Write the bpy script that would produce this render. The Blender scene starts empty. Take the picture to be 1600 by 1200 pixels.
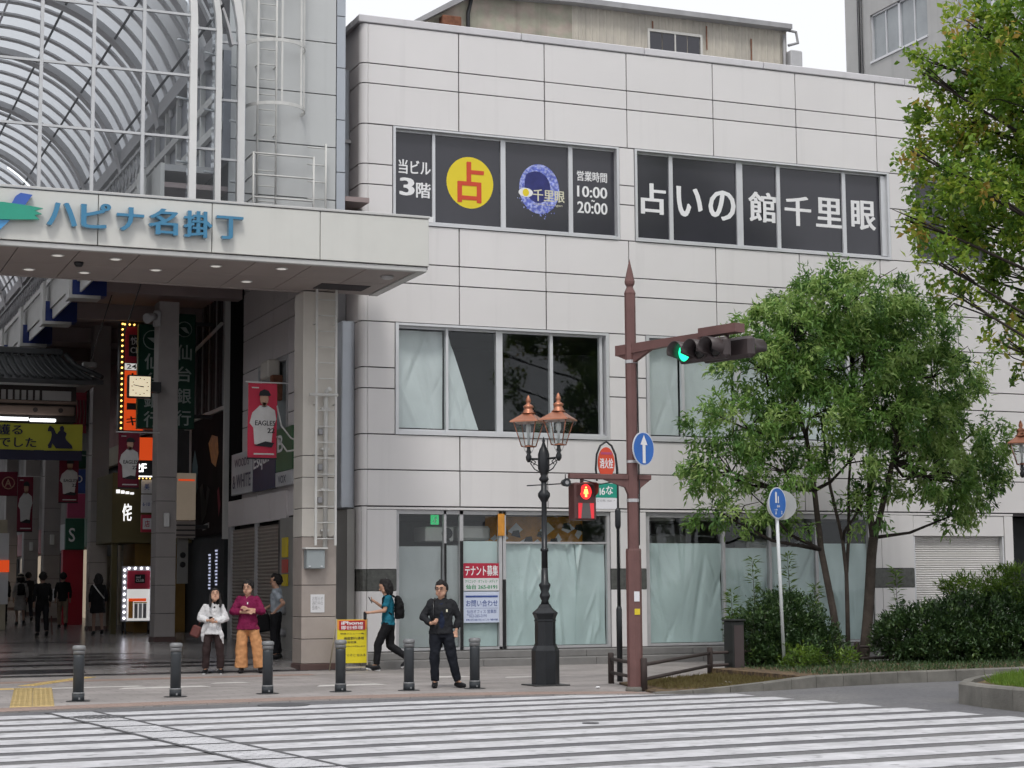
import bpy, bmesh, math, random
from mathutils import Vector, Matrix
random.seed(7)
SC = bpy.context.scene
COL = SC.collection
R_ = math.radians

# ---------------------------------------------------------------- camera
cam_d = bpy.data.cameras.new('camera'); cam = bpy.data.objects.new('camera', cam_d); COL.objects.link(cam)
cam_d.sensor_width = 36.0; cam_d.lens = 2820.726 / 1600 * 36; cam_d.clip_start = 0.1; cam_d.clip_end = 3000
YAW, PITCH, ROLL = 0.389631774, 0.113069417, -0.00666126185
fw = Vector((math.sin(YAW) * math.cos(PITCH), math.cos(YAW) * math.cos(PITCH), math.sin(PITCH)))
r0 = Vector((math.cos(YAW), -math.sin(YAW), 0)); u0 = r0.cross(fw)
rt = math.cos(ROLL) * r0 + math.sin(ROLL) * u0; up = -math.sin(ROLL) * r0 + math.cos(ROLL) * u0
mw = Matrix.Identity(4)
for i in range(3):
    mw[i][0] = rt[i]; mw[i][1] = up[i]; mw[i][2] = -fw[i]
mw[0][3], mw[1][3], mw[2][3] = 0, -35.2, 1.55
cam.matrix_world = mw
SC.camera = cam

# ---------------------------------------------------------------- world, sun, exposure
SUN_EL, SUN_ROT = R_(58), R_(205)
wd = bpy.data.worlds.new('World'); SC.world = wd; wd.use_nodes = True
nt = wd.node_tree; nt.nodes.clear()
sky = nt.nodes.new('ShaderNodeTexSky'); sky.sky_type = 'NISHITA'; sky.sun_disc = False
sky.sun_elevation = SUN_EL; sky.sun_rotation = SUN_ROT; sky.air_density = 1.0; sky.dust_density = 4.0; sky.ozone_density = 1.0
bg1 = nt.nodes.new('ShaderNodeBackground'); bg1.inputs[1].default_value = 0.05
bg2 = nt.nodes.new('ShaderNodeBackground'); bg2.inputs[0].default_value = (0.955, 0.965, 1.0, 1); bg2.inputs[1].default_value = 0.94   # cloud layer
add = nt.nodes.new('ShaderNodeAddShader'); out = nt.nodes.new('ShaderNodeOutputWorld')
mixs = nt.nodes.new('ShaderNodeMixShader'); mixs.inputs[0].default_value = 0.88
nt.links.new(sky.outputs[0], bg1.inputs[0])
nt.links.new(bg1.outputs[0], mixs.inputs[1]); nt.links.new(bg2.outputs[0], mixs.inputs[2])
nt.links.new(mixs.outputs[0], out.inputs[0])
sd = bpy.data.lights.new('sun', 'SUN'); sd.energy = 1.4; sd.angle = R_(14); sd.color = (1.0, 0.97, 0.93)
so = bpy.data.objects.new('sun', sd); COL.objects.link(so)
# sun direction: behind and to the left of the camera (soft, through cloud)
az = R_(205)   # light comes from the south-south-west side
sdir = Vector((math.sin(az) * math.cos(SUN_EL), math.cos(az) * math.cos(SUN_EL), math.sin(SUN_EL)))
so.rotation_euler = (-sdir).to_track_quat('-Z', 'Y').to_euler()
vs = SC.view_settings; vs.view_transform = 'Standard'; vs.look = 'None'; vs.exposure = 0.30; vs.gamma = 1.0; vs.use_curve_mapping = False
SC.render.engine = 'CYCLES'
cy = SC.cycles; cy.use_denoising = True; cy.max_bounces = 5; cy.diffuse_bounces = 3; cy.glossy_bounces = 2; cy.use_adaptive_sampling = True; cy.adaptive_threshold = 0.05
cy.transparent_max_bounces = 8; cy.transmission_bounces = 4; cy.sample_clamp_indirect = 4.0; cy.caustics_reflective = False; cy.caustics_refractive = False

# ---------------------------------------------------------------- materials
def S(r, g, b):
    f = lambda c: (c / 255 / 12.92) if c / 255 <= 0.04045 else ((c / 255 + 0.055) / 1.055) ** 2.4
    return (f(r), f(g), f(b))
MATS = {}
def M(name, col=(.5, .5, .5), rough=.6, metal=0.0, var=.10, scale=1.5, bump=0.0, bscale=30.0, streak=0.0, spec=.4,
      emit=None, estr=0.0, rnd=0.0, translucent=0.0, coat=0.0, brick=None, col2=None, scale2=None, thresh=(.45, .6), dirt=0.0):
    if name in MATS: return MATS[name]
    m = bpy.data.materials.new(name); m.use_nodes = True; MATS[name] = m
    t = m.node_tree; n = t.nodes; L = t.links; b = n['Principled BSDF']; o = n['Material Output']
    b.inputs['Roughness'].default_value = rough; b.inputs['Metallic'].default_value = metal
    b.inputs['Specular IOR Level'].default_value = spec
    if coat: b.inputs['Coat Weight'].default_value = coat; b.inputs['Coat Roughness'].default_value = .06
    geo = n.new('ShaderNodeNewGeometry')
    nz = n.new('ShaderNodeTexNoise'); nz.inputs['Scale'].default_value = scale; nz.inputs['Detail'].default_value = 6; nz.inputs['Roughness'].default_value = .62
    L.new(geo.outputs['Position'], nz.inputs['Vector'])
    mr = n.new('ShaderNodeMapRange'); mr.inputs[1].default_value = .3; mr.inputs[2].default_value = .7
    mr.inputs[3].default_value = 1 - var; mr.inputs[4].default_value = 1 + var * .6
    L.new(nz.outputs['Fac'], mr.inputs[0])
    base = n.new('ShaderNodeRGB'); base.outputs[0].default_value = (*col, 1)
    cur = base.outputs[0]
    if col2 is not None:
        nz2 = n.new('ShaderNodeTexNoise'); nz2.inputs['Scale'].default_value = scale2 or scale; nz2.inputs['Detail'].default_value = 4
        L.new(geo.outputs['Position'], nz2.inputs['Vector'])
        mr2 = n.new('ShaderNodeMapRange'); mr2.inputs[1].default_value = thresh[0]; mr2.inputs[2].default_value = thresh[1]
        L.new(nz2.outputs['Fac'], mr2.inputs[0])
        mx = n.new('ShaderNodeMix'); mx.data_type = 'RGBA'
        L.new(mr2.outputs[0], mx.inputs[0]); L.new(cur, mx.inputs[6]); mx.inputs[7].default_value = (*col2, 1)
        cur = mx.outputs[2]
    val = mr.outputs[0]
    if brick:
        bt = n.new('ShaderNodeTexBrick'); bt.inputs['Scale'].default_value = 1.0; bt.inputs['Brick Width'].default_value = brick[0]; bt.inputs['Row Height'].default_value = brick[1]; bt.inputs['Mortar Size'].default_value = brick[2]
        bt.inputs['Color1'].default_value = (1, 1, 1, 1); bt.inputs['Color2'].default_value = (brick[3],) * 3 + (1,); bt.inputs['Mortar'].default_value = (brick[4],) * 3 + (1,)
        L.new(geo.outputs['Position'], bt.inputs['Vector'])
        mm = n.new('ShaderNodeMath'); mm.operation = 'MULTIPLY'; L.new(val, mm.inputs[0]); L.new(bt.outputs['Color'], mm.inputs[1]); val = mm.outputs[0]
    if streak:
        mp = n.new('ShaderNodeMapping'); mp.inputs['Scale'].default_value = (2.6, 2.6, .12)
        L.new(geo.outputs['Position'], mp.inputs[0])
        ns = n.new('ShaderNodeTexNoise'); ns.inputs['Scale'].default_value = 1.3; ns.inputs['Detail'].default_value = 5
        L.new(mp.outputs[0], ns.inputs['Vector'])
        ms = n.new('ShaderNodeMapRange'); ms.inputs[1].default_value = .56; ms.inputs[2].default_value = .80; ms.inputs[3].default_value = 1; ms.inputs[4].default_value = 1 - streak
        L.new(ns.outputs['Fac'], ms.inputs[0])
        mm = n.new('ShaderNodeMath'); mm.operation = 'MULTIPLY'; L.new(val, mm.inputs[0]); L.new(ms.outputs[0], mm.inputs[1]); val = mm.outputs[0]
    if rnd:
        oi = n.new('ShaderNodeObjectInfo'); mo = n.new('ShaderNodeMapRange'); mo.inputs[3].default_value = 1 - rnd; mo.inputs[4].default_value = 1 + rnd
        L.new(oi.outputs['Random'], mo.inputs[0])
        mm = n.new('ShaderNodeMath'); mm.operation = 'MULTIPLY'; L.new(val, mm.inputs[0]); L.new(mo.outputs[0], mm.inputs[1]); val = mm.outputs[0]
    sc = n.new('ShaderNodeVectorMath'); sc.operation = 'SCALE'
    L.new(cur, sc.inputs[0]); L.new(val, sc.inputs[3])
    L.new(sc.outputs[0], b.inputs['Base Color'])
    if bump:
        nb = n.new('ShaderNodeTexNoise'); nb.inputs['Scale'].default_value = bscale; nb.inputs['Detail'].default_value = 4
        L.new(geo.outputs['Position'], nb.inputs['Vector'])
        bp = n.new('ShaderNodeBump'); bp.inputs['Strength'].default_value = bump; bp.inputs['Distance'].default_value = .02
        L.new(nb.outputs['Fac'], bp.inputs['Height']); L.new(bp.outputs[0], b.inputs['Normal'])
    if emit is not None:
        b.inputs['Emission Color'].default_value = (*emit, 1); b.inputs['Emission Strength'].default_value = estr
    if translucent:
        tr = n.new('ShaderNodeBsdfTranslucent'); L.new(sc.outputs[0], tr.inputs['Color'])
        mx = n.new('ShaderNodeMixShader'); mx.inputs[0].default_value = translucent
        L.new(b.outputs[0], mx.inputs[1]); L.new(tr.outputs[0], mx.inputs[2]); L.new(mx.outputs[0], o.inputs['Surface'])
    return m
def Mglass(name, tint=(.9, .93, .93), clear=.9, rough=.02):
    """thin window glass: transparent with a Fresnel reflection"""
    if name in MATS: return MATS[name]
    m = bpy.data.materials.new(name); m.use_nodes = True; MATS[name] = m
    t = m.node_tree; n = t.nodes; L = t.links; n.remove(n['Principled BSDF']); o = n['Material Output']
    tr = n.new('ShaderNodeBsdfTransparent'); tr.inputs[0].default_value = (*[c * clear for c in tint], 1)
    gl = n.new('ShaderNodeBsdfGlossy'); gl.inputs['Roughness'].default_value = rough; gl.inputs['Color'].default_value = (.9, .93, .95, 1)
    geo = n.new('ShaderNodeNewGeometry'); nz = n.new('ShaderNodeTexNoise'); nz.inputs['Scale'].default_value = .8
    L.new(geo.outputs['Position'], nz.inputs['Vector'])
    bp = n.new('ShaderNodeBump'); bp.inputs['Strength'].default_value = .06; bp.inputs['Distance'].default_value = .05
    L.new(nz.outputs['Fac'], bp.inputs['Height']); L.new(bp.outputs[0], gl.inputs['Normal'])
    fr = n.new('ShaderNodeFresnel'); io = n.new('ShaderNodeMapRange'); io.inputs[3].default_value = 1.5; io.inputs[4].default_value = 1 / 1.5
    L.new(geo.outputs['Backfacing'], io.inputs[0]); L.new(io.outputs[0], fr.inputs[0])
    ma = n.new('ShaderNodeMath'); ma.operation = 'MULTIPLY_ADD'; ma.inputs[1].default_value = 1.1; ma.inputs[2].default_value = 0.0
    L.new(fr.outputs[0], ma.inputs[0])
    mx = n.new('ShaderNodeMixShader'); L.new(ma.outputs[0], mx.inputs[0]); L.new(tr.outputs[0], mx.inputs[1]); L.new(gl.outputs[0], mx.inputs[2])
    L.new(mx.outputs[0], o.inputs['Surface'])
    return m
def Memit(name, col, st, base=None):
    return M(name, base or col, rough=.5, var=0.02, emit=col, estr=st)
def Mleaf(name, cols, rough=.45, trans=.42):
    if name in MATS: return MATS[name]
    m = bpy.data.materials.new(name); m.use_nodes = True; MATS[name] = m
    t = m.node_tree; n = t.nodes; L = t.links; b = n['Principled BSDF']; o = n['Material Output']
    at = n.new('ShaderNodeAttribute'); at.attribute_name = 'tone'
    cr = n.new('ShaderNodeValToRGB'); e = cr.color_ramp.elements
    while len(e) < len(cols): e.new(.5)
    for i, (p, c) in enumerate(cols): e[i].position = p; e[i].color = (*c, 1)
    L.new(at.outputs['Fac'], cr.inputs[0]); L.new(cr.outputs[0], b.inputs['Base Color'])
    b.inputs['Roughness'].default_value = rough; b.inputs['Specular IOR Level'].default_value = .45
    tr = n.new('ShaderNodeBsdfTranslucent'); hs = n.new('ShaderNodeHueSaturation'); hs.inputs['Value'].default_value = 1.3; hs.inputs['Hue'].default_value = .485
    L.new(cr.outputs[0], hs.inputs['Color']); L.new(hs.outputs[0], tr.inputs[0])
    mx = n.new('ShaderNodeMixShader'); mx.inputs[0].default_value = trans
    L.new(b.outputs[0], mx.inputs[1]); L.new(tr.outputs[0], mx.inputs[2]); L.new(mx.outputs[0], o.inputs['Surface'])
    return m

# ---------------------------------------------------------------- builders
ORI = {}
def link(o): COL.objects.link(o); return o
def tag(o, label=None, cat=None, group=None, kind=None):
    if label: o['label'] = label
    if cat: o['category'] = cat
    if group: o['group'] = group
    if kind: o['kind'] = kind
    return o
def thing(name, label, cat, loc=(0, 0, 0), group=None):
    o = bpy.data.objects.new(name, None); link(o); o.location = loc; o.empty_display_size = .2
    ORI[o.name] = Vector(loc); return tag(o, label, cat, group)
def origin(o): return ORI.get(o.name, Vector((0, 0, 0))) if o else Vector((0, 0, 0))

class MB:
    """collects shapes given in world coordinates (or through .m) and links them as one mesh object"""
    def __init__(s, m=None): s.v = []; s.f = []; s.m = m or Matrix.Identity(4); s.smooth = []; s.uv = None
    def pts(s, ps): i = len(s.v); s.v += [s.m @ Vector(p) for p in ps]; return i
    def face(s, ps, sm=False): i = s.pts(ps); s.f.append(tuple(range(i, i + len(ps)))); s.smooth.append(sm); return s
    def box(s, x0, x1, y0, y1, z0, z1, ch=0.0):
        if ch <= 0:
            i = s.pts([(x0, y0, z0), (x1, y0, z0), (x1, y1, z0), (x0, y1, z0), (x0, y0, z1), (x1, y0, z1), (x1, y1, z1), (x0, y1, z1)])
            for q in ((0, 3, 2, 1), (4, 5, 6, 7), (0, 1, 5, 4), (1, 2, 6, 5), (2, 3, 7, 6), (3, 0, 4, 7)): s.f.append(tuple(i + k for k in q)); s.smooth.append(False)
        else:
            bm = bmesh.new(); bmesh.ops.create_cube(bm, size=1)
            for v in bm.verts: v.co = Vector(((x0 + x1) / 2 + v.co.x * (x1 - x0), (y0 + y1) / 2 + v.co.y * (y1 - y0), (z0 + z1) / 2 + v.co.z * (z1 - z0)))
            bmesh.ops.bevel(bm, geom=list(bm.edges), offset=ch, segments=1, affect='EDGES', profile=.5)
            s.bm(bm)
        return s
    def bm(s, bm, sm=False):
        bm.verts.index_update(); i = s.pts([v.co for v in bm.verts])
        for f in bm.faces: s.f.append(tuple(i + v.index for v in f.verts)); s.smooth.append(sm)
        bm.free(); return s
    def loft(s, rings, closed=True, caps=True, sm=True):
        n = len(rings[0]); i = s.pts([p for r in rings for p in r])
        for a in range(len(rings) - 1):
            for k in range(n if closed else n - 1):
                k2 = (k + 1) % n
                s.f.append((i + a * n + k, i + a * n + k2, i + (a + 1) * n + k2, i + (a + 1) * n + k)); s.smooth.append(sm)
        if caps:
            s.f.append(tuple(i + k for k in reversed(range(n)))); s.smooth.append(False)
            s.f.append(tuple(i + (len(rings) - 1) * n + k for k in range(n))); s.smooth.append(False)
        return s
    def cyl(s, p0, p1, r0, r1=None, n=12, sm=True):
        return s.tube([p0, p1], [r0, r0 if r1 is None else r1], n, sm)
    def tube(s, path, r, n=8, sm=True, caps=True):
        path = [Vector(p) for p in path]; rs = r if isinstance(r, (list, tuple)) else [r] * len(path)
        rings = []; prev = None
        for k, p in enumerate(path):
            d = (path[min(k + 1, len(path) - 1)] - path[max(k - 1, 0)]).normalized()
            if prev is None:
                a = Vector((0, 0, 1)) if abs(d.z) < .9 else Vector((1, 0, 0)); x = d.cross(a).normalized()
            else:
                x = (prev - d * prev.dot(d)).normalized()
            y = d.cross(x); prev = x
            rings.append([p + (x * math.cos(2 * math.pi * j / n) + y * math.sin(2 * math.pi * j / n)) * rs[k] for j in range(n)])
        return s.loft(rings, True, caps, sm)
    def lathe(s, prof, c=(0, 0), n=16, sm=True, ang0=0.0):
        """prof: (radius, z) pairs from bottom to top round the vertical through c"""
        rings = [[(c[0] + max(r, .0008) * math.cos(ang0 + 2 * math.pi * j / n), c[1] + max(r, .0008) * math.sin(ang0 + 2 * math.pi * j / n), z) for j in range(n)] for r, z in prof]
        return s.loft(rings, True, True, sm)
    def ball(s, c, r, sub=2, sc=(1, 1, 1)):
        bm = bmesh.new(); bmesh.ops.create_icosphere(bm, subdivisions=sub, radius=r)
        for v in bm.verts: v.co = Vector((c[0] + v.co.x * sc[0], c[1] + v.co.y * sc[1], c[2] + v.co.z * sc[2]))
        return s.bm(bm, True)
    def prism(s, poly, y0, y1):
        """poly: (x,z) outline seen from the front (counter-clockwise), from y0 (front) to y1"""
        n = len(poly); i = s.pts([(x, y0, z) for x, z in poly] + [(x, y1, z) for x, z in poly])
        s.f.append(tuple(i + k for k in range(n))); s.smooth.append(False)
        s.f.append(tuple(i + n + k for k in reversed(range(n)))); s.smooth.append(False)
        for k in range(n):
            k2 = (k + 1) % n; s.f.append((i + k, i + n + k, i + n + k2, i + k2)); s.smooth.append(False)
        return s
    def slab(s, poly, z0, z1):
        n = len(poly); i = s.pts([(x, y, z0) for x, y in poly] + [(x, y, z1) for x, y in poly])
        s.f.append(tuple(i + k for k in reversed(range(n)))); s.smooth.append(False)
        s.f.append(tuple(i + n + k for k in range(n))); s.smooth.append(False)
        for k in range(n):
            k2 = (k + 1) % n; s.f.append((i + k, i + k2, i + n + k2, i + n + k)); s.smooth.append(False)
        return s
    def build(s, name, mat, parent=None, kind=None, shift=None):
        og = (origin(parent) if parent else Vector((0, 0, 0))) if shift is None else Vector(shift)
        me = bpy.data.meshes.new(name); me.from_pydata([v - og for v in s.v], [], s.f); me.update()
        me.polygons.foreach_set('use_smooth', s.smooth)
        me.materials.append(mat if not isinstance(mat, str) else MATS[mat])
        o = bpy.data.objects.new(name, me); link(o)
        if parent: o.parent = parent; ORI[o.name] = og
        if shift is not None and not parent: o.location = og; ORI[o.name] = og
        if kind: o['kind'] = kind
        return o
def part_box(name, mat, parent, *b, ch=0.0): return MB().box(*b, ch=ch).build(name, mat, parent)
_PC = {}
def piece(name, mat, parent, x0, x1, y0, y1, z0, z1, ch=.004):
    """a small chamfered block; alike blocks share one mesh"""
    key = (round(x1 - x0, 3), round(y1 - y0, 3), round(z1 - z0, 3), mat.name, ch)
    if key not in _PC:
        a, b, c = key[:3]; t = MB().box(-a / 2, a / 2, -b / 2, b / 2, -c / 2, c / 2, ch=min(ch, a / 3, b / 3, c / 3))
        me = bpy.data.meshes.new(name); me.from_pydata(t.v, [], t.f); me.materials.append(mat); _PC[key] = me
    o = bpy.data.objects.new(name, _PC[key]); link(o); o.parent = parent
    o.location = Vector(((x0 + x1) / 2, (y0 + y1) / 2, (z0 + z1) / 2)) - origin(parent); ORI[o.name] = origin(parent)
    return o
def text_geo(body, bold=0.0, extrude=0.0, spacing=1.0, line=1.0, align='LEFT', res=3):
    c = bpy.data.curves.new('lettering', 'FONT'); c.body = body; c.offset = bold; c.extrude = extrude; c.space_character = spacing
    c.space_line = line; c.align_x = align; c.resolution_u = res
    o = bpy.data.objects.new('lettering', c); COL.objects.link(o)
    dg = bpy.context.evaluated_depsgraph_get(); me = bpy.data.meshes.new_from_object(o.evaluated_get(dg))
    vs_ = [v.co.copy() for v in me.vertices]; fs = [tuple(p.vertices) for p in me.polygons]
    bpy.data.objects.remove(o); bpy.data.curves.remove(c); bpy.data.meshes.remove(me)
    return vs_, fs
def lettering(body, mat, parent, x0, x1, z0, z1, y, name='lettering', bold=.012, depth=.0, side=None, fit=True, spacing=1.0, line=1.0, shear=0.0, align='LEFT'):
    """writing fitted into x0..x1, z0..z1 on the plane Y=y facing the viewer; side=X puts it on a wall facing -X, x then runs along -Y"""
    hb = 0.0
    if bold > .012: hb, bold = bold * .9, .006
    v, f = text_geo(body, bold, depth * 10 if depth else 0, spacing, line, align)
    if not v: return None
    ax, bx = min(p.x for p in v), max(p.x for p in v); ay, by = min(p.y for p in v), max(p.y for p in v)
    sx = (x1 - x0) / max(bx - ax, 1e-6); sz = (z1 - z0) / max(by - ay, 1e-6)
    if not fit: sx = sz = min(sx, sz)
    mb = MB(); out = []
    if hb:
        base = list(v); nb_ = len(base); f0 = list(f); v = []; f = []
        for q, (ox, oy) in enumerate(((0, 0), (hb, hb * .15), (-hb, -hb * .15), (hb * .5, -hb * .2), (-hb * .5, hb * .2))):
            v += [Vector((p.x + ox, p.y + oy, p.z + q * .004)) for p in base]; f += [tuple(k + q * nb_ for k in t_) for t_ in f0]
        ax -= hb; bx += hb; ay -= hb; by += hb; sx = (x1 - x0) / (bx - ax); sz = (z1 - z0) / (by - ay)
    for p in v:
        X = x0 + (p.x - ax) * sx; Z = z0 + (p.y - ay) * sz + shear * (X - x0); d = (p.z / max(depth * 10, 1e-6)) * depth if depth else p.z * .06
        out.append((X, y - depth - d, Z) if side is None else (side - depth - d, -X, Z))
    i = mb.pts(out); mb.f = [tuple(i + k for k in q) for q in f]; mb.smooth = [False] * len(mb.f)
    return mb.build(name, mat, parent)
def copy_tree(root, loc, label, group=None, rot=None):
    o = root.copy(); link(o); o.location = loc; o['label'] = label
    if rot is not None: o.rotation_euler = rot
    if group: o['group'] = group
    for ch in root.children:
        c = ch.copy(); link(c); c.parent = o
        for g in ch.children:
            d = g.copy(); link(d); d.parent = c
    return o
def gz(Y):
    xs = [-1, 2, 10, 18, 26, 50, 120]; zs = [0, .17, .30, .42, .52, .8, 1.2]
    if Y <= xs[0]: return 0.0
    for a in range(len(xs) - 1):
        if Y <= xs[a + 1]: return zs[a] + (zs[a + 1] - zs[a]) * (Y - xs[a]) / (xs[a + 1] - xs[a])
    return zs[-1]
# ---------------------------------------------------------------- palette
M('asphalt', (.145, .145, .155), .9, var=.25, scale=14, bump=.6, bscale=160, col2=(.185, .183, .185), scale2=.4, thresh=(.42, .62))
M('paving', (.33, .305, .295), .85, var=.22, scale=1.1, bump=.25, bscale=60, col2=(.28, .26, .25), scale2=.5, brick=(.6, .3, .012, .90, .72))
M('paving_red', (.33, .245, .21), .85, var=.16, scale=1.6, bump=.25, bscale=60, brick=(.22, .11, .01, .85, .7))
M('paving_pale', (.55, .53, .51), .8, var=.2, scale=2)
M('granite_floor', (.33, .315, .31), .22, var=.14, scale=.6, col2=(.26, .25, .25), scale2=.9, spec=.5, brick=(.8, .8, .01, .88, .6))
M('granite_dark_floor', (.03, .03, .036), .25, var=.2, scale=1.2)
M('road_paint', (.52, .52, .54), .8, var=.28, scale=2.5, bump=.3, bscale=90, col2=(.27, .27, .28), scale2=6, thresh=(.58, .74))
M('tactile_yellow', (.56, .42, .19), .75, var=.2, scale=3)
M('kerb_concrete', (.175, .168, .15), .9, var=.35, scale=2.2, bump=.5, bscale=50, rnd=.10, streak=.25)
M('soil', (.085, .06, .04), 1, var=.35, scale=6, bump=.9, bscale=30, col2=(.19, .13, .07), scale2=9)
M('facade', (.705, .688, .685), .42, var=.04, scale=.35, rnd=.025, streak=.09, spec=.35)
M('facade_side', (.66, .62, .62), .5, var=.05, scale=.6, rnd=.025, streak=.08)
M('joint', (.055, .05, .055), .9, var=.1)
M('coping', (.60, .59, .61), .4, var=.06, streak=.12, rnd=.03)
M('aluminium', (.62, .63, .65), .38, metal=.25, var=.05, scale=2)
M('aluminium_dull', (.48, .48, .49), .45, metal=.2, var=.08, scale=3, streak=.15)
M('film_dark', (.042, .042, .052), .16, var=.10, scale=.7, spec=.55)
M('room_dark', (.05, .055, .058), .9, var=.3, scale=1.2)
M('room_wall', (.30, .29, .275), .9, var=.15, scale=1)
M('sheet', (.58, .70, .69), .27, var=.07, scale=1.3, translucent=.15)
M('sheet_grey', (.47, .50, .50), .3, var=.08, scale=1.3, translucent=.1)
M('sheet_white', (.74, .80, .80), .4, var=.07, scale=1.3, translucent=.15)
M('granite_polished', (.075, .078, .07), .12, var=.4, scale=9, bump=.05, bscale=8)
M('white_print', (.80, .80, .81), .5, var=.05)
M('yellow_print', (.78, .62, .03), .5, var=.05)
M('red_print', (.62, .07, .03), .5, var=.06)
M('blue_print', (.13, .17, .60), .5, var=.35, scale=9, col2=(.45, .50, .85), scale2=14)
M('shutter_white', (.66, .645, .63), .45, var=.05, streak=.1)
M('shutter_brown', (.28, .245, .215), .5, var=.1, streak=.12)
M('beige_sheet', (.50, .465, .40), .75, var=.14, scale=1.2, streak=.3, col2=(.45, .42, .37), scale2=.8)
M('beige_concrete', (.37, .36, .29), .9, var=.25, scale=1.6, streak=.35, col2=(.42, .36, .31), scale2=2.5)
M('rust', (.20, .085, .05), .9, var=.4, scale=8)
M('roof_metal', (.33, .33, .34), .55, var=.15, streak=.2)
M('grey_render', (.44, .44, .435), .85, var=.07, scale=.8, streak=.14)
M('dark_metal', (.035, .036, .04), .4, var=.15, metal=.2)
M('pipe_grey', (.30, .30, .31), .5, var=.1)
Mglass('glass', (.95, .98, .98), .97)
Mglass('glass_gable', (.90, .93, .95), .95)
M('frost_glass', (.30, .325, .34), .10, var=.25, scale=.6, spec=.6)

# ---------------------------------------------------------------- ground
CW = 0.08                                                     # the crossing is turned a little to the facade
road = MB().slab([(-400, -400), (400, -400), (400, 500), (-400, 500)], -.6, -.02).build('road', MATS['asphalt'], kind='structure')
edge = [(-60, -11.6), (-20, -11.0), (2.87, -10.55), (5.3, -10.15), (7.7, -9.98), (9.4, -10.1), (10.67, -10.38), (12.25, -10.98)]
side_poly = edge + [(12.6, -10.2), (12.85, -8.3), (15.5, -6.45), (22, -4.9), (60, -4.4), (60, 2.0), (-60, 2.0)]
pave = MB().slab(side_poly, -.5, 0).build('sidewalk', MATS['paving'], kind='structure')
# reddish kerb band along the crossing and paler patches, thin sheets above the paving
def band(poly, mat, name, z0=.0005, z1=.004, parent=pave): return MB().slab(poly, z0, z1).build(name, MATS[mat], parent)
inner = [(12.1, -10.35), (10.6, -9.62), (9.4, -9.35), (7.7, -9.28), (5.3, -9.42), (2.87, -9.8), (-20, -10.3)]
band([(-20, -10.98), (2.87, -10.53), (5.3, -10.13), (7.7, -9.96), (9.4, -10.08), (10.67, -10.36), (12.2, -10.9)] + inner, 'paving_red', 'border_band')
band([(-20, -3.5), (3.4, -3.1), (9.4, -2.75), (9.4, -2.2), (3.2, -2.5), (-20, -2.7)], 'paving_red', 'border_band')
for (x, y, w, d) in ((6.0, -5.6, 1.5, .35), (7.3, -4.7, .7, .3), (4.9, -5.0, 1.8, .25), (8.9, -6.4, 1.2, .4), (11.3, -4.6, .8, .5), (12.6, -5.3, 1.1, .3)):
    band([(x - w / 2, y - d / 2), (x + w / 2, y - d / 2 + .05), (x + w / 2 - .1, y + d / 2), (x - w / 2 + .15, y + d / 2 - .03)], 'paving_pale', 'paler_slab')
# tactile paving (ridged yellow tiles), each tile its own piece
def tact(x, y, a, sz=.30):
    m = MB(Matrix.Translation((x, y, 0)) @ Matrix.Rotation(a, 4, 'Z'))
    m.box(-sz / 2 + .004, sz / 2 - .004, -sz / 2 + .004, sz / 2 - .004, .0005, .006)
    for k in range(4): m.box(-.115 + k * .072, -.085 + k * .072, -sz / 2 + .02, sz / 2 - .02, .006, .011)
    m.build('tactile_tile', MATS['tactile_yellow'], pave)
for k in range(22):
    t = k / 21; x = 4.02 - .62 * t; y = -5.0 - 4.6 * t
    tact(x - .15, y, -.13); tact(x + .15, y, -.13)
for k in range(9): tact(4.1 + .3 * k * .55, -3.9 + .30 * k, -.5 if k < 5 else -.5)
for k in range(14): tact(3.9 - .3 * k, -4.9 - .02 * k, 1.5)

# arcade floor: rises gently into the street, polished slabs with dark inlaid bands
ys = [-1.02, 0, 2, 4, 6, 8, 10, 14, 18, 22, 26, 38, 50, 75, 120]
fl = MB()
for a in range(len(ys) - 1):
    y0, y1 = ys[a], ys[a + 1]
    fl.face([(-3.2, y0, gz(y0) + .004), (11.1, y0, gz(y0) + .004), (11.1, y1, gz(y1) + .004), (-3.2, y1, gz(y1) + .004)])
    fl.face([(-3.2, y1, gz(y1) - .4), (11.1, y1, gz(y1) - .4), (11.1, y0, gz(y0) - .4), (-3.2, y0, gz(y0) - .4)])
afloor = fl.build('arcade_floor', MATS['granite_floor'], kind='structure')
def inlay(x0, x1, y0, y1):
    q = [(x0, y0, gz(y0) + .008), (x1, y0, gz(y0) + .008), (x1, y1, gz(y1) + .008), (x0, y1, gz(y1) + .008)]
    MB().face(q).build('dark_floor_band', MATS['granite_dark_floor'], afloor)
inlay(-2, 10.4, -.95, -.72); inlay(-2, 5.6, -.4, 0.35); inlay(-2, 9.0, 1.0, 1.35)
inlay(4.2, 7.2, 2.0, 2.35); inlay(6.6, 9.3, .3, .6); inlay(3.6, 6.6, 3.2, 3.55); inlay(5.4, 7.6, 4.4, 4.8); inlay(3.6, 5.2, 5.8, 6.2); inlay(4.6, 7.2, 10.6, 11.0)
inlay(2.5, 4.9, 2.1, 2.6); inlay(-2, 4.3, 8.5, 9.0)
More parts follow.
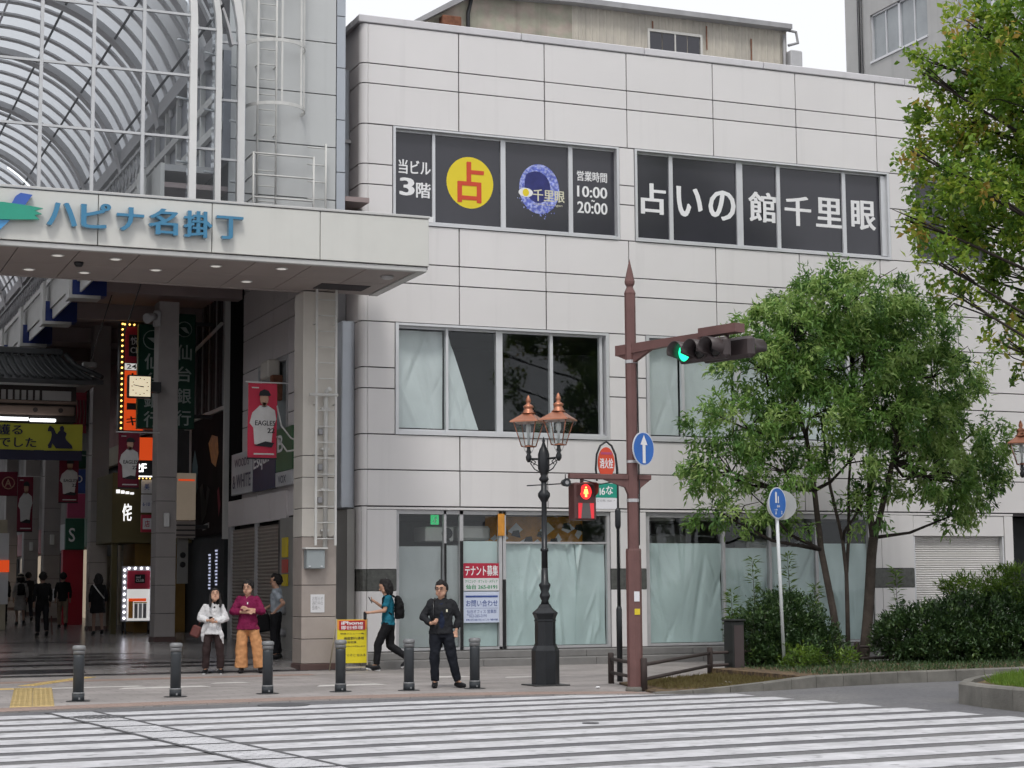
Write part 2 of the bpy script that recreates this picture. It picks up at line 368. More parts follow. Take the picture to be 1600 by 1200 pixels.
# floor slab joints running across
# zebra crossing: stripes lie along the facade, seen end to end towards the camera
Rm = Matrix.Rotation(CW, 4, 'Z')
def zx(x, y): v = Rm @ Vector((x - 8.5, 0, 0)); return (8.5 + v.x + CW * 0, y + v.y)
kk = 0; y = -10.75
rr = random.Random(3)
zebra = []
while y > -33:
    w = .61; xr = 13.35 + (-11.5 - y) * .10 + (0.15 if kk == 0 else 0); xl = -14
    a, b, c, d = zx(xl, y - w), zx(xr, y - w), zx(xr + .02, y), zx(xl, y)
    lim = lambda p: p
    if y > -11.6: b, c = zx(12.6, y - w), zx(11.6, y)
    m = MB(); n = 30
    top = [((d[0] + (c[0] - d[0]) * i / n), (d[1] + (c[1] - d[1]) * i / n) + rr.uniform(-.012, .012)) for i in range(n + 1)]
    bot = [((a[0] + (b[0] - a[0]) * i / n), (a[1] + (b[1] - a[1]) * i / n) + rr.uniform(-.012, .012)) for i in range(n + 1)]
    for i in range(n):
        m.face([(*bot[i], -.0155), (*bot[i + 1], -.0155), (*top[i + 1], -.0155), (*top[i], -.0155)])
    m.build('crossing_stripe', MATS['road_paint'], road); kk += 1
    y -= .955
# guide strip for blind walkers crossing the stripes: a thin plate between two dark seams
M('seam', (.085, .085, .09), .9)
M('guide_plate', (.50, .50, .52), .7, var=.15, scale=3)
for k in range(20):
    y0 = -10.9 - k * .95; y1 = y0 - .90; xa = 3.42 + (-10.9 - y0) * .093; xb = 3.42 + (-10.9 - y1) * .093
    m = MB(); m.face([(xb, y1, -.0115), (xb + .6, y1, -.0115), (xa + .6, y0, -.0115), (xa, y0, -.0115)])
    for j in range(5):
        for i in range(6): m.lathe([(.02, -.0115), (.018, -.006), (.01, -.005)], (xb + .06 + i * .095 + (xa - xb) * j / 5, y1 + .1 + j * .17), 5)
    m.build('guide_plate', MATS['guide_plate'] if k % 2 == 0 else MATS['road_paint'], road)
for off in (0, .6):
    m = MB(); x0 = 3.42 + off
    m.slab([(x0 - .03 + 2.1, -33.5), (x0 + .03 + 2.1, -33.5), (x0 + .03, -10.8), (x0 - .03, -10.8)], -.0105, -.009); m.build('road_seam', MATS['seam'], road)
for k in range(18):                                        # staggered cross seams at the plate ends
    y0 = -11.8 - k * .95; xa = 3.42 + (-10.9 - y0) * .093
    MB().slab([(xa - .25 * (k % 2), y0 - .02), (xa + .62, y0 - .02), (xa + .62, y0 + .02), (xa - .25 * (k % 2), y0 + .02)], -.0088, -.008).build('road_seam', MATS['seam'], road)
# manhole cover and drain on the crossing
def manhole(x, y, r):
    m = MB(); m.lathe([(r, -.014), (r, -.007), (r * .9, -.006)], (x, y), 24); m.build('manhole_cover', MATS['seam'], road)
manhole(6.62, -10.75, .36); manhole(3.9, -11.95, .33); manhole(8.95, -15.75, .10)

# ---------------------------------------------------------------- white corner building
XJ = [11.24, 13.27, 15.265, 17.25, 19.42, 21.59, 23.77, 25.9, 28.0, 30.1, 32.2, 34.3]
ZL = [13.39, 12.53, 12.10, 11.23, 9.145, 8.32, 7.90, 7.065, 4.73, 4.0, 3.254]
CX = 11.09                                                  # plane of the arcade-side wall
bld = thing('corner_building', 'white panelled three storey corner building with papered-over shop windows', 'building', (11.24, 0, 0))
G = .012
fac, fas, jn = MATS['facade'], MATS['facade_side'], MATS['joint']
_rp = random.Random(5)
def panel(x0, x1, z0, z1):
    o = piece('wall_panel', fac, bld, x0 + G, x1 - G, 0, .05, z0 + G, z1 - G); o.location.y += _rp.uniform(-.003, .003); o.location.x += _rp.uniform(-.002, .002); return o
def row(z0, z1, xs=XJ):
    for a, b in zip(xs, xs[1:]): panel(a, b, z0, z1)
F3 = [(11.79, 17.04), (17.42, 24.08), (24.74, 26.9)]
F2 = [(11.845, 16.735), (17.635, 23.2)]
for a, b in ((0, 1), (1, 2), (2, 3), (4, 5), (5, 6), (6, 7), (8, 9), (9, 10)): row(ZL[b], ZL[a])
def piers(openings, zs):
    edges = [11.24] + [v for o in openings for v in o] + [34.3]
    for k in range(0, len(edges), 2):
        if edges[k + 1] - edges[k] > .1:
            cut = [edges[k]] + [x for x in XJ if edges[k] + .35 < x < edges[k + 1] - .35] + [edges[k + 1]]
            for a, b in zip(cut, cut[1:]):
                for z1, z0 in zip(zs, zs[1:]): panel(a, b, z0, z1)
piers(F3, [11.23, 10.38, 9.946, 9.145]); piers(F2, [7.065, 6.11, 5.677, 4.73])
# backing wall behind the joints (with the openings left free)
bk = MB()
bk.box(11.24, 34.3, .034, .25, 11.23, 13.38); bk.box(11.24, 34.3, .034, .25, 7.065, 9.145); bk.box(11.24, 34.3, .034, .25, 3.19, 4.73)
for ops, z0, z1 in ((F3, 9.145, 11.23), (F2, 4.73, 7.065)):
    e = [11.24] + [v for o in ops for v in o] + [34.3]
    for k in range(0, len(e), 2):
        if e[k + 1] - e[k] > .02: bk.box(e[k], e[k + 1], .034, .25, z0, z1)
bk.build('backing_wall', jn, bld)
# rounded corner strips
def corner(z0, z1):
    m = MB(); n = 6; r = .15
    arc = [(11.24 - G - r * math.sin(k / n * math.pi / 2) + 0, r - r * math.cos(k / n * math.pi / 2)) for k in range(n + 1)]
    inn = [(x + .05, y + .03) for x, y in arc]
    m.loft([[(x, y, z0 + G) for x, y in arc] + [(x, y, z0 + G) for x, y in reversed(inn)], [(x, y, z1 - G) for x, y in arc] + [(x, y, z1 - G) for x, y in reversed(inn)]], True, True, False)
    o = m.build('corner_panel', fac, bld)
cz = [13.39, 12.53, 12.10, 11.23, 10.38, 9.946, 9.145, 8.32, 7.90, 7.065, 6.11, 5.677, 4.73, 4.0, 3.254]
for a, b in zip(cz, cz[1:]): corner(b, a)
MB().box(11.13, 11.26, .04, .3, 0.2, 13.38).build('corner_backing', jn, bld)
# coping in lengths
cp = [11.02, 14.72, 17.7, 20.75, 24.6, 28.5, 34.4]
for a, b in zip(cp, cp[1:]): piece('coping', MATS['coping'], bld, a + .008, b - .008, -.03, .45, 13.395, 13.555, ch=.015)
for a, b in ((.46, 4.2), (4.2, 8.2), (8.2, 12)): piece('coping', MATS['coping'], bld, 11.02, 11.45, a + .008, b - .008, 13.395, 13.555, ch=.015)
part_box('roof_deck', MATS['roof_metal'], bld, 11.3, 34.2, .3, 10.4, 12.9, 13.1)
# arcade-side wall
SY = [.15, 1.5, 2.87, 4.23, 5.6, 7.0, 8.38, 9.98]
for zi in range(len(cz) - 1):
    z1, z0 = cz[zi], cz[zi + 1]
    for a, b in zip(SY, SY[1:]):
        if 5.6 <= a < 8.3 and z1 <= 7.066 and z0 >= 4.72: continue
        if z1 < 5.0 and z0 > 3.2 and a > 5: pass
        piece('side_panel', fas, bld, CX, CX + .05, a + G, b - G, z0 + G, z1 - G)
m = MB(); m.box(CX + .034, CX + .2, .15, 10.0, 7.065, 13.38); m.box(CX + .034, CX + .2, .15, 5.6, .1, 7.065); m.box(CX + .034, CX + .2, 8.38, 10.0, 3.25, 7.065); m.box(CX + .034, CX + .2, 5.6, 8.38, 3.25, 4.73)
m.build('side_backing', jn, bld)
# floors and rooms behind the glass
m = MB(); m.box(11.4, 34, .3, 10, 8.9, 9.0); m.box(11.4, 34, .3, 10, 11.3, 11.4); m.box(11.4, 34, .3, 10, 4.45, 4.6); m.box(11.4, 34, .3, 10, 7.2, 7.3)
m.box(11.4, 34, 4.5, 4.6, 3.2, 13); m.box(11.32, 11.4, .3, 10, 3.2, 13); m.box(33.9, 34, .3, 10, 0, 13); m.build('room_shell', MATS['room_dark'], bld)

def window(ops, zs, mull, name='window', y=.14, fr=.06, lab=None):
    """aluminium window: outer frame, mullions, panes; returns the window part"""
    x0, x1 = ops; z0, z1 = zs; al = MATS['aluminium']
    w = MB()
    w.box(x0 + .004, x0 + fr, -.018, y + .06, z0 + .004, z1 - .004); w.box(x1 - fr, x1 - .004, -.018, y + .06, z0 + .004, z1 - .004)
    w.box(x0 + fr, x1 - fr, -.018, y + .06, z1 - fr * .7, z1 - .004); w.box(x0 + fr, x1 - fr, -.03, y + .06, z0 + .004, z0 + fr * 1.1)
    wo = w.build(name, al, bld)
    for (a, b) in mull:
        MB().box(a, b, y - .05, y + .05, z0 + fr * 1.1, z1 - fr * .7).build('mullion', al, wo)
    MB().box(x0 + fr, x1 - fr, y - .03, y + .04, z0 + fr * 1.1, z0 + fr * 1.1 + .05).build('lower_rail', al, wo)
    MB().box(x0 + fr, x1 - fr, y - .03, y + .04, z1 - fr * .7 - .045, z1 - fr * .7).build('upper_rail', al, wo)
    return wo
def sheet(x0, x1, z0, z1, y, mat, parent, name='sheet', seed=1, amp=.02, tri=None):
    """wrinkled plastic sheet hung behind the glass"""
    amp *= 1.9; r = random.Random(seed); nx = max(8, int((x1 - x0) / .035)); nz_ = max(8, int((z1 - z0) / .05)); m = MB()
    ph = [(r.uniform(2, 9), r.uniform(-4, 4), r.uniform(0, 6.28), r.uniform(.2, 1)) for _ in range(9)]
    ln = [(r.uniform(x0, x1), r.uniform(-.5, .5), r.uniform(.02, .06), r.uniform(-1, 1), r.uniform(z0, z1), r.uniform(.25, .8)) for _ in range(int(6 + 6 * (x1 - x0)))]
    def off(x, z):
        o = sum(a * math.sin(fx * x + fz * z + p) for fx, fz, p, a in ph) * amp * .16
        for xc, sl, w_, a, zc, zl in ln:
            d = (x - xc - sl * (z - zc)) / w_; o += a * amp * .9 * math.exp(-d * d) * math.exp(-((z - zc) / zl) ** 2)
        return o
    g = []
    for j in range(nz_ + 1):
        z = z0 + (z1 - z0) * j / nz_
        xr = x1 if tri is None else x0 + (x1 - x0) * (1 - tri * j / nz_)
        g.append([(x0 + (xr - x0) * i / nx, y + off(x0 + (xr - x0) * i / nx, z), z) for i in range(nx + 1)])
    m.loft(g, closed=False, caps=False)
    return m.build(name, MATS[mat], parent)

# third floor, left: dark film with the fortune teller's signs
al = MATS['aluminium']
z0, z1 = 9.145, 11.23; pz0, pz1 = z0 + .11, z1 - .09
def film(a, b, w): return MB().box(a, b, .138, .146, pz0, pz1).build('dark_film', MATS['film_dark'], w)
def pane(a, b, w, za, zb, y=.13): return MB().face([(a, y, za), (b, y, za), (b, y, zb), (a, y, zb)]).build('pane', MATS['glass'], w)
w3 = window(F3[0], (z0, z1), [(12.70, 12.767), (14.263, 14.374), (15.86, 15.958)])
for a, b in ((11.85, 12.70), (12.767, 14.263), (14.374, 15.86), (15.958, 16.98)): film(a, b, w3)
LT = MATS['white_print']; Y3 = .134
lettering('当ビル', LT, w3, 11.96, 12.68, 10.25, 10.57, Y3, bold=.022)
lettering('3', LT, w3, 11.98, 12.32, 9.78, 10.19, Y3, bold=.035)
lettering('階', LT, w3, 12.35, 12.68, 9.76, 10.10, Y3, bold=.02)
m = MB(); n = 40; cxx, czz = 13.57, 10.18
for i in range(1):
    m.face([(cxx + .535 * math.cos(2 * math.pi * k / n), Y3 + .002, czz + .56 * math.sin(2 * math.pi * k / n)) for k in range(n)])
m.build('yellow_disc', MATS['yellow_print'], w3)
lettering('占', MATS['red_print'], w3, 13.28, 13.89, 9.72, 10.66, Y3 - .003, bold=.035)
# crescent emblem
m = MB(); n = 36; c0 = (15.18, 10.17)
for k in range(n):
    a0 = R_(140 - 360 * k / n); a1 = R_(140 - 360 * (k + 1) / n)
    def wdt(t): return .085 + .17 * math.sin(math.pi * min(1, max(0, t))) ** .8
    t0, t1 = k / n, (k + 1) / n
    R1 = .55
    m.face([(c0[0] + .86 * (R1 - wdt(t0)) * math.cos(a0) + .0, Y3, c0[1] + (R1 - wdt(t0)) * math.sin(a0)), (c0[0] + .86 * R1 * math.cos(a0), Y3, c0[1] + R1 * math.sin(a0)),
            (c0[0] + .86 * R1 * math.cos(a1), Y3, c0[1] + R1 * math.sin(a1)), (c0[0] + .86 * (R1 - wdt(t1)) * math.cos(a1), Y3, c0[1] + (R1 - wdt(t1)) * math.sin(a1))])
for k in range(26):                                         # spray of flecks below the crescent
    a = R_(random.uniform(195, 330)); q = random.uniform(.5, .66); s_ = random.uniform(.008, .022)
    x, z = c0[0] + .86 * q * math.cos(a), c0[1] + q * math.sin(a); m.face([(x - s_, Y3, z), (x, Y3, z - s_), (x + s_, Y3, z), (x, Y3, z + s_)])
m.build('crescent_emblem', MATS['blue_print'], w3)
M('deep_blue', (.03, .035, .17), .5, var=.3, scale=6)
m = MB(); m.face([(c0[0] + .02 + .40 * math.cos(2 * math.pi * k / 30), Y3 + .002, c0[1] + .02 + .46 * math.sin(2 * math.pi * k / 30)) for k in range(30)]); m.build('night_disc', MATS['deep_blue'], w3)
m = MB()
for k in range(12): pass
m.face([(14.86 + .17 * math.cos(2 * math.pi * k / 24), Y3 - .002, 10.07 + .10 * math.sin(2 * math.pi * k / 24)) for k in range(24)]); m.build('emblem_eye', MATS['white_print'], w3)
m = MB(); m.face([(14.86 + .075 * math.cos(2 * math.pi * k / 20), Y3 - .004, 10.07 + .085 * math.sin(2 * math.pi * k / 20)) for k in range(20)]); m.build('emblem_pupil', MATS['yellow_print'], w3)
M('pale_gold', (.66, .64, .50), .5, var=.05)
lettering('千里眼', MATS['pale_gold'], w3, 15.03, 15.78, 9.90, 10.17, Y3 - .004, bold=.02)
lettering('uranai senrigan', MATS['pale_gold'], w3, 15.04, 15.72, 9.80, 9.86, Y3 - .004, bold=.0)
lettering('営業時間', LT, w3, 16.08, 16.81, 10.43, 10.66, Y3, bold=.015)
lettering('10:00', LT, w3, 16.08, 16.81, 10.07, 10.33, Y3, bold=.02)
lettering('~', LT, w3, 16.42, 16.50, 9.98, 10.03, Y3)
lettering('20:00', LT, w3, 16.08, 16.81, 9.71, 9.98, Y3, bold=.02)
part_box('ledge_board', MATS['white_print'], w3, 12.06, 12.68, -.02, .10, 9.22, 9.34)
# third floor, middle
w3b = window(F3[1], (z0, z1), [(18.32, 18.414), (20.04, 20.196), (21.085, 21.177), (22.841, 22.936)])
for a, b in ((17.48, 18.32), (18.414, 20.04), (20.196, 21.085), (21.177, 22.841), (22.936, 23.95)): film(a, b, w3b)
for ch_, a, b, q in (('占', 17.57, 18.20, 0), ('い', 18.46, 19.12, 0), ('の', 19.27, 19.97, -.02), ('館', 20.30, 21.03, .02), ('千', 21.25, 21.96, 0), ('里', 22.08, 22.80, .02), ('眼', 23.04, 23.72, .03)):
    lettering(ch_, LT, w3b, a + .06, b + .06, 9.80 + q, 10.53 + q, Y3, bold=.028)
MB().box(23.88, 24.02, .05, .12, z0 + .1, z1 - .08).build('frame_edge', al, w3b)
# third floor, right (mostly behind the tree)
w3c = window(F3[2], (z0, z1), [(25.7, 25.78)])
for a, b in ((24.8, 25.7), (25.78, 26.84)): film(a, b, w3c)
# second floor windows
z0, z1 = 4.73, 7.065
def f2(ops, mull, panes, seeds):
    w = window(ops, (z0, z1), mull, fr=.075)
    for a, b in panes: pane(a, b, w, z0 + .16, z1 - .12)
    return w
w2 = f2(F2[0], [(12.993, 13.05), (14.132, 14.278), (15.372, 15.447), (16.55, 16.62)], [(11.92, 12.993), (13.05, 14.132), (14.278, 15.372), (15.447, 16.55)], 0)
sheet(11.93, 12.99, 4.9, 6.95, .30, 'sheet_white', w2, seed=3)
sheet(13.06, 13.80, 4.9, 6.93, .30, 'sheet_white', w2, seed=5, tri=.93)
w2b = f2(F2[1], [(18.55, 18.62), (19.9, 20.05), (21.4, 21.47), (22.85, 22.92)], [(17.71, 18.55), (18.62, 19.9), (20.05, 21.4), (21.47, 22.85)], 0)
for a, b, s_ in ((17.72, 18.54, 7), (18.63, 19.89, 8), (20.06, 21.39, 9), (21.48, 22.84, 10)): sheet(a, b, 4.9, 6.95, .26, 'sheet_white', w2b, seed=s_)
# side window
m = MB(); m.box(CX - .02, CX + .15, 5.62, 5.70, 4.75, 7.05); m.box(CX - .02, CX + .15, 8.28, 8.36, 4.75, 7.05); m.box(CX - .02, CX + .15, 5.70, 8.28, 4.75, 4.85); m.box(CX - .02, CX + .15, 5.70, 8.28, 6.95, 7.05); m.box(CX + .02, CX + .1, 6.95, 7.02, 4.85, 6.95)
sw = m.build('side_window', MATS['aluminium_dull'], bld)
MB().box(CX + .06, CX + .066, 5.70, 8.28, 4.85, 6.95).build('pane', MATS['frost_glass'], sw)
# ground floor: band under the facade, piers with polished granite, openings
piece('head_band', fac, bld, 11.24, 27.28, .0, .06, 3.19, 3.236, ch=.003)
for a, b in ((11.24, 11.88), (16.73, 17.575), (23.366, 24.462), (27.02, 27.27)):
    for zz0, zz1, mt in ((1.972, 3.18, fac), (1.534, 1.96, MATS['granite_polished']), (.30, 1.522, fac)):
        if b - a > .8 and mt is fac:
            c = a + .22; piece('pier_panel', mt, bld, a + .004, c - .006, .0, .07, zz0, zz1); piece('pier_panel', mt, bld, c + .006, b - .004, .0, .07, zz0, zz1)
        else: piece('pier_panel' if mt is fac else 'granite_band', mt, bld, a + .004, b - .004, .0 if mt is fac else -.006, .07, zz0, zz1)
    MB().box(a, b, .045, .32, .05, 3.18).build('pier_core', jn, bld)
for zz0, zz1, mt in ((1.972, 3.24, 'facade'), (1.534, 1.96, 'granite_polished'), (.30, 1.522, 'facade')):
    m = MB(); n = 6; r = .15
    arc = [(11.236 - r * math.sin(k / n * math.pi / 2), r - r * math.cos(k / n * math.pi / 2)) for k in range(n + 1)]
    arc += [(11.086, .45)]
    m.loft([[(x, y, zz0) for x, y in arc], [(x, y, zz1) for x, y in arc]], False, False); m.build('corner_panel', MATS[mt], bld)
# plinth and steps
M('step_stone', (.20, .195, .19), .7, var=.15, scale=3, bump=.15)
M('step_dark', (.075, .072, .07), .6, var=.2, scale=3)
for k, xa in enumerate((11.0, 13.4, 15.9, 18.4, 20.9, 23.4, 25.9)):
    xb = xa + (2.4 if k == 0 else 2.5)
    piece('step', MATS['step_stone'], bld, xa + .004, xb - .004, -.98, .3, -.2, .148, ch=.01)
    piece('step', MATS['step_stone'], bld, xa + .004, xb - .004, -.50, .3, .15, .29, ch=.01)
part_box('plinth_strip', MATS['step_dark'], bld, 11.2, 27.2, -.02, .04, .291, .31)
# shop interior on the ground floor
m = MB(); m.box(11.4, 27, .3, 5.5, .2, .285); m.box(11.4, 24.4, 5.4, 5.5, .29, 3.2); m.build('shop_floor', MATS['room_wall'], bld)
part_box('shop_ceiling', MATS['room_wall'], bld, 11.4, 24.4, .32, 5.4, 3.15, 3.2)
part_box('shop_partition', MATS['room_dark'], bld, 24.3, 24.4, .32, 5.4, .3, 3.15)
# opening A: recessed doors papered grey, then the tenant board pane, then the wide papered window
opA = MB(); al2 = MATS['aluminium_dull']
for a, b in ((11.885, 11.95), (12.93, 12.985), (13.28, 13.36), (14.16, 14.23), (14.25, 14.32), (16.66, 16.73)): opA.box(a, b, .06, .16, .31, 3.18)
opA.box(11.95, 16.66, .06, .16, 3.10, 3.185); opA.box(11.95, 16.66, .06, .16, .31, .36); opA.box(14.32, 16.66, .075, .14, 2.50, 2.54)
shopA = opA.build('shop_window', al2, bld)
for a, b in ((11.95, 12.93), (12.985, 13.28), (13.36, 14.16), (14.32, 16.66)): pane(a, b, shopA, .36, 3.10, .10)
sheet(11.96, 12.93, .37, 2.44, .26, 'sheet_grey', shopA, seed=11, amp=.012); sheet(12.99, 13.30, .37, 2.46, .22, 'sheet_grey', shopA, seed=12, amp=.012)
sheet(13.37, 14.16, .37, 2.55, .18, 'sheet', shopA, seed=13, amp=.012)
sheet(14.33, 15.22, .37, 2.50, .16, 'sheet', shopA, seed=14, amp=.03); sheet(15.2, 15.98, .37, 2.50, .18, 'sheet', shopA, seed=15, amp=.04); sheet(15.95, 16.65, .37, 2.49, .165, 'sheet', shopA, seed=16, amp=.03)
M('black_rubber', (.012, .012, .013), .5)
part_box('door_edge', MATS['black_rubber'], shopA, 13.285, 13.35, .04, .06, .33, 2.55); part_box('door_edge', MATS['black_rubber'], shopA, 12.935, 12.98, .04, .06, .9, 2.5)
part_box('door_edge', MATS['black_rubber'], shopA, 14.235, 14.30, .03, .058, .33, 1.75)
# opening B
opB = MB()
for a, b in ((17.58, 17.68), (19.48, 19.545), (20.66, 20.72), (21.86, 21.93), (23.27, 23.36)): opB.box(a, b, .06, .16, .31, 3.18)
opB.box(17.68, 23.27, .06, .16, 3.08, 3.185); opB.box(17.68, 23.27, .06, .16, .31, .36)
shopB = opB.build('shop_window', al2, bld)
for a, b in ((17.68, 19.48), (19.545, 20.66), (20.72, 21.86), (21.93, 23.27)): pane(a, b, shopB, .36, 3.08, .10)
for a, b, zt, s_ in ((17.69, 19.48, 2.52, 21), (19.55, 20.66, 2.42, 22), (20.72, 21.86, 2.45, 23), (21.94, 23.26, 2.53, 24)): sheet(a, b, .37, zt, .17, 'sheet', shopB, seed=s_, amp=.035)
# things left inside the empty shop, seen over the paper
M('ac_white', (.55, .54, .51), .5, var=.08); M('orange_poster', (.62, .27, .04), .5, var=.3, scale=4); M('exit_green', (.02, .30, .09), .4, emit=(.05, .9, .3), estr=.35)
ac = thing('air_conditioner', 'cream ceiling air conditioner behind the glass left of the tenant board', 'air conditioner', (12.9, .7, 2.5))
MB().box(12.7, 13.33, .55, 1.3, 2.55, 2.86, ch=.02).build('casing', MATS['ac_white'], ac)
m = MB(); m.cyl((13.18, .535, 2.72), (13.18, .56, 2.72), .12, n=16); m.build('fan_grille', MATS['black_rubber'], ac); m = MB(); m.cyl((13.18, .535, 2.56), (13.18, .56, 2.56), .06, n=16); m.build('fan_grille', MATS['black_rubber'], ac)
ac2 = thing('duct_box', 'pale boxy duct hanging inside the shop above the tenant board', 'duct', (13.8, .7, 2.5)); MB().box(13.45, 14.15, .5, 1.2, 2.58, 2.88, ch=.05).build('casing', MATS['ac_white'], ac2)
ex = thing('exit_sign', 'small green running man exit sign at the top of the shop window', 'sign', (12.75, .5, 3.0)); MB().box(12.78, 12.95, .42, .46, 2.90, 3.10).build('panel', MATS['exit_green'], ex)
m = MB()
m.ball((12.885, .415, 3.055), .015, 1); m.tube([(12.88, .415, 3.035), (12.86, .415, 2.985), (12.885, .415, 2.955), (12.87, .415, 2.92)], .009, 5); m.tube([(12.86, .415, 2.985), (12.835, .415, 2.955), (12.81, .415, 2.955)], .009, 5); m.tube([(12.90, .415, 3.0), (12.875, .415, 3.025), (12.84, .415, 3.005)], .007, 5)
m.build('running_man', MATS['white_print'], ex)
ps = thing('wall_graphic', 'torn orange and white wall graphic above the papered shop window', 'poster', (15.3, 1.2, 2.5))
MB().box(14.3, 16.6, 1.2, 1.22, 2.35, 3.12).build('board', MATS['orange_poster'], ps)
m = MB(); r2 = random.Random(4)
for k in range(9):
    x = 14.5 + k * .25; h = r2.uniform(.06, .2); w_ = r2.uniform(.08, .2); z = 2.45 + r2.uniform(0, .45)
    m.face([(x - w_, 1.19, z), (x, 1.19, z - h * .5), (x + w_, 1.19, z + h * .2), (x + .02, 1.19, z + h)])
m.build('torn_patch', MATS['white_print'], ps)
m = MB()
for k in range(7):
    x = 14.7 + k * .3; z = 2.5 + r2.uniform(0, .4); m.face([(x - .1, 1.185, z), (x + .12, 1.185, z - .05), (x + .08, 1.185, z + .12), (x - .06, 1.185, z + .10)])
m.build('dark_patch', MATS['dark_metal'], ps)
od = thing('orange_strip', 'narrow orange strip beside the frame over the tenant board', 'sign', (14.2, .1, 2.5)); MB().box(14.13, 14.28, .03, .055, 2.66, 3.12, ch=.004).build('strip', MATS['orange_poster'], od)
lampt = Memit('shop_tube', (1, .98, .92), .25, (.7, .7, .68))
for k, (xa, xb) in enumerate(((17.7, 18.6), (18.8, 19.9))):
    t_ = thing('ceiling_tube', ('left' if k == 0 else 'right') + ' pale strip light on the shop ceiling in the right papered window', 'light', (xa, .6, 3.0)); MB().box(xa, xb, .6, .75, 3.03, 3.10, ch=.01).build('diffuser', MATS['ac_white'], t_)
jk = thing('steel_rack', 'leftover metal rack and pipes seen over the paper in the right window', 'rack', (20.5, .9, 2.4))
m = MB()
for k in range(9):
    a = (19.0 + k * .45, 1 + r2.uniform(-.2, .3), 2.3 + r2.uniform(0, .5)); b = (a[0] + r2.uniform(.2, .7), a[1], a[2] + r2.uniform(-.25, .3)); m.cyl(a, b, .02, n=6)
m.build('pipes', MATS['aluminium_dull'], jk); MB().box(18.0, 19.2, 1.2, 1.9, 2.3, 2.75, ch=.03).build('casing', MATS['room_wall'], jk); MB().box(20.8, 21.7, 1.3, 1.9, 2.3, 2.6, ch=.03).build('casing', MATS['ac_white'], jk)
# tenant-wanted boards
tb = thing('tenant_board', 'red white and blue tenant wanted boards taped inside the shop window', 'sign', (13.76, .1, .9))
M('crimson', (.42, .02, .05), .5, var=.08); M('sign_white', (.68, .68, .70), .5, var=.06); M('sign_pale_blue', (.58, .64, .78), .5, var=.06); M('navy_print', (.05, .09, .30), .5, var=.15); M('green_print', (.02, .26, .10), .5, var=.1)
def brd(z0, z1, mt): MB().box(13.37, 14.16, .076, .088, z0, z1).build('board', MATS[mt], tb)
brd(1.78, 2.09, 'crimson'); brd(1.52, 1.778, 'sign_white'); brd(.86, 1.50, 'sign_pale_blue')
lettering('テナント募集', LT, tb, 13.40, 14.14, 1.82, 2.05, .074, bold=.03)
lettering('クリニック・オフィス・メディア', MATS['green_print'], tb, 13.40, 14.13, 1.68, 1.75, .074, bold=.02)
lettering('仙台 265-0191', MATS['green_print'], tb, 13.42, 14.12, 1.55, 1.65, .074, bold=.03)
MB().box(13.41, 14.13, .072, .075, 1.38, 1.42).build('rule', MATS['navy_print'], tb); MB().box(13.41, 14.13, .072, .075, 1.155, 1.16).build('rule', MATS['navy_print'], tb)
lettering('お問い合わせ', MATS['navy_print'], tb, 13.42, 14.13, 1.19, 1.33, .074, bold=.012)
lettering('仙台オフィス 営業部\n℡022-265-0191', MATS['navy_print'], tb, 13.44, 14.10, .97, 1.13, .074, bold=.005); lettering('株式会社ビル管理', MATS['navy_print'], tb, 13.42, 14.13, .90, .94, .074, bold=.01)
# white roller shutter at the right end
m = MB(); zt = 2.70; n = 46; prof = []
for k in range(n + 1):
    z = .3 + (zt - .3) * k / n; prof += [(.17, z), (.145, z + (zt - .3) / n * .55)]
m.loft([[(24.52, y, z) for y, z in prof], [(26.98, y, z) for y, z in prof]], False, False, False); sh = m.build('roller_shutter', MATS['shutter_white'], bld)
part_box('shutter_lintel', fac, bld, 24.475, 27.01, .015, .2, 2.71, 3.18, ch=.004)
for a in (24.475, 26.97): part_box('shutter_guide', MATS['aluminium'], bld, a, a + .04, .03, .2, .3, 2.70)
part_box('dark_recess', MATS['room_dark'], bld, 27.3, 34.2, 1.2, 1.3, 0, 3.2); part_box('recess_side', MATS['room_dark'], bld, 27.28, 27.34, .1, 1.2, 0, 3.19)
part_box('end_pier', fac, bld, 33.5, 34.3, .0, .3, 0, 3.19)
# ---------------------------------------------------------------- roof-top hut
hut = thing('rooftop_hut', 'rusty beige sheet-metal hut on the white building roof', 'hut', (19, 6, 13.1))
pw = MB(); xs = 18.65
m = MB(); k = 0; x = xs; prof = []
while x < 24.95:
    prof += [(x, 6.0), (x + .10, 6.0), (x + .13, 5.975), (x + .17, 5.975)]; x += .2
m.loft([[(a, b, 13.1) for a, b in prof], [(a, b, 16.55 + (a - 18.65) * .004) for a, b in prof]], False, False, False); m.build('corrugated_wall', MATS['beige_sheet'], hut)
MB().prism([(14.2, 13.1), (18.65, 13.1), (18.65, 16.5), (15.9, 16.38), (14.2, 15.35)], 5.98, 6.2).build('concrete_wall', MATS['beige_concrete'], hut)
MB().prism([(14.1, 15.30), (15.9, 16.38), (18.7, 16.5), (25.05, 16.53), (25.05, 16.66), (18.7, 16.64), (15.85, 16.52), (14.1, 15.42)], 5.7, 9.5).build('roof', MATS['roof_metal'], hut)
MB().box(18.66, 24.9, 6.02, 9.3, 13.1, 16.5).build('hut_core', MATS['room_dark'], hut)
m = MB(); m.box(20.8, 22.42, 5.93, 5.99, 16.06, 16.13); m.box(20.8, 22.42, 5.93, 5.99, 15.40, 15.46); m.box(20.8, 20.86, 5.93, 5.99, 15.46, 16.06); m.box(22.36, 22.42, 5.93, 5.99, 15.46, 16.06); hw = m.build('window', MATS['ac_white'], hut)
for k in range(4): MB().box(20.87 + k * .373, 21.22 + k * .373, 5.955, 5.96, 15.47, 16.05).build('pane', MATS['film_dark'], hw)
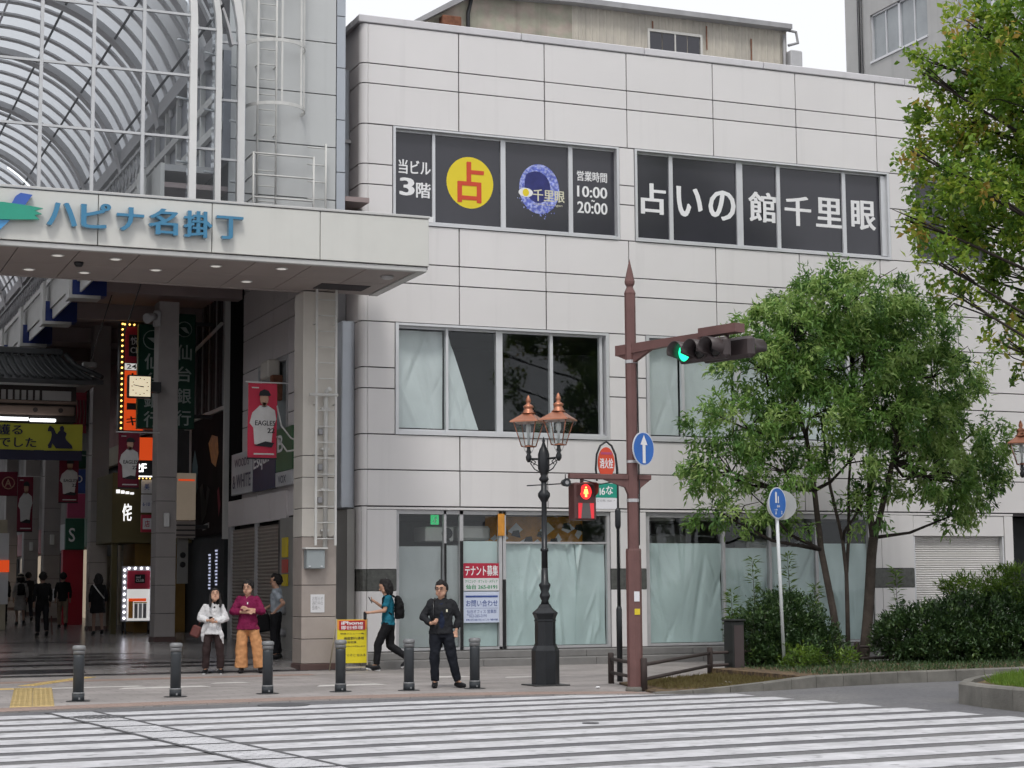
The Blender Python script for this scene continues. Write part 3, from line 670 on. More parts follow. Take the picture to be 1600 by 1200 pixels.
MB().box(21.59, 21.63, 5.935, 5.955, 15.46, 16.06).build('mullion', MATS['ac_white'], hw)
MB().box(15.0, 15.5, 5.7, 5.97, 15.0, 15.75, ch=.02).build('rust_box', MATS['rust'], hut)
m = MB(); m.tube([(15.75, 5.9, 13.2), (15.75, 5.9, 15.9), (15.9, 5.9, 16.6)], .05, 6); m.build('drain_pipe', MATS['dark_metal'], hut)
m = MB(); m.tube([(24.9, 5.9, 13.2), (24.9, 5.9, 16.4)], .045, 6); m.tube([(24.9, 5.9, 16.55), (25.25, 5.85, 16.5), (25.3, 5.85, 16.2), (25.0, 5.85, 16.1)], .04, 6); m.build('gutter_pipe', MATS['pipe_grey'], hut)
MB().box(24.98, 25.35, 5.7, 6.1, 15.25, 15.95, ch=.03).build('meter_box', MATS['aluminium_dull'], hut)
for a, z in ((23.9, 16.1), (22.55, 16.3), (20.95, 16.25)): MB().box(a, a + .035, 5.965, 5.973, z - .55, z + .1).build('rust_streak', MATS['rust'], hut)
# ---------------------------------------------------------------- grey building behind, its long side facing left
gb = thing('grey_building', 'plain grey rendered office block rising behind the white building', 'building', (36, 14, 0))
cols = [(-12, 13.38 - .05), (14.84, 18.3)]
m = MB(); gx = 36.0
zs_w = [(20.2, 22.0), (23.4, 25.2), (16.8, 18.6)]
ywin = [(14.84, 18.30), (9.4, 13.35), (4.0, 7.9), (-1.4, 2.5)]
cuts = sorted(set([-6, 19.6] + [v for w in ywin for v in w])); zc = sorted(set([0, 26.5] + [v for w in zs_w for v in w]))
for a, b in zip(cuts, cuts[1:]):
    for c, d in zip(zc, zc[1:]):
        if (a, b) in ywin and (c, d) in zs_w: continue
        m.box(gx, gx + .3, a, b, c, d)
m.box(gx, 50, 19.6, 19.9, 0, 26.5); m.box(gx, 50, -6, 19.6, 26.5, 26.8); m.build('wall', MATS['grey_render'], gb)
MB().box(gx + .7, gx + .8, -6, 19.5, 0, 26.4).build('inner_wall', MATS['room_dark'], gb)
for a, b in ywin:
    for c, d in zs_w:
        f = MB(); f.box(gx + .06, gx + .2, a, a + .07, c, d); f.box(gx + .06, gx + .2, b - .07, b, c, d); f.box(gx - .04, gx + .2, a, b, c, c + .08); f.box(gx + .06, gx + .2, a, b, d - .06, d)
        mid = (a + b) / 2; f.box(gx + .06, gx + .2, mid - .06, mid + .06, c, d)
        for q in (.25, .75): f.box(gx + .09, gx + .18, a + (b - a) * q - .025, a + (b - a) * q + .025, c, d)
        wo = f.build('window', MATS['aluminium'], gb)
        for k in range(4): MB().box(gx + .13, gx + .136, a + (b - a) * k / 4 + .03, a + (b - a) * (k + 1) / 4 - .03, c + .08, d - .06).build('pane', MATS['frost_glass'], wo)
m = MB(); m.cyl((gx - .05, 18.95, 12), (gx - .05, 18.95, 26.4), .05, n=8); m.cyl((gx - .05, 18.75, 12), (gx - .05, 18.75, 26.4), .025, n=8); m.build('drain_pipe', MATS['dark_metal'], gb)
# ---------------------------------------------------------------- arcade entrance canopy
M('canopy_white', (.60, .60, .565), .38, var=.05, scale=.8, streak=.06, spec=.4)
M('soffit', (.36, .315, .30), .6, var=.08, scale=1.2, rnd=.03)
M('trim_grey', (.50, .50, .49), .4, var=.06)
M('tower_panel', (.50, .515, .515), .4, var=.05, scale=.7, streak=.1, rnd=.02)
M('tower_edge', (.40, .43, .47), .3, var=.05, metal=.3)
M('steel_white', (.66, .66, .65), .4, var=.06, metal=.1)
M('ladder_white', (.60, .60, .58), .5, var=.12, streak=.25)
M('letter_blue', (.03, .185, .33), .25, var=.10, coat=.5)
M('logo_green', (.01, .30, .20), .3, var=.1, coat=.4); M('logo_blue', (.03, .10, .42), .3, var=.1, coat=.4); M('logo_sky', (.06, .30, .62), .3, var=.1, coat=.4)
Memit('downlight', (1, .95, .88), .3, (.7, .7, .68))
can = thing('entrance_canopy', 'long pale canopy with blue raised characters over the arcade mouth', 'canopy', (4.5, -3.7, 7.5))
fx = [-2.5, -.9, 1.1, 3.1, 5.12, 7.14, 9.15, 11.27]
for a, b in zip(fx, fx[1:]): piece('fascia_panel', MATS['canopy_white'], can, a + .007, b - .007, -3.7, -3.64, 7.575, 8.47, ch=.006)
m = MB(); m.box(-2.5, 11.26, -3.635, -3.5, 7.52, 8.48); m.box(11.1, 11.26, -3.5, -.66, 7.52, 8.48); m.box(-2.5, 11.2, -3.5, -.66, 8.40, 8.47); m.build('canopy_frame', MATS['joint'], can)
MB().box(-2.5, 11.28, -3.72, -3.5, 8.482, 8.53, ch=.008).build('top_cap', MATS['trim_grey'], can)
MB().box(-2.5, 11.24, -3.67, -3.56, 7.47, 7.56, ch=.012).build('drip_edge', MATS['trim_grey'], can); MB().box(11.05, 11.24, -3.55, -.66, 7.47, 7.56, ch=.012).build('drip_edge', MATS['trim_grey'], can)
MB().box(11.255, 11.28, -3.64, -.66, 7.575, 8.47).build('end_panel', MATS['canopy_white'], can)
x = -2.5
while x < 10.9:
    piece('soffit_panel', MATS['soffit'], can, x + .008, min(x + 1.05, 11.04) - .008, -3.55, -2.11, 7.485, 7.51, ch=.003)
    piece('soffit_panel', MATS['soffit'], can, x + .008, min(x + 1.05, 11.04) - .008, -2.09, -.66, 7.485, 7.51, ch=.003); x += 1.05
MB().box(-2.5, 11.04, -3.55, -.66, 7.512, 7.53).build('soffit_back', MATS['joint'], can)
MB().box(9.75, 10.75, -1.75, -1.12, 7.474, 7.483).build('hatch', MATS['joint'], can)
MB().box(-2.5, 9.62, -.66, -.58, 7.47, 8.4).build('back_panel', MATS['soffit'], can)
for (x, y) in [(4.54, -2.99), (5.56, -2.97), (4.25, -1.38), (5.26, -1.39), (6.45, -2.12), (8.33, -1.46), (8.60, -3.05), (3.3, -3.0), (3.0, -1.4), (7.4, -2.9)]:
    d = MB().lathe([(.12, 7.482), (.12, 7.472), (.10, 7.470)], (x, y), 16).build('downlight', MATS['steel_white'], can)
    MB().lathe([(.09, 7.4695), (.085, 7.468)], (x, y), 16).build('lens', MATS['downlight'], d)
MB().lathe([(.06, 7.42), (.11, 7.44), (.13, 7.484)], (10.69, -2.94), 14).build('dome_camera', MATS['aluminium_dull'], can)
MB().lathe([(.05, 7.40), (.08, 7.44), (.09, 7.484)], (5.0, -2.4), 12).build('sensor', MATS['dark_metal'], can)
for ch_, a, b, q0, q1 in (('ハ', 4.22, 4.74, 7.83, 8.27), ('ピ', 4.80, 5.32, 7.83, 8.30), ('ナ', 5.42, 5.90, 7.83, 8.27), ('名', 5.98, 6.50, 7.80, 8.29), ('掛', 6.60, 7.12, 7.79, 8.29), ('丁', 7.19, 7.68, 7.80, 8.24)):
    lettering(ch_, MATS['letter_blue'], can, a, b, q0, q1, -3.73, name='character', bold=.03, depth=.055)
m = MB(); m.prism([(3.55, 8.02), (3.75, 8.0), (3.98, 8.36), (3.78, 8.38), (3.70, 8.32)], -3.80, -3.72); m.build('logo_stroke', MATS['logo_blue'], can)
m = MB(); m.prism([(3.0, 7.98), (3.3, 7.88), (3.7, 7.90), (4.10, 7.93), (4.02, 8.0), (4.14, 8.03), (4.02, 8.08), (4.16, 8.13), (3.9, 8.16), (3.5, 8.19), (3.0, 8.18)], -3.84, -3.76); m.build('logo_stroke', MATS['logo_green'], can)
m = MB(); m.prism([(3.2, 7.70), (3.42, 7.68), (3.66, 7.94), (3.45, 7.95)], -3.80, -3.72); m.build('logo_stroke', MATS['logo_sky'], can)

# ---------------------------------------------------------------- service tower beside the gable, with caged ladder
tw = thing('service_tower', 'pale grey panelled tower wall with a caged ladder beside the glass gable', 'tower', (9.4, -.6, 7.5))
tz = [8.45, 9.40, 10.49, 11.58, 12.67, 13.76, 14.85, 15.9]
for a, b in zip(tz, tz[1:]):
    piece('tower_panel', MATS['tower_panel'], tw, 8.16, 10.365, -.6, -.55, a + .01, b - .01)
    piece('tower_edge_panel', MATS['tower_edge'], tw, 10.385, 10.57, -.59, -.3, a + .6, b + .585)
MB().box(8.16, 10.55, -.555, 2.6, 8.45, 15.9).build('tower_core', MATS['joint'], tw)
def hoop(z, xc=9.03, r=.62):
    pts = [(8.45, -.62, z)] + [(xc + r * math.cos(a), -.75 - .62 * math.sin(a), z) for a in [math.pi * (1 - k / 12) for k in range(13)]] + [(9.63, -.62, z)]
    m = MB()
    for k in range(len(pts) - 1):
        a, b = Vector(pts[k]), Vector(pts[k + 1]); d = (b - a).normalized(); nrm = d.cross(Vector((0, 0, 1))) * .008
        m.loft([[a - nrm + Vector((0, 0, -.035)), a + nrm + Vector((0, 0, -.035)), a + nrm + Vector((0, 0, .035)), a - nrm + Vector((0, 0, .035))], [b - nrm + Vector((0, 0, -.035)), b + nrm + Vector((0, 0, -.035)), b + nrm + Vector((0, 0, .035)), b - nrm + Vector((0, 0, .035))]], True, True, False)
    m.build('cage_hoop', MATS['ladder_white'], tw)
for z in (11.10, 12.38, 13.6, 14.8): hoop(z)
for k in range(5):
    a = math.pi * (1 - k / 4); MB().box(9.03 + .62 * math.cos(a) - .02, 9.03 + .62 * math.cos(a) + .02, -.755 - .62 * math.sin(a), -.745 - .62 * math.sin(a), 11.07, 14.85).build('cage_bar', MATS['ladder_white'], tw)
m = MB()
for x in (8.68, 9.06): m.cyl((x, -.82, 8.4), (x, -.82, 15), .022, n=8)
z = 8.6
while z < 15: m.cyl((8.68, -.82, z), (9.06, -.82, z), .012, n=6); z += .31
for z in (9.2, 10.6, 12, 13.5):
    for x in (8.68, 9.06): m.cyl((x, -.82, z), (x, -.6, z), .015, n=6)
m.build('cage_ladder', MATS['ladder_white'], tw)
m = MB()
for x in (8.5, 9.72, 10.1): m.cyl((x, -1.25 if x < 9.8 else -.8, 8.45), (x, -1.25 if x < 9.8 else -.8, 10.1 if x < 9.8 else 10.5), .022, n=6)
for z in (9.2, 9.65, 10.08): m.cyl((8.5, -1.25, z), (9.72, -1.25, z), .02, n=6); m.cyl((8.5, -1.25, z), (8.5, -.6, z), .02, n=6)
for z in (9.0, 9.35, 9.7, 10.05, 10.4): m.cyl((9.72, -.8, z), (10.1, -.8, z), .014, n=6)
m.build('landing_rail', MATS['ladder_white'], tw)

# ---------------------------------------------------------------- glass gable: three arched frames stepping back
gab = thing('glass_gable', 'stepped arched glass screen closing the front of the arcade vault', 'glass screen', (4.5, -3, 8.5))
XC, ZS = 4.5, 12.1
def arch_pts(Rr, n=28): return [(XC + Rr, 8.5)] + [(XC + Rr * math.cos(math.pi * k / n), ZS + Rr * math.sin(math.pi * k / n)) for k in range(n + 1)] + [(XC - Rr, 8.5)]
def arch_frame(Rr, w, y0, y1, name):
    o_, i_ = arch_pts(Rr), arch_pts(Rr - w); m = MB()
    for k in range(len(o_) - 1):
        (a, b), (c, d) = o_[k], o_[k + 1]; (e, f), (g, h) = i_[k], i_[k + 1]
        m.loft([[(a, y0, b), (e, y0, f), (e, y1, f), (a, y1, b)], [(c, y0, d), (g, y0, h), (g, y1, h), (c, y1, d)]], True, False, False)
    return m.build(name, MATS['steel_white'], gab)
arch_frame(2.48, .13, -3.05, -2.93, 'arch_frame'); arch_frame(3.10, .11, -2.35, -2.22, 'arch_frame'); arch_frame(3.72, .14, -1.66, -1.5, 'arch_frame')
M('ring_plate', (.40, .42, .46), .3, var=.1, metal=.2)
for Rr, y0, y1 in ((2.44, -2.92, -2.36), (3.06, -2.21, -1.67)):        # the returns between the steps
    p_ = arch_pts(Rr); m = MB(); m.loft([[(x, y0, z) for x, z in p_], [(x, y1, z) for x, z in p_]], False, False, False); m.build('return_glass', MATS['glass_gable'], gab)
M('mullion_grey', (.52, .53, .54), .4, var=.06, metal=.2)
mz = [9.81, 10.98, 12.13, 13.3]
for x in (2.38, 3.26, 4.18, 5.10, 6.0):
    h = ZS + math.sqrt(max(0, 2.36 ** 2 - (x - XC) ** 2)); MB().box(x - .03, x + .03, -3.03, -2.95, 8.5, h).build('mullion', MATS['mullion_grey'], gab)
for z in mz:
    hw = 2.36 if z < ZS else math.sqrt(max(.01, 2.36 ** 2 - (z - ZS) ** 2)); MB().box(XC - hw, XC + hw, -3.02, -2.96, z - .022, z + .022).build('transom', MATS['mullion_grey'], gab)
    for Ra, Rb, y in ((2.48, 3.0, -2.29), (3.10, 3.6, -1.58)):
        for s_ in (1, -1):
            if z < ZS + 1: MB().box(XC + s_ * Ra if s_ > 0 else XC - Rb, XC + Rb if s_ > 0 else XC - Ra, y - .03, y + .03, z - .022, z + .022).build('transom', MATS['mullion_grey'], gab)
gx_ = [XC - 2.36, 2.38, 3.26, 4.18, 5.10, 6.0, XC + 2.36]; gzz = [8.5] + mz + [14.5]
for a, b in zip(gx_, gx_[1:]):
    for c, d in zip(gzz, gzz[1:]):
        tops = lambda x: ZS + math.sqrt(max(0, 2.37 ** 2 - (x - XC) ** 2))
        ta, tb = min(d, tops(a)), min(d, tops(b))
        if max(ta, tb) <= c + .02: continue
        MB().face([(a + .03, -2.99, c + .02), (b - .03, -2.99, c + .02), (b - .03, -2.99, max(tb, c + .021)), (a + .03, -2.99, max(ta, c + .021))]).build('pane', MATS['glass_gable'], gab)
for Ra, Rb, y in ((2.50, 3.0, -2.28), (3.12, 3.59, -1.57)):
    a_, b_ = arch_pts(Ra), arch_pts(Rb); n = len(a_)
    segs = [(0, 1)] + [(k, k + 7) for k in range(1, 29, 7)] + [(n - 2, n - 1)]
    for (s0, s1) in segs:
        m = MB(); m.loft([[(x, y, z) for x, z in a_[s0:s1 + 1]], [(x, y, z) for x, z in b_[s0:s1 + 1]]], False, False, False); m.build('pane', MATS['glass_gable'], gab)
for z in (9.4, 10.6, 11.7):                                  # spider brackets behind the side glass
    for x in (6.65, 7.3, 7.95):
        MB().cyl((x, -2.9 + (x - 6.6) * 1.0, z), (x + .28, -2.6 + (x - 6.6) * 1.0, z + .05), .022, n=6).build('bracket', MATS['mullion_grey'], gab)
for (px_, y) in ((6.98, -2.7), (7.62, -2.0), (8.26, -1.4)): MB().box(px_ - .035, px_ + .035, y, y + .2, 8.5, 12.4).build('rear_post', MATS['ring_plate'], gab)

# ---------------------------------------------------------------- vault
M('vault_sheet', (.60, .61, .63), .5, var=.04, scale=.4, translucent=.80)
M('rib_grey', (.44, .44, .45), .5, var=.06); M('beam_grey', (.38, .38, .39), .5, var=.06)
vault = thing('vault_roof', 'translucent barrel vault with many thin grey ribs over the arcade', 'roof', (4.5, 0, 11.35))
VX, VZ, VR = 4.5, 11.35, 3.44
def vp(a, y, r=VR): return (VX + r * math.cos(a), y, VZ + r * math.sin(a))
A0, A1 = R_(10), R_(170)
angs = [A0 + (A1 - A0) * k / 32 for k in range(33)]
def rib_mesh(w, d, n=32):
    m = MB(); rings = []
    for a in angs: rings.append([vp(a, -w / 2), vp(a, w / 2), vp(a, w / 2, VR - d), vp(a, -w / 2, VR - d)])
    m.loft(rings, True, True, False); me = bpy.data.meshes.new('rib'); og = Vector((4.5, 0, 11.35)); me.from_pydata([v - og for v in m.v], [], m.f); return me
rm = rib_mesh(.20, .045); rm.materials.append(MATS['rib_grey']); bmh = rib_mesh(.36, .15); bmh.materials.append(MATS['beam_grey'])
y = -2.0; yb = 4.6 - 4.7 * 2
k = 0
while y < 62:
    near = abs(((y - 4.6 + 2.35) % 4.7) - 2.35) < .4
    o = bpy.data.objects.new('rib', rm); link(o); o.parent = vault; o.location = (0, y, 0); y += .94
for k in range(-1, 13):
    o = bpy.data.objects.new('main_arch', bmh); link(o); o.parent = vault; o.location = (0, 4.6 + 4.7 * k, 0)
    m = MB(); ya, yb2 = 4.6 + 4.7 * k, 4.6 + 4.7 * (k + 1); m.loft([[vp(a, ya, VR + .02) for a in angs], [vp(a, yb2, VR + .02) for a in angs]], False, False); m.build('vault_sheet', MATS['vault_sheet'], vault)
for a in (22, 48, 70, 90, 110, 132, 158): MB().cyl(vp(R_(a), -2.4, VR - .1), vp(R_(a), 62, VR - .1), .028, n=8).build('purlin', MATS['dark_metal'] if a != 90 else MATS['rib_grey'], vault)
Memit('rope_light', (1, 1, 1), 1.5)
m = MB(); m.tube([vp(R_(a), 18.4, VR - .42) for a in range(35, 62, 3)], .022, 6); m.build('rope_light', MATS['rope_light'], vault)
MB().box(VX - 3.7, VX + 3.7, 66, 66.2, .8, 15).build('far_end_screen', MATS['vault_sheet'], vault)

# ---------------------------------------------------------------- arcade side structure (eaves, beams, soffit)
M('eave_white', (.56, .56, .54), .5, var=.08, streak=.1); M('beam_blue', (.012, .03, .17), .4, var=.15); M('side_soffit', (.30, .24, .235), .7, var=.15, scale=.8); M('clerestory', (.20, .21, .24), .4, var=.2)
ea = thing('arcade_eaves', 'side eaves of the arcade with blue cross beams and a maintenance rail', 'eaves', (8, 20, 9))
MB().box(7.72, 8.05, -1.2, 62, 12.1, 12.42).build('gutter_beam', MATS['beam_grey'], ea)
MB().box(7.9, 8.05, -1.2, 62, 9.9, 12.1).build('clerestory_wall', MATS['clerestory'], ea)
y = -.8
while y < 50: piece('clerestory_post', MATS['eave_white'], ea, 7.80, 7.9, y, y + .10, 9.9, 12.1); y += 1.175
for z in (11.15, 10.5): MB().box(7.78, 7.88, -1.2, 62, z, z + .16).build('clerestory_rail', MATS['eave_white'], ea)
MB().box(6.9, 11.1, -.55, 62, 9.42, 9.52).build('side_soffit', MATS['side_soffit'], ea)
MB().box(6.82, 6.9, -.55, 62, 9.2, 9.9).build('inner_fascia', MATS['eave_white'], ea)
MB().box(6.9, 7.9, -.55, 62, 9.75, 9.88).build('walkway', MATS['beam_grey'], ea)
for k in range(11):
    y = .33 + 4.7 * k
    b = MB().box(6.70, 7.55, y, y + .5, 8.86, 9.41).build('cross_beam', MATS['beam_blue'], ea)
    MB().box(7.55, 11.0, y + .02, y + .48, 8.98, 9.41).build('beam_web', MATS['side_soffit'], b)
    MB().box(6.62, 6.70, y - .04, y + .54, 8.76, 9.95, ch=.01).build('end_plate', MATS['eave_white'], b)
    MB().box(6.68, 7.4, y - .03, y + .53, 8.78, 8.86).build('beam_shoe', MATS['eave_white'], b)
    m = MB(); m.box(6.86, 6.9, y + .7, y + 4.5, 8.9, 9.19); m.build('fascia_flap', MATS['eave_white'], ea)
    MB().cyl((7.5, y + 2.2, 9.38), (7.5, y + 2.9, 9.38), .13, n=12).build('soffit_lamp', MATS['eave_white'], ea)
    MB().cyl((7.9, y + .6, 9.41), (7.6, y + 2.5, 7.6 + .0), .015, n=5).build('hanger_rod', MATS['dark_metal'], ea) if k in (1, 2) else None
m = MB()
y = 0
while y < 60:
    m.box(6.6, 6.64, y, y + .05, 9.9, 10.36); m.cyl((6.62, y, 9.95), (6.62, y + .38, 10.3), .014, n=4); m.cyl((6.62, y + .38, 9.95), (6.62, y, 10.3), .014, n=4); y += .4
m.build('railing_lattice', MATS['pipe_grey'], ea, kind='stuff')
m = MB(); m.box(6.58, 6.66, -.5, 62, 10.34, 10.40); m.build('handrail', MATS['pipe_grey'], ea)

# ---------------------------------------------------------------- arcade pillars
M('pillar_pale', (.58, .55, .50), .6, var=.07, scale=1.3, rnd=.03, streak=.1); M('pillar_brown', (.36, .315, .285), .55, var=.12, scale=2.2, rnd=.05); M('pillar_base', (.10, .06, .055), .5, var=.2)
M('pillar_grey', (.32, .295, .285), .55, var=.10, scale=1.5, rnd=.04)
def pillar(x0, x1, y0, y1, ztop, zs, label, hi, lo, lamp=True, cut=2.5):
    zb = gz(y0); t = thing('arcade_pillar', label, 'pillar', (x0, y0, zb), 'stone clad pillars along the arcade')
    MB().box(x0 + .02, x1 - .02, y0 + .02, y1 - .02, zb - .1, ztop).build('core', MATS['joint'], t)
    MB().box(x0 - .025, x1 + .025, y0 - .025, y1 + .025, zb - .05, zb + .12, ch=.01).build('base', MATS['pillar_base'], t)
    zz = [zb + .12] + [z for z in zs if z > zb + .2] + [ztop]
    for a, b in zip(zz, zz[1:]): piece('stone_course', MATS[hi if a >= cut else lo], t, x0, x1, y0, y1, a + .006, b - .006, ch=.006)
    if lamp:
        MB().box((x0 + x1) / 2 - .07, (x0 + x1) / 2 + .07, y0 - .11, y0, 3.15, 3.5, ch=.02).build('wall_lamp', MATS['steel_white'], t)
    return t
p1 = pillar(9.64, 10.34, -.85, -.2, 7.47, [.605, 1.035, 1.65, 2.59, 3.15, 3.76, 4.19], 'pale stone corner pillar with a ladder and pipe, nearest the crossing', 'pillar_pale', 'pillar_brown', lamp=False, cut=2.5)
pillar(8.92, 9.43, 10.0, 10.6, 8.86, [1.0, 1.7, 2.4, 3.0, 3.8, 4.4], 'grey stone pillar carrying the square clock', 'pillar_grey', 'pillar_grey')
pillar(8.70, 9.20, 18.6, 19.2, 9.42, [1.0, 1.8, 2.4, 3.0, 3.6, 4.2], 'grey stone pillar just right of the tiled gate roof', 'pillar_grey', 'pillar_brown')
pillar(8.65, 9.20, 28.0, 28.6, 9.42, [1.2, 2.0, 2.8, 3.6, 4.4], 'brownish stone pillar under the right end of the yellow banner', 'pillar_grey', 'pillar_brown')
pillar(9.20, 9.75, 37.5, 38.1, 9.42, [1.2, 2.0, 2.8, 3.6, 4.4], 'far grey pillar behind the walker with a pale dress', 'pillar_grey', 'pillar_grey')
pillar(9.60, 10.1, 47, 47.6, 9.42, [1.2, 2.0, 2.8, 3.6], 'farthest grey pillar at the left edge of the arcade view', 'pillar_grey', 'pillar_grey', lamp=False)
# ladder, pipe, box and notice on the near pillar
ld = thing('wall_ladder', 'white steel ladder fixed to the near pillar up to the canopy hatch', 'ladder', (10.05, -1.0, 2.4))
m = MB()
for x in (9.86, 10.26): m.box(x - .022, x + .022, -1.06, -1.03, 2.42, 7.9)
m.build('stiles', MATS['ladder_white'], ld)
z = 2.55
while z < 7.8: MB().cyl((9.86, -1.045, z), (10.26, -1.045, z), .013, n=6).build('rung', MATS['ladder_white'], ld); z += .315
for z in (2.6, 4.2, 5.2, 6.8):
    for x in (9.86, 10.26): MB().cyl((x, -1.03, z), (x, -.85, z), .014, n=6).build('standoff', MATS['ladder_white'], ld)
pp = thing('cable_conduit', 'white conduit pipe running down the near pillar behind the ladder', 'pipe', (10.05, -.95, 2.3))
MB().tube([(10.08, -.95, 2.38), (10.08, -.95, 5.3), (10.08, -1.0, 5.45), (10.12, -1.1, 5.5)], .045, 10).build('conduit', MATS['ladder_white'], pp)
for z in (2.7, 3.5, 4.3, 5.1): MB().box(10.0, 10.16, -.96, -.85, z, z + .04).build('clamp', MATS['ladder_white'], pp)
for z in (3.25, 3.9, 4.6): MB().box(9.93, 10.02, -.97, -.86, z, z + .12, ch=.01).build('junction', MATS['pipe_grey'], pp)
MB().cyl((9.72, -1.05, 5.38), (10.3, -1.05, 5.38), .03, n=8).build('arm', MATS['ladder_white'], pp)
bx_ = thing('switch_box', 'grey metal switch box on the near pillar under the ladder', 'box', (9.85, -1.0, 1.95)); M('switch_grey', (.30, .335, .345), .5, var=.08)
MB().box(9.68, 10.05, -1.06, -.85, 1.97, 2.34, ch=.012).build('box', MATS['switch_grey'], bx_); MB().box(9.64, 10.10, -1.10, -.85, 2.345, 2.38, ch=.006).build('hood', MATS['ladder_white'], bx_)
for x in (9.74, 9.98): MB().box(x - .02, x + .02, -1.07, -1.06, 2.0, 2.03).build('bolt', MATS['aluminium'], bx_)
nt_ = thing('paper_notice', 'white paper notice taped to the near pillar', 'notice', (9.95, -.86, 1.12)); MB().box(9.82, 10.10, -.862, -.853, 1.12, 1.47).build('paper', MATS['sign_white'], nt_)
lettering('お知らせ\n通行中の\n皆様へ', MATS['pipe_grey'], nt_, 9.85, 10.07, 1.17, 1.43, -.864, bold=0)
# box duct on the side wall by the corner
dk = thing('wall_duct', 'tall grey sheet-metal duct beside the building corner under the canopy', 'duct', (11.0, .9, 3.2))
MB().box(10.80, 11.085, .35, .95, 3.22, 7.1, ch=.02).build('front_casing', MATS['tower_edge'], dk); MB().box(10.86, 11.085, .97, 1.7, 3.22, 7.9, ch=.02).build('rear_casing', MATS['aluminium_dull'], dk)
M('alcove_grey', (.28, .275, .26), .7, var=.08)
part_box('side_base_wall', MATS['alcove_grey'], bld, 10.9, 11.06, .25, 5.5, .0, 3.2)
dp = thing('downpipe', 'grey downpipe in the gap between tower and white building', 'pipe', (10.95, 1.0, 8.6)); MB().box(10.86, 11.06, .7, 1.0, 8.6, 12.55, ch=.02).build('pipe', MATS['tower_edge'], dp); MB().box(10.82, 11.08, .66, 1.04, 10.95, 11.02).build('collar', MATS['aluminium_dull'], dp)
# roller shutters, sign boards and small fittings on the arcade side of the building
def shutter_x(y0, y1, z0, z1, mat, name):
    m = MB(); n = int((z1 - z0) / .085); prof = []
    for k in range(n):
        z = z0 + (z1 - z0) * k / n; prof += [(CX + .02, z), (CX - .008, z + .045)]
    m.loft([[(x, y1, z) for x, z in prof], [(x, y0, z) for x, z in prof]], False, False, False); return m.build(name, MATS[mat], bld)
M('matte_black', (.010, .010, .011), .95, spec=.05)
shutter_x(8.45, 10.9, .28, 3.15, 'shutter_brown', 'side_shutter'); shutter_x(6.2, 8.3, .25, 3.15, 'shutter_brown', 'side_shutter')
part_box('shutter_post', MATS['aluminium_dull'], bld, CX - .05, CX + .05, 8.31, 8.44, .25, 3.2); part_box('shutter_post', MATS['aluminium_dull'], bld, CX - .05, CX + .05, 10.91, 11.2, .25, 3.2); part_box('shutter_post', MATS['dark_metal'], bld, CX - .05, CX + .05, 5.9, 6.18, .2, 3.2)
part_box('side_wall_strip', MATS['matte_black'], bld, CX + .005, CX + .2, 10.0, 11.4, 3.9, 13.38); part_box('side_wall_foot', MATS['matte_black'], bld, CX + .005, CX + .2, 10.95, 11.4, 0, 3.89)
for a, b in ((5.5, 6.85), (6.87, 8.2), (8.22, 9.55), (9.57, 11.2)): piece('side_lintel', fas, bld, CX - .06, CX + .02, a, b, 3.2, 3.86)
M('sign_grey_white', (.52, .53, .55), .5, var=.06); M('sign_navy', (.02, .025, .075), .4, var=.1); M('sign_green', (.03, .12, .045), .4, var=.1)
sb = thing('pale_shop_board', 'pale grey shop board reading and WHITE above the shutters', 'sign', (11, 9.3, 3.95)); MB().box(10.93, 11.02, 8.30, 10.45, 3.97, 5.02, ch=.01).build('board', MATS['sign_grey_white'], sb)
lettering('& WHITE', MATS['sign_navy'], sb, -10.3, -8.42, 4.12, 4.48, 0, side=10.925, bold=.02); lettering("WOOD'S", MATS['sign_navy'], sb, -10.1, -8.6, 4.66, 4.88, 0, side=10.925, bold=.02)
sb2 = thing('navy_shop_board', 'navy shop board with white script under the red player banner', 'sign', (11, 7.1, 3.95)); MB().box(10.93, 11.02, 6.1, 8.26, 3.95, 5.05, ch=.01).build('board', MATS['sign_navy'], sb2)
lettering('Esquire', LT, sb2, -8.15, -6.2, 4.38, 4.85, 0, side=10.925, bold=.015, shear=.08)
sb3 = thing('green_shop_board', 'green and white shop board partly hidden by the near pillar', 'sign', (11, 5.4, 3.95)); MB().box(10.93, 11.02, 4.6, 6.06, 4.3, 5.3, ch=.01).build('board', MATS['sign_green'], sb3); MB().box(10.925, 11.02, 4.6, 6.06, 3.95, 4.29, ch=.01).build('lower_board', MATS['sign_grey_white'], sb3)
lettering('VOX', MATS['sign_navy'], sb3, -5.8, -5.1, 4.02, 4.2, 0, side=10.92); lettering('B', LT, sb3, -5.9, -5.4, 4.75, 5.15, 0, side=10.925)
la = thing('wall_lantern', 'rust stained wall lantern high on the side wall behind the pillar', 'lantern', (10.9, 6.3, 6.6)); MB().box(10.75, 11.06, 6.2, 6.9, 6.55, 7.0, ch=.04).build('lamp_body', MATS['pillar_pale'], la); MB().box(10.8, 11.06, 5.95, 6.15, 6.0, 6.6, ch=.02).build('bracket', MATS['rust'], la)
jb = thing('meter_group', 'yellow stickers and small meters on the narrow wall left of the pillar', 'meter', (10.95, 4.9, .8))
M('sticker_yellow', (.65, .5, .03), .5); M('sticker_red', (.5, .09, .07), .5)
MB().box(10.86, 10.895, 4.75, 5.2, 2.3, 2.75).build('sticker', MATS['sticker_yellow'], jb); MB().box(10.86, 10.895, 4.75, 5.2, 1.95, 2.25).build('sticker', MATS['sticker_red'], jb); MB().box(10.86, 10.895, 4.75, 5.2, 1.65, 1.92).build('sticker', MATS['sticker_yellow'], jb)
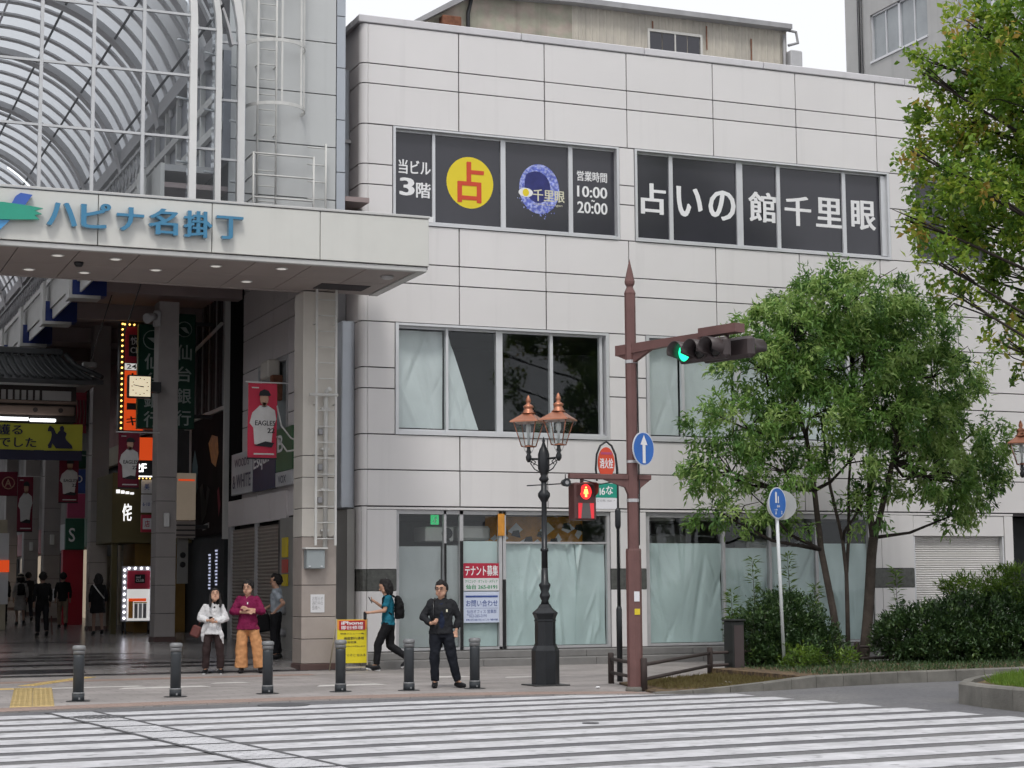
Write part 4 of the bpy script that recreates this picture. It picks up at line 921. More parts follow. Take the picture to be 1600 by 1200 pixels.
for z in (.6, 1.1): MB().cyl((10.9, 5.0, z), (10.7, 5.0, z), .1, n=12).build('meter', MATS['pipe_grey'], jb)

# ---------------------------------------------------------------- banners with a player figure
M('banner_red', (.55, .035, .075), .7, var=.06); M('banner_maroon', (.16, .01, .03), .7, var=.08); M('figure_white', (.62, .61, .60), .7, var=.1, scale=6); M('skin_print', (.50, .31, .22), .7); M('figure_dark', (.02, .02, .025), .7)
def banner(x0, x1, z0, z1, y, label, red, pole=None, words='EAGLES', num='22'):
    t = thing('player_banner', label, 'banner', ((x0 + x1) / 2, y, z0), 'hanging player banners'); w = x1 - x0; h = z1 - z0
    m = MB(); g = []
    for j in range(13):
        z = z0 + h * j / 12; g.append([(x0 + w * i / 6, y + .02 * math.sin(i * 1.1 + j * .5), z) for i in range(7)])
    m.loft(g, False, False); cl = m.build('cloth', MATS[red], t); m = MB()
    F = lambda u, v: (x0 + w * u, y - .026, z0 + h * v)
    m.face([F(*p) for p in ((.22, .18), (.80, .16), (.86, .40), (.97, .52), (.92, .64), (.68, .70), (.40, .70), (.14, .60), (.05, .46), (.18, .40))]); m.build('shirt_print', MATS['figure_white'], cl)
    m = MB(); m.face([F(.55 + .15 * math.cos(a * .5236), .79 + .09 * math.sin(a * .5236)) for a in range(12)]); m.face([F(*p) for p in ((.47, .68), (.63, .68), (.62, .74), (.48, .74))]); m.build('face_print', MATS['skin_print'], cl)
    m = MB(); m.face([(x0 + w * u, y - .03, z0 + h * v) for u, v in ((.36, .83), (.72, .83), (.78, .84), (.70, .90), (.55, .92), (.40, .89))]); m.build('cap_print', MATS['figure_dark'], cl); m = MB(); m.face([(x0 + w * u, y - .028, z0 + h * v) for u, v in ((.2, .16), (.82, .14), (.90, .2), (.6, .22))]); m.build('belt_print', MATS['figure_dark'], cl)
    if words: lettering(words, MATS['figure_dark'], cl, x0 + w * .24, x0 + w * .93, z0 + h * .43, z0 + h * .50, y - .03, bold=.02); lettering(num, MATS['figure_dark'], cl, x0 + w * .66, x0 + w * .92, z0 + h * .33, z0 + h * .40, y - .03, bold=.03)
    MB().cyl((x0 - .05, y, z1 + .02), (x1 + (pole or .25), y, z1 + .02), .016, n=6).build('rod', MATS['steel_white'], t); MB().box(x0, x1, y - .03, y + .03, z0 - .03, z0).build('hem_bar', MATS['figure_dark'], t)
    MB().box(x0 + w * .12, x0 + w * .36, y - .032, y - .028, z0 + h * .93, z0 + h * .945).build('caption', MATS['figure_white'], cl); MB().box(x0 + w * .2, x0 + w * .9, y - .032, y - .028, z0 + h * .04, z0 + h * .06).build('caption', MATS['figure_white'], cl)
    return t
bn = banner(9.12, 9.74, 4.30, 5.86, 1.5, 'bright red banner of a player in a white shirt, nearest the pillar ladder', 'banner_red')
m = MB(); m.tube([(9.74, 1.5, 5.4), (9.76, 1.2, 4.95), (9.8, .6, 4.65), (9.7, -.1, 4.55)], .018, 6); m.tube([(9.74, 1.5, 4.75), (9.8, .9, 4.4), (9.7, -.1, 4.35)], .018, 6); m.build('tie_rope', MATS['ladder_white'], bn)
banner(7.90, 8.42, 4.11, 5.46, 9.7, 'maroon player banner hanging from the clock pillar', 'banner_maroon', .5)
banner(7.73, 8.29, 4.15, 5.50, 18.4, 'maroon player banner left of the green board, under the yellow cloth', 'banner_maroon', .4)
banner(7.71, 8.22, 3.60, 5.44, 27.7, 'small far maroon player banner at the left edge', 'banner_maroon', .4, words=None)
rp = thing('red_plaque', 'dark red plaque with a round emblem beside the far banner', 'sign', (7.45, 27.7, 4.79)); MB().box(7.05, 7.70, 27.68, 27.74, 4.79, 5.60, ch=.01).build('board', MATS['banner_maroon'], rp)
m = MB(); m.tube([(7.40 + .2 * math.cos(k * .5236), 27.66, 5.22 + .2 * math.sin(k * .5236)) for k in range(13)], .02, 5); m.build('emblem', MATS['skin_print'], rp); lettering('A', MATS['skin_print'], rp, 7.28, 7.5, 5.1, 5.35, 27.66)

# ---------------------------------------------------------------- clock on the pillar
Memit('clock_face', (1, .86, .6), .5, (.75, .66, .48))
ck = thing('square_clock', 'square lit clock in a black case on the second pillar', 'clock', (8.39, 9.6, 6.35))
MB().box(8.09, 8.69, 9.6, 9.78, 6.33, 6.91, ch=.03).build('case', MATS['dark_metal'], ck); MB().box(8.13, 8.65, 9.585, 9.6, 6.37, 6.87).build('dial', MATS['clock_face'], ck)
for k in range(12):
    a = k * math.pi / 6; MB().box(8.39 + .20 * math.sin(a) - .012, 8.39 + .20 * math.sin(a) + .012, 9.58, 9.585, 6.62 + .20 * math.cos(a) - .012, 6.62 + .20 * math.cos(a) + .012).build('hour_mark', MATS['dark_metal'], ck)
def hand(a, l, w): m = MB(); m.cyl((8.39, 9.578, 6.62), (8.39 + l * math.sin(a), 9.578, 6.62 + l * math.cos(a)), w, n=5); m.build('hand', MATS['dark_metal'], ck)
hand(R_(282), .17, .009); hand(R_(97), .09, .013); MB().box(8.69, 8.93, 9.65, 10.0, 6.5, 6.75).build('bracket', MATS['dark_metal'], ck)

# ---------------------------------------------------------------- signs along the right of the arcade
M('bank_green', (.005, .055, .032), .35, var=.1); M('bank_white', (.40, .45, .43), .5)
def vsign(name, x0, x1, z0, z1, y, body, mat, tm, label, cat='sign', top=True):
    t = thing(name, label, cat, ((x0 + x1) / 2, y, z0)); MB().box(x0, x1, y, y + .22, z0, z1, ch=.015).build('board', MATS[mat], t)
    n = len(body); hh = (z1 - z0 - (.75 if top else .1)) / n
    for k, c in enumerate(body):
        zc_ = z1 - (.75 if top else .1) - hh * (k + .5); s_ = min((x1 - x0) * .34, hh * .42)
        lettering(c, MATS[tm], t, (x0 + x1) / 2 - s_, (x0 + x1) / 2 + s_, zc_ - s_, zc_ + s_, y - .004, name='character', bold=.012)
    if top:
        m = MB(); cx_, cz_ = (x0 + x1) / 2, z1 - .42; rr_ = (x1 - x0) * .33
        m.tube([(cx_ + rr_ * math.cos(k * math.pi / 8), y - .01, cz_ + rr_ * math.sin(k * math.pi / 8)) for k in range(17)], .012, 5); m.face([(cx_ - rr_ * .6, y - .008, cz_ + .05), (cx_ + rr_ * .1, y - .008, cz_ - .08), (cx_ + rr_ * .7, y - .008, cz_ - .12), (cx_ + rr_ * .2, y - .008, cz_ + .06)]); m.build('emblem', MATS[tm], t)
    MB().box(x1, x1 + .5, y + .05, y + .15, z1 - .3, z1 - .2).build('bracket', MATS['dark_metal'], t); MB().box(x1, x1 + .5, y + .05, y + .15, z0 + .3, z0 + .4).build('bracket', MATS['dark_metal'], t)
    return t
vsign('bank_sign', 9.79, 10.40, 5.85, 8.95, 12.5, '仙台銀行', 'bank_green', 'bank_white', 'dark green vertical bank sign right of the clock pillar')
vsign('bank_sign', 9.02, 9.80, 5.90, 8.74, 13.3, '仙台銀行', 'bank_green', 'bank_white', 'dark green vertical bank sign half hidden behind the clock pillar')
Memit('sign_orange', (1, .10, .015), .40, (.6, .07, .02)); Memit('bulb_amber', (1, .55, .12), 3.0); Memit('sign_lit_white', (1, .98, .95), .38, (.6, .6, .58)); Memit('bulb_white', (.92, .9, 1), 5.0)
kz = thing('bulb_sign', 'tall orange sign edged with amber bulbs behind the bank sign', 'sign', (9.0, 14.5, 5.9))
MB().box(8.73, 9.4, 14.5, 14.8, 5.91, 8.95, ch=.02).build('case', MATS['dark_metal'], kz); MB().box(8.88, 9.4, 14.48, 14.5, 5.95, 7.6).build('orange_face', MATS['sign_orange'], kz); MB().box(8.88, 9.4, 14.48, 14.5, 7.62, 7.8).build('white_face', MATS['sign_lit_white'], kz); MB().box(8.88, 9.4, 14.48, 14.5, 7.82, 8.82).build('red_face', MATS['banner_red'], kz); MB().box(8.98, 9.4, 14.46, 14.48, 8.0, 8.6).build('black_face', MATS['dark_metal'], kz)
lettering('悦', LT, kz, 9.02, 9.25, 8.32, 8.55, 14.455); lettering('CI', LT, kz, 9.02, 9.2, 8.08, 8.26, 14.455, bold=.03); lettering('24', MATS['dark_metal'], kz, 8.93, 9.2, 7.65, 7.78, 14.475)
for k, c in enumerate('カターキ'): lettering(c, MATS['dark_metal'], kz, 8.95, 9.25, 7.28 - k * .40, 7.54 - k * .40, 14.475, bold=.025)
for k in range(20): MB().ball((8.80, 14.47, 6.0 + k * .152), .03, 1).build('bulb', MATS['bulb_amber'], kz)
for k in range(4): MB().ball((8.86 + k * .13, 14.47, 8.88), .028, 1).build('bulb', MATS['bulb_amber'], kz)
o2 = thing('floor_sign', 'orange and black lit board reading 2F behind the clock pillar', 'sign', (9.5, 14.9, 4.7)); MB().box(9.25, 9.9, 14.9, 15.05, 5.17, 5.80, ch=.01).build('orange_board', MATS['sign_orange'], o2); MB().box(9.25, 9.9, 14.9, 15.05, 4.70, 5.165, ch=.01).build('black_board', MATS['dark_metal'], o2)
Memit('lit_letters', (1, 1, 1), 1.6); lettering('2F', MATS['lit_letters'], o2, 9.29, 9.6, 4.83, 5.08, 14.895, bold=.03)
for k in range(5): MB().ball((9.30 + k * .1, 14.88, 4.66), .02, 1).build('bulb', MATS['bulb_amber'], o2)
MB().box(9.26, 9.9, 14.88, 14.9, 4.70, 4.73).build('light_strip', MATS['lit_letters'], o2)
o3 = thing('floor_list', 'white lit column of shop names below the 2F board', 'sign', (9.6, 14.95, 3.2)); 
for k, (a, b, mt) in enumerate(((4.25, 4.62, 'sign_white'), (3.72, 4.22, 'sign_white'), (3.18, 3.66, 'crimson'))): MB().box(9.49, 9.82, 14.95, 15.05, a, b, ch=.008).build('panel', MATS[mt], o3)
lettering('美', MATS['navy_print'], o3, 9.56, 9.7, 4.35, 4.52, 14.94); lettering('6·10', MATS['navy_print'], o3, 9.52, 9.72, 3.9, 4.0, 14.94); MB().box(9.53, 9.78, 14.94, 14.95, 3.26, 3.56).build('inset', MATS['sign_white'], o3); lettering('店', MATS['crimson'], o3, 9.58, 9.72, 3.32, 3.5, 14.93)
Memit('lit_soft', (1, 1, 1), .8)
# olive shop front with lit logo
M('olive', (.105, .085, .03), .6, var=.15); M('amber_wall', (.22, .12, .02), .6, var=.2)
ol = thing('olive_shop', 'olive shop box with a lit white brush logo behind the kiosk', 'shop front', (10, 15.6, .4))
MB().box(8.80, 11.05, 15.6, 18.2, 2.9, 4.85, ch=.01).build('upper_box', MATS['olive'], ol); MB().box(9.6, 11.05, 16.4, 18.2, .35, 2.9).build('lower_wall', MATS['amber_wall'], ol)
lettering('侘', MATS['lit_soft'], ol, 9.08, 9.34, 3.50, 4.0, 15.59, bold=.02)
for k in range(4): MB().box(8.90 + k * .13, 9.0 + k * .13, 15.57, 15.6, 4.28 - k * .01, 4.38 - k * .025).build('spot', MATS['lit_soft'], ol)
wallA = MB().box(8.85, 9.0, 15.8, 16.0, .35, 2.9).build('post', MATS['olive'], ol)
# marquee kiosk on castors
kio = thing('marquee_board', 'wheeled menu board edged with white bulbs, red top', 'sign board', (9.5, 15.2, gz(15.3)))
zb = gz(15.2); MB().box(9.03, 9.92, 15.2, 15.35, .72, 2.25, ch=.02).build('case', MATS['pipe_grey'], kio); MB().box(9.18, 9.80, 15.18, 15.2, 1.62, 2.12).build('red_face', MATS['banner_red'], kio); MB().box(9.18, 9.80, 15.18, 15.2, .75, 1.615).build('menu_face', MATS['sign_lit_white'], kio)
MB().box(9.38, 9.66, 15.165, 15.18, 1.78, 2.02).build('logo_plate', MATS['black_rubber'], kio); lettering('and\nCLUB', LT, kio, 9.41, 9.63, 1.82, 1.98, 15.16, bold=.02)
MB().box(9.22, 9.70, 15.165, 15.18, 1.28, 1.36).build('orange_rule', MATS['sign_orange'], kio); MB().box(9.22, 9.34, 15.165, 15.18, .82, 1.28).build('orange_rule', MATS['orange_poster'], kio); 
for k in range(3): MB().box(9.38 + k * .12, 9.47 + k * .12, 15.165, 15.18, .82, 1.22).build('price_column', MATS['pipe_grey'] if k != 1 else MATS['aluminium'], kio)
MB().box(9.36, 9.72, 15.165, 15.18, 1.23, 1.26).build('yellow_rule', MATS['sticker_yellow'], kio)
for k in range(9):
    for x in (9.10, 9.86): MB().ball((x, 15.17, .82 + k * .165), .034, 1).build('bulb', MATS['bulb_white'], kio)
for k in range(4): MB().ball((9.22 + k * .17, 15.17, 2.19), .034, 1).build('bulb', MATS['bulb_white'], kio)
for x in (9.12, 9.83):
    MB().box(x - .02, x + .02, 15.1, 15.5, zb + .1, .73).build('leg', MATS['dark_metal'], kio)
    for y in (15.05, 15.5): MB().cyl((x - .02, y, zb + .055), (x + .02, y, zb + .055), .05, n=10).build('castor', MATS['black_rubber'], kio)
# dark billboard shop and lattice window at the start of the arcade shops
M('billboard', (.022, .018, .019), .9, var=.3, scale=1.5, spec=.08); M('lattice', (.07, .06, .062), .8, var=.4, scale=5, spec=.1); M('amber_print', (.45, .19, .02), .5, var=.4, scale=5); M('teal_print', (.03, .09, .11), .5, var=.3)
dbl = thing('dark_shop', 'dark shop front with a big black billboard beyond the white building', 'shop front', (11.1, 14, .3))
MB().box(11.1, 11.4, 11.9, 20, .2, 10).build('wall', MATS['room_dark'], dbl)
MB().box(11.0, 11.1, 11.55, 15.6, 3.05, 6.3, ch=.01).build('billboard', MATS['billboard'], dbl)
m = MB(); m.box(10.96, 11.1, 11.45, 11.56, 2.9, 9.5); m.box(10.96, 11.1, 15.6, 15.7, 3.0, 9.8); m.box(10.97, 11.1, 11.5, 15.65, 6.32, 6.42); m.box(10.94, 11.08, 15.5, 16.3, 6.15, 6.75); m.box(10.94, 11.08, 15.5, 16.3, 7.8, 8.4); m.build('white_frame', MATS['eave_white'], dbl)
MB().box(11.02, 11.1, 11.56, 15.6, 6.45, 9.6).build('lattice_screen', MATS['lattice'], dbl)
for k in range(14): MB().box(10.99, 11.02, 11.8 + k * .28, 11.84 + k * .28, 6.45, 9.6).build('lattice_bar', MATS['pipe_grey'] if k % 3 == 0 else MATS['lattice'], dbl)
MB().cyl((10.9, 11.6, 8.6), (10.9, 15.6, 8.2), .05, n=6).build('rail', MATS['eave_white'], dbl)
def blob(pts, mt): m = MB(); m.face([(10.99, y, z) for y, z in pts]); m.build('print', MATS[mt], dbl)
blob([(13.4, 5.55), (13.0, 5.75), (12.3, 5.65), (12.2, 5.2), (12.5, 4.85), (13.0, 5.0)], 'amber_print'); blob([(15.4, 5.1), (15.1, 5.5), (14.7, 5.0), (14.7, 4.4), (15.1, 4.1), (15.4, 4.5)], 'teal_print')  # yellow-orange and teal shapes printed on the billboard
blob([(14.4, 4.4), (14.1, 4.5), (13.7, 4.0), (13.5, 4.4), (13.2, 4.3), (13.6, 3.6), (14.1, 3.4)], 'black_rubber'); blob([(14.0, 3.35), (13.2, 3.4), (13.2, 3.25), (14.0, 3.2)], 'pipe_grey'); blob([(12.3, 4.2), (12.1, 4.3), (11.9, 3.8), (12.1, 3.5)], 'banner_maroon')
Memit('window_text', (.7, .75, 1), .5, (.3, .3, .4))
for k, (y, z) in enumerate(((12.6, 2.6), (13.4, 2.5))):
    for j in range(11): MB().box(11.07, 11.09, y, y + .22 - .05 * (j % 3), z - j * .09, z - j * .09 + .045).build('lit_text', MATS['window_text'], dbl)
bg_ = thing('beige_box_sign', 'beige lit box sign between clock pillar and black billboard', 'sign', (10.1, 12.3, 3.0)); M('beige_lit', (.40, .34, .26), .5, var=.08, emit=(1, .8, .6), estr=.08)
MB().box(9.88, 10.42, 12.3, 12.5, 3.42, 4.66, ch=.01).build('face', MATS['beige_lit'], bg_); MB().box(9.88, 10.42, 12.3, 12.5, 2.95, 3.40, ch=.01).build('lower_face', MATS['pillar_brown'], bg_)
for k in range(3): MB().box(9.89, 10.41, 12.29, 12.3, 3.0 + k * .13, 3.04 + k * .13).build('groove', MATS['joint'], bg_)
MB().box(9.95, 10.38, 12.29, 12.3, 4.45, 4.5).build('caption', MATS['sign_orange'], bg_); MB().box(10.2, 10.8, 12.5, 12.6, 3.2, 3.3).build('bracket', MATS['dark_metal'], bg_)
vs_ = thing('small_black_sign', 'narrow grey and black vertical sign by the dark doorway', 'sign', (10.2, 12.6, 1.7)); MB().box(10.02, 10.30, 12.6, 12.7, 1.75, 2.95).build('board', MATS['alcove_grey'], vs_); MB().ball((10.16, 12.6, 2.5), .08, 2, (1, .2, 1)).build('mark', MATS['black_rubber'], vs_); MB().ball((10.16, 12.6, 2.25), .08, 2, (1, .2, 1)).build('mark', MATS['black_rubber'], vs_)
# shops farther in: walls in sections with sign bands
M('pink_wall', (.30, .16, .15), .6, var=.25, scale=2); M('cream_frame', (.42, .37, .28), .6, var=.12); M('dark_red', (.42, .012, .03), .5, var=.1); M('shop_red', (.30, .03, .05), .5, var=.2); M('shop_green', (.02, .10, .06), .5); M('shop_pink', (.45, .07, .16), .5)
ps_ = thing('pink_shop', 'pinkish upper wall with cream frames between pillar and bulb sign', 'shop front', (10.8, 22, .45))
MB().box(10.5, 11.1, 20, 27, 6.2, 10).build('wall', MATS['pink_wall'], ps_); MB().box(10.6, 11.1, 20, 27, .4, 6.2).build('lower_wall', MATS['room_dark'], ps_)
m = MB(); m.box(10.4, 10.6, 20, 27, 5.7, 6.3); m.box(10.4, 10.6, 20, 20.3, .4, 6.3); m.box(10.4, 10.6, 23.3, 23.6, .4, 6.3); m.build('cream_frame', MATS['cream_frame'], ps_)
for z, mt in ((4.9, 'alcove_grey'), (4.1, 'sign_white'), (3.2, 'olive'), (2.2, 'alcove_grey')): MB().box(10.44, 10.55, 20.4, 23.2, z - .35, z + .3).build('panel', MATS[mt], ps_)
MB().box(9.3, 9.62, 19.3, 19.4, .42, 2.6).build('white_door', MATS['cream_frame'], ps_); MB().box(9.32, 9.6, 19.28, 19.3, 1.4, 1.9).build('door_notice', MATS['pillar_brown'], ps_)
rd = thing('red_corner_shop', 'dark red shop column with green logo and pink board', 'shop front', (8.6, 21, .45))
MB().box(8.75, 9.4, 24.2, 24.6, .5, 2.9).build('red_panel', MATS['dark_red'], rd); MB().box(8.8, 9.4, 24.1, 24.3, 2.9, 3.9).build('green_panel', MATS['shop_green'], rd); lettering('S', LT, rd, 8.9, 9.1, 3.15, 3.6, 24.08); MB().box(8.85, 9.4, 24.1, 24.3, 3.92, 4.7).build('pink_panel', MATS['shop_pink'], rd); MB().box(8.85, 9.4, 24.1, 24.3, 4.72, 5.5).build('blue_panel', MATS['navy_print'], rd); lettering('BO', LT, rd, 8.9, 9.3, 5.05, 5.3, 24.08, bold=.02); MB().box(8.85, 9.4, 24.1, 24.3, 5.52, 6.1).build('dark_panel', MATS['bank_green'], rd)
rb = thing('red_hanging_cloth', 'red cloth sign with pale strokes beside the gate eave', 'banner', (8.5, 19.9, 6.3)); MB().box(8.28, 8.72, 19.9, 19.93, 6.3, 7.6).build('cloth', MATS['shop_red'], rb)
m = MB()
for k in range(4): m.tube([(8.33 + k * .1, 19.885, 7.3), (8.36 + k * .1, 19.885, 6.9), (8.31 + k * .11, 19.885, 6.6)], .02, 5)
m.build('strokes', MATS['pink_wall'], rb)
# the row of shops at the back right, and an unseen block opposite (left), added to keep light out
Memit('window_fill_glow', (1, .82, .6), .25, (.3, .25, .2)); M('far_wall', (.24, .22, .21), .7, var=.3, scale=1.2)  # warm window glow added to brighten the arcade interior
for k, (ya, yb_) in enumerate(((27, 34), (34, 42), (42, 52), (52, 66))):
    t = thing('arcade_shop', ['first', 'second', 'third', 'fourth'][k] + ' dim shop front beyond the pink walled shop', 'shop front', (11, ya, gz(ya)), 'dim shops deep in the arcade')
    MB().box(10.9, 11.3, ya, yb_, 0, 10).build('wall', MATS['far_wall'], t); MB().box(10.7, 10.9, ya + .3, yb_ - .3, 3.2, 4.2).build('sign_band', MATS[['shop_green', 'sign_grey_white', 'shop_red', 'olive'][k]], t); MB().box(10.85, 10.9, ya + .5, yb_ - .5, gz(ya), 3.1).build('shop_window', MATS[['window_fill_glow', 'room_dark', 'window_fill_glow', 'room_dark'][k]], t)
lf = thing('left_light_block', 'unseen block for the shops left of the arcade, added to keep light out', 'building', (-3.2, 20, 0)); MB().box(-14, -3.2, -1, 66, 0, 12).build('wall', MATS['far_wall'], lf); MB().box(-3.2, 2.2, -.5, 66, 9.42, 9.6).build('side_soffit', MATS['side_soffit'], lf)
MB().box(11.4, 30, 12.3, 66, 0, 12.8).build('rear_block', MATS['far_wall'], dbl)
ls = thing('lit_stall', 'stall front with white and orange lit panels at the left edge', 'stall', (6.2, 20, .45)); MB().box(5.6, 6.55, 20.4, 20.6, .45, 3.7).build('panel', MATS['cream_frame'], ls); MB().box(6.05, 6.6, 20.36, 20.4, 1.2, 3.3).build('white_face', MATS['sign_white'], ls); MB().box(6.3, 6.62, 20.33, 20.36, 2.15, 2.5).build('orange_face', MATS['sign_orange'], ls)

# ---------------------------------------------------------------- tiled gate inside the arcade, with yellow banner
M('roof_tile', (.05, .053, .055), .45, var=.15, scale=3); M('gate_wood', (.17, .12, .095), .7, var=.2); M('gate_dark', (.035, .026, .024), .7, var=.2); M('plaster', (.42, .41, .40), .8, var=.06)
gt = thing('tiled_gate', 'dark tiled gate roof spanning the arcade above the yellow banner', 'gate', (4.5, 17.3, 6.3))
XL, XR = .4, 8.6
m = MB()
rings = []
for (xa, xb, y, z) in ((XL, XR, 16.2, 7.50), (XL + .3, XR - .3, 16.45, 7.62), (XL + .75, XR - .75, 16.85, 7.92), (XL + 1.1, XR - 1.1, 17.2, 8.28)): rings.append([(xa, y, z), (xa + .5, y, z - .03), (xb - .5, y, z - .03), (xb, y, z)])
m.loft(rings, False, False, False); back = [[(x, 34.6 - y, z) for x, y, z in r_] for r_ in rings]; m.loft(back[::-1], False, False, False)
m.loft([rings[0], [(x, y + .02, z - .12) for x, y, z in rings[0]]], False, False, False)
m.build('roof_slope', MATS['roof_tile'], gt)
MB().box(XL + .2, XR - .2, 16.3, 18.3, 7.36, 7.44).build('eave_board', MATS['plaster'], gt)
for k in range(34):
    x = XL + .55 + k * .222; x2 = XL + 1.15 + (x - XL - .55) * (XR - XL - 2.3) / (XR - XL - 1.1)
    MB().tube([(x, 16.18, 7.53), (x * .75 + x2 * .25, 16.45, 7.65), (x * .35 + x2 * .65, 16.85, 7.95), (x2, 17.2, 8.31)], .035, 6).build('roof_tile_row', MATS['roof_tile'], gt)
MB().box(XL + 1.0, XR - 1.0, 17.15, 17.45, 8.28, 8.48, ch=.03).build('ridge', MATS['roof_tile'], gt); MB().tube([(XR - .95, 17.0, 8.3), (XR - .7, 16.7, 7.95), (XR - .05, 16.15, 7.58)], .07, 8).build('hip_ridge', MATS['roof_tile'], gt)
MB().box(XL + .7, 7.95, 16.9, 17.6, 6.35, 7.36).build('gate_body', MATS['gate_dark'], gt)
x = 5.2
MB().box(7.0, 7.80, 16.85, 16.9, 6.95, 7.22).build('plaster_panel', MATS['plaster'], gt)
for k in range(12): MB().box(6.80 - k * .185, 6.92 - k * .185, 16.85, 16.9, 6.95, 7.22).build('plaster_panel', MATS['plaster'], gt)
MB().box(1.1, 7.95, 16.78, 16.9, 6.84, 6.93).build('upper_beam', MATS['gate_wood'], gt); MB().box(1.1, 7.9, 16.75, 16.9, 6.52, 6.78, ch=.03).build('lower_beam', MATS['gate_wood'], gt)
for x in (6.8, 7.5): MB().cyl((x, 16.74, 6.66), (x, 16.76, 6.66), .07, n=12).build('nail_cover', MATS['gate_dark'], gt)
Memit('fluorescent', (.95, .97, 1), 1.8); MB().box(4.4, 6.6, 16.55, 16.65, 6.33, 6.42, ch=.02).build('tube_light', MATS['fluorescent'], gt); MB().box(6.63, 7.35, 16.55, 16.65, 6.31, 6.40, ch=.02).build('tube_light', MATS['fluorescent'], gt)
M('banner_lime', (.46, .46, .045), .7, var=.07, emit=(.5, .5, .05), estr=.0); M('banner_navy', (.02, .02, .05), .7, var=.1)
yb2 = thing('yellow_banner', 'lime yellow cloth banner with a rider silhouette under the gate roof', 'banner', (6, 16.4, 5.5))
m = MB(); g = []
for j in range(7): g.append([(2.5 + 5.57 * i / 20, 16.4 + .03 * math.sin(i * 1.3 + j * .4), 5.50 + .74 * j / 6 - .01 * math.sin(i * .5)) for i in range(21)])
m.loft(g, False, False); cl = m.build('cloth', MATS['banner_lime'], yb2)
lettering('護る', MATS['banner_navy'], cl, 5.72, 6.42, 5.90, 6.20, 16.35, bold=.02); lettering('でした', MATS['banner_navy'], cl, 5.78, 6.80, 5.56, 5.84, 16.35, bold=.02)
rid = [(7.128, 5.55), (7.21, 5.563), (7.229, 5.685), (7.289, 5.617), (7.335, 5.55), (7.795, 5.55), (7.772, 5.64), (7.68, 5.73), (7.611, 5.797), (7.588, 5.865), (7.624, 5.978), (7.578, 6.022), (7.542, 6.045), (7.551, 6.135), (7.509, 6.189), (7.45, 6.175), (7.427, 6.122), (7.44, 6.058), (7.394, 6.022), (7.358, 5.955), (7.321, 5.986), (7.266, 6.112), (7.21, 6.157), (7.151, 6.194), (7.109, 6.112), (7.1, 6.022), (7.146, 6.031), (7.192, 6.022), (7.21, 5.933), (7.192, 5.797), (7.151, 5.707), (7.109, 5.64)]
m = MB(); m.face([(x, 16.345, z) for x, z in rid]); m.build('rider_silhouette', MATS['banner_navy'], cl)
MB().box(2.5, 8.07, 16.42, 16.46, 5.22, 5.50).build('lower_band', MATS['banner_navy'], yb2)
for x, q in ((8.05, 8.65), (8.05, 8.6)): MB().cyl((8.05, 16.4, 6.22), (8.7, 18.6, 6.5), .012, n=5).build('tie_cord', MATS['dark_metal'], yb2) if q > 8.62 else None
# cctv and floodlight on pillars
cc = thing('cctv_camera', 'white dome camera high on the pillar beside the gate roof', 'camera', (8.5, 18.4, 7.6)); MB().ball((8.42, 18.3, 8.0), .15, 2).build('dome', MATS['steel_white'], cc); MB().box(8.35, 8.75, 18.3, 18.6, 8.12, 8.28, ch=.02).build('arm', MATS['steel_white'], cc)
fl2 = thing('floodlight', 'grey floodlight bracketed to the clock pillar near the canopy', 'floodlight', (8.75, 10, 8.3)); MB().cyl((8.55, 9.7, 8.35), (8.8, 9.9, 8.45), .13, .09, n=12).build('lamp', MATS['aluminium_dull'], fl2); MB().box(8.78, 8.95, 9.9, 10.1, 8.2, 8.6, ch=.02).build('bracket', MATS['aluminium_dull'], fl2)
# ---------------------------------------------------------------- bollards
M('bollard_grey', (.040, .046, .052), .45, var=.15, scale=5, streak=.2); M('bollard_cap', (.20, .205, .21), .45, metal=.2, var=.15); M('iron_black', (.016, .018, .021), .35, var=.25, scale=5); M('iron_worn', (.05, .05, .05), .5, var=.4, scale=8)
b0 = thing('bollard', 'dark grey steel bollard, farthest left of the row', 'bollard', (0, 0, 0), 'steel bollards along the crossing')
MB().lathe([(.078, .0), (.078, .62), (.078, .66)], (0, 0), 20).build('shaft', MATS['bollard_grey'], b0)
MB().lathe([(.083, .665), (.083, .715), (.08, .72)], (0, 0), 20).build('band', MATS['bollard_cap'], b0)
MB().lathe([(.088, .725), (.094, .735), (.094, .775), (.07, .79), (.001, .795)], (0, 0), 20).build('cap', MATS['bollard_cap'], b0)
MB().lathe([(.088, .0), (.088, .10), (.084, .105)], (0, 0), 20).build('foot_sleeve', MATS['bollard_grey'], b0); MB().lathe([(.0885, .105), (.0885, .125), (.08, .13)], (0, 0), 20).build('foot_ring', MATS['bollard_cap'], b0)
MB().lathe([(.17, .0), (.17, .008), (.001, .009)], (0, 0), 20).build('foot_plate', MATS['iron_worn'], b0)
MB().box(-.012, .012, -.097, -.085, .03, .06).build('lock', MATS['bollard_cap'], b0)
bl = [(4.151, -8.746), (5.627, -8.338), (7.056, -8.198), (8.19, -8.245), (9.236, -8.429), (10.33, -8.425)]
bl_l = ['', 'dark grey steel bollard second from the left, left of the couple', 'dark grey steel bollard in front of the man in orange trousers', 'dark grey steel bollard in front of the yellow phone sign', 'dark grey steel bollard left of the man in black', 'dark grey steel bollard right of the man in black']
b0.location = (*bl[0], 0)
for (x, y), l in zip(bl[1:], bl_l[1:]): copy_tree(b0, (x, y, 0), l)

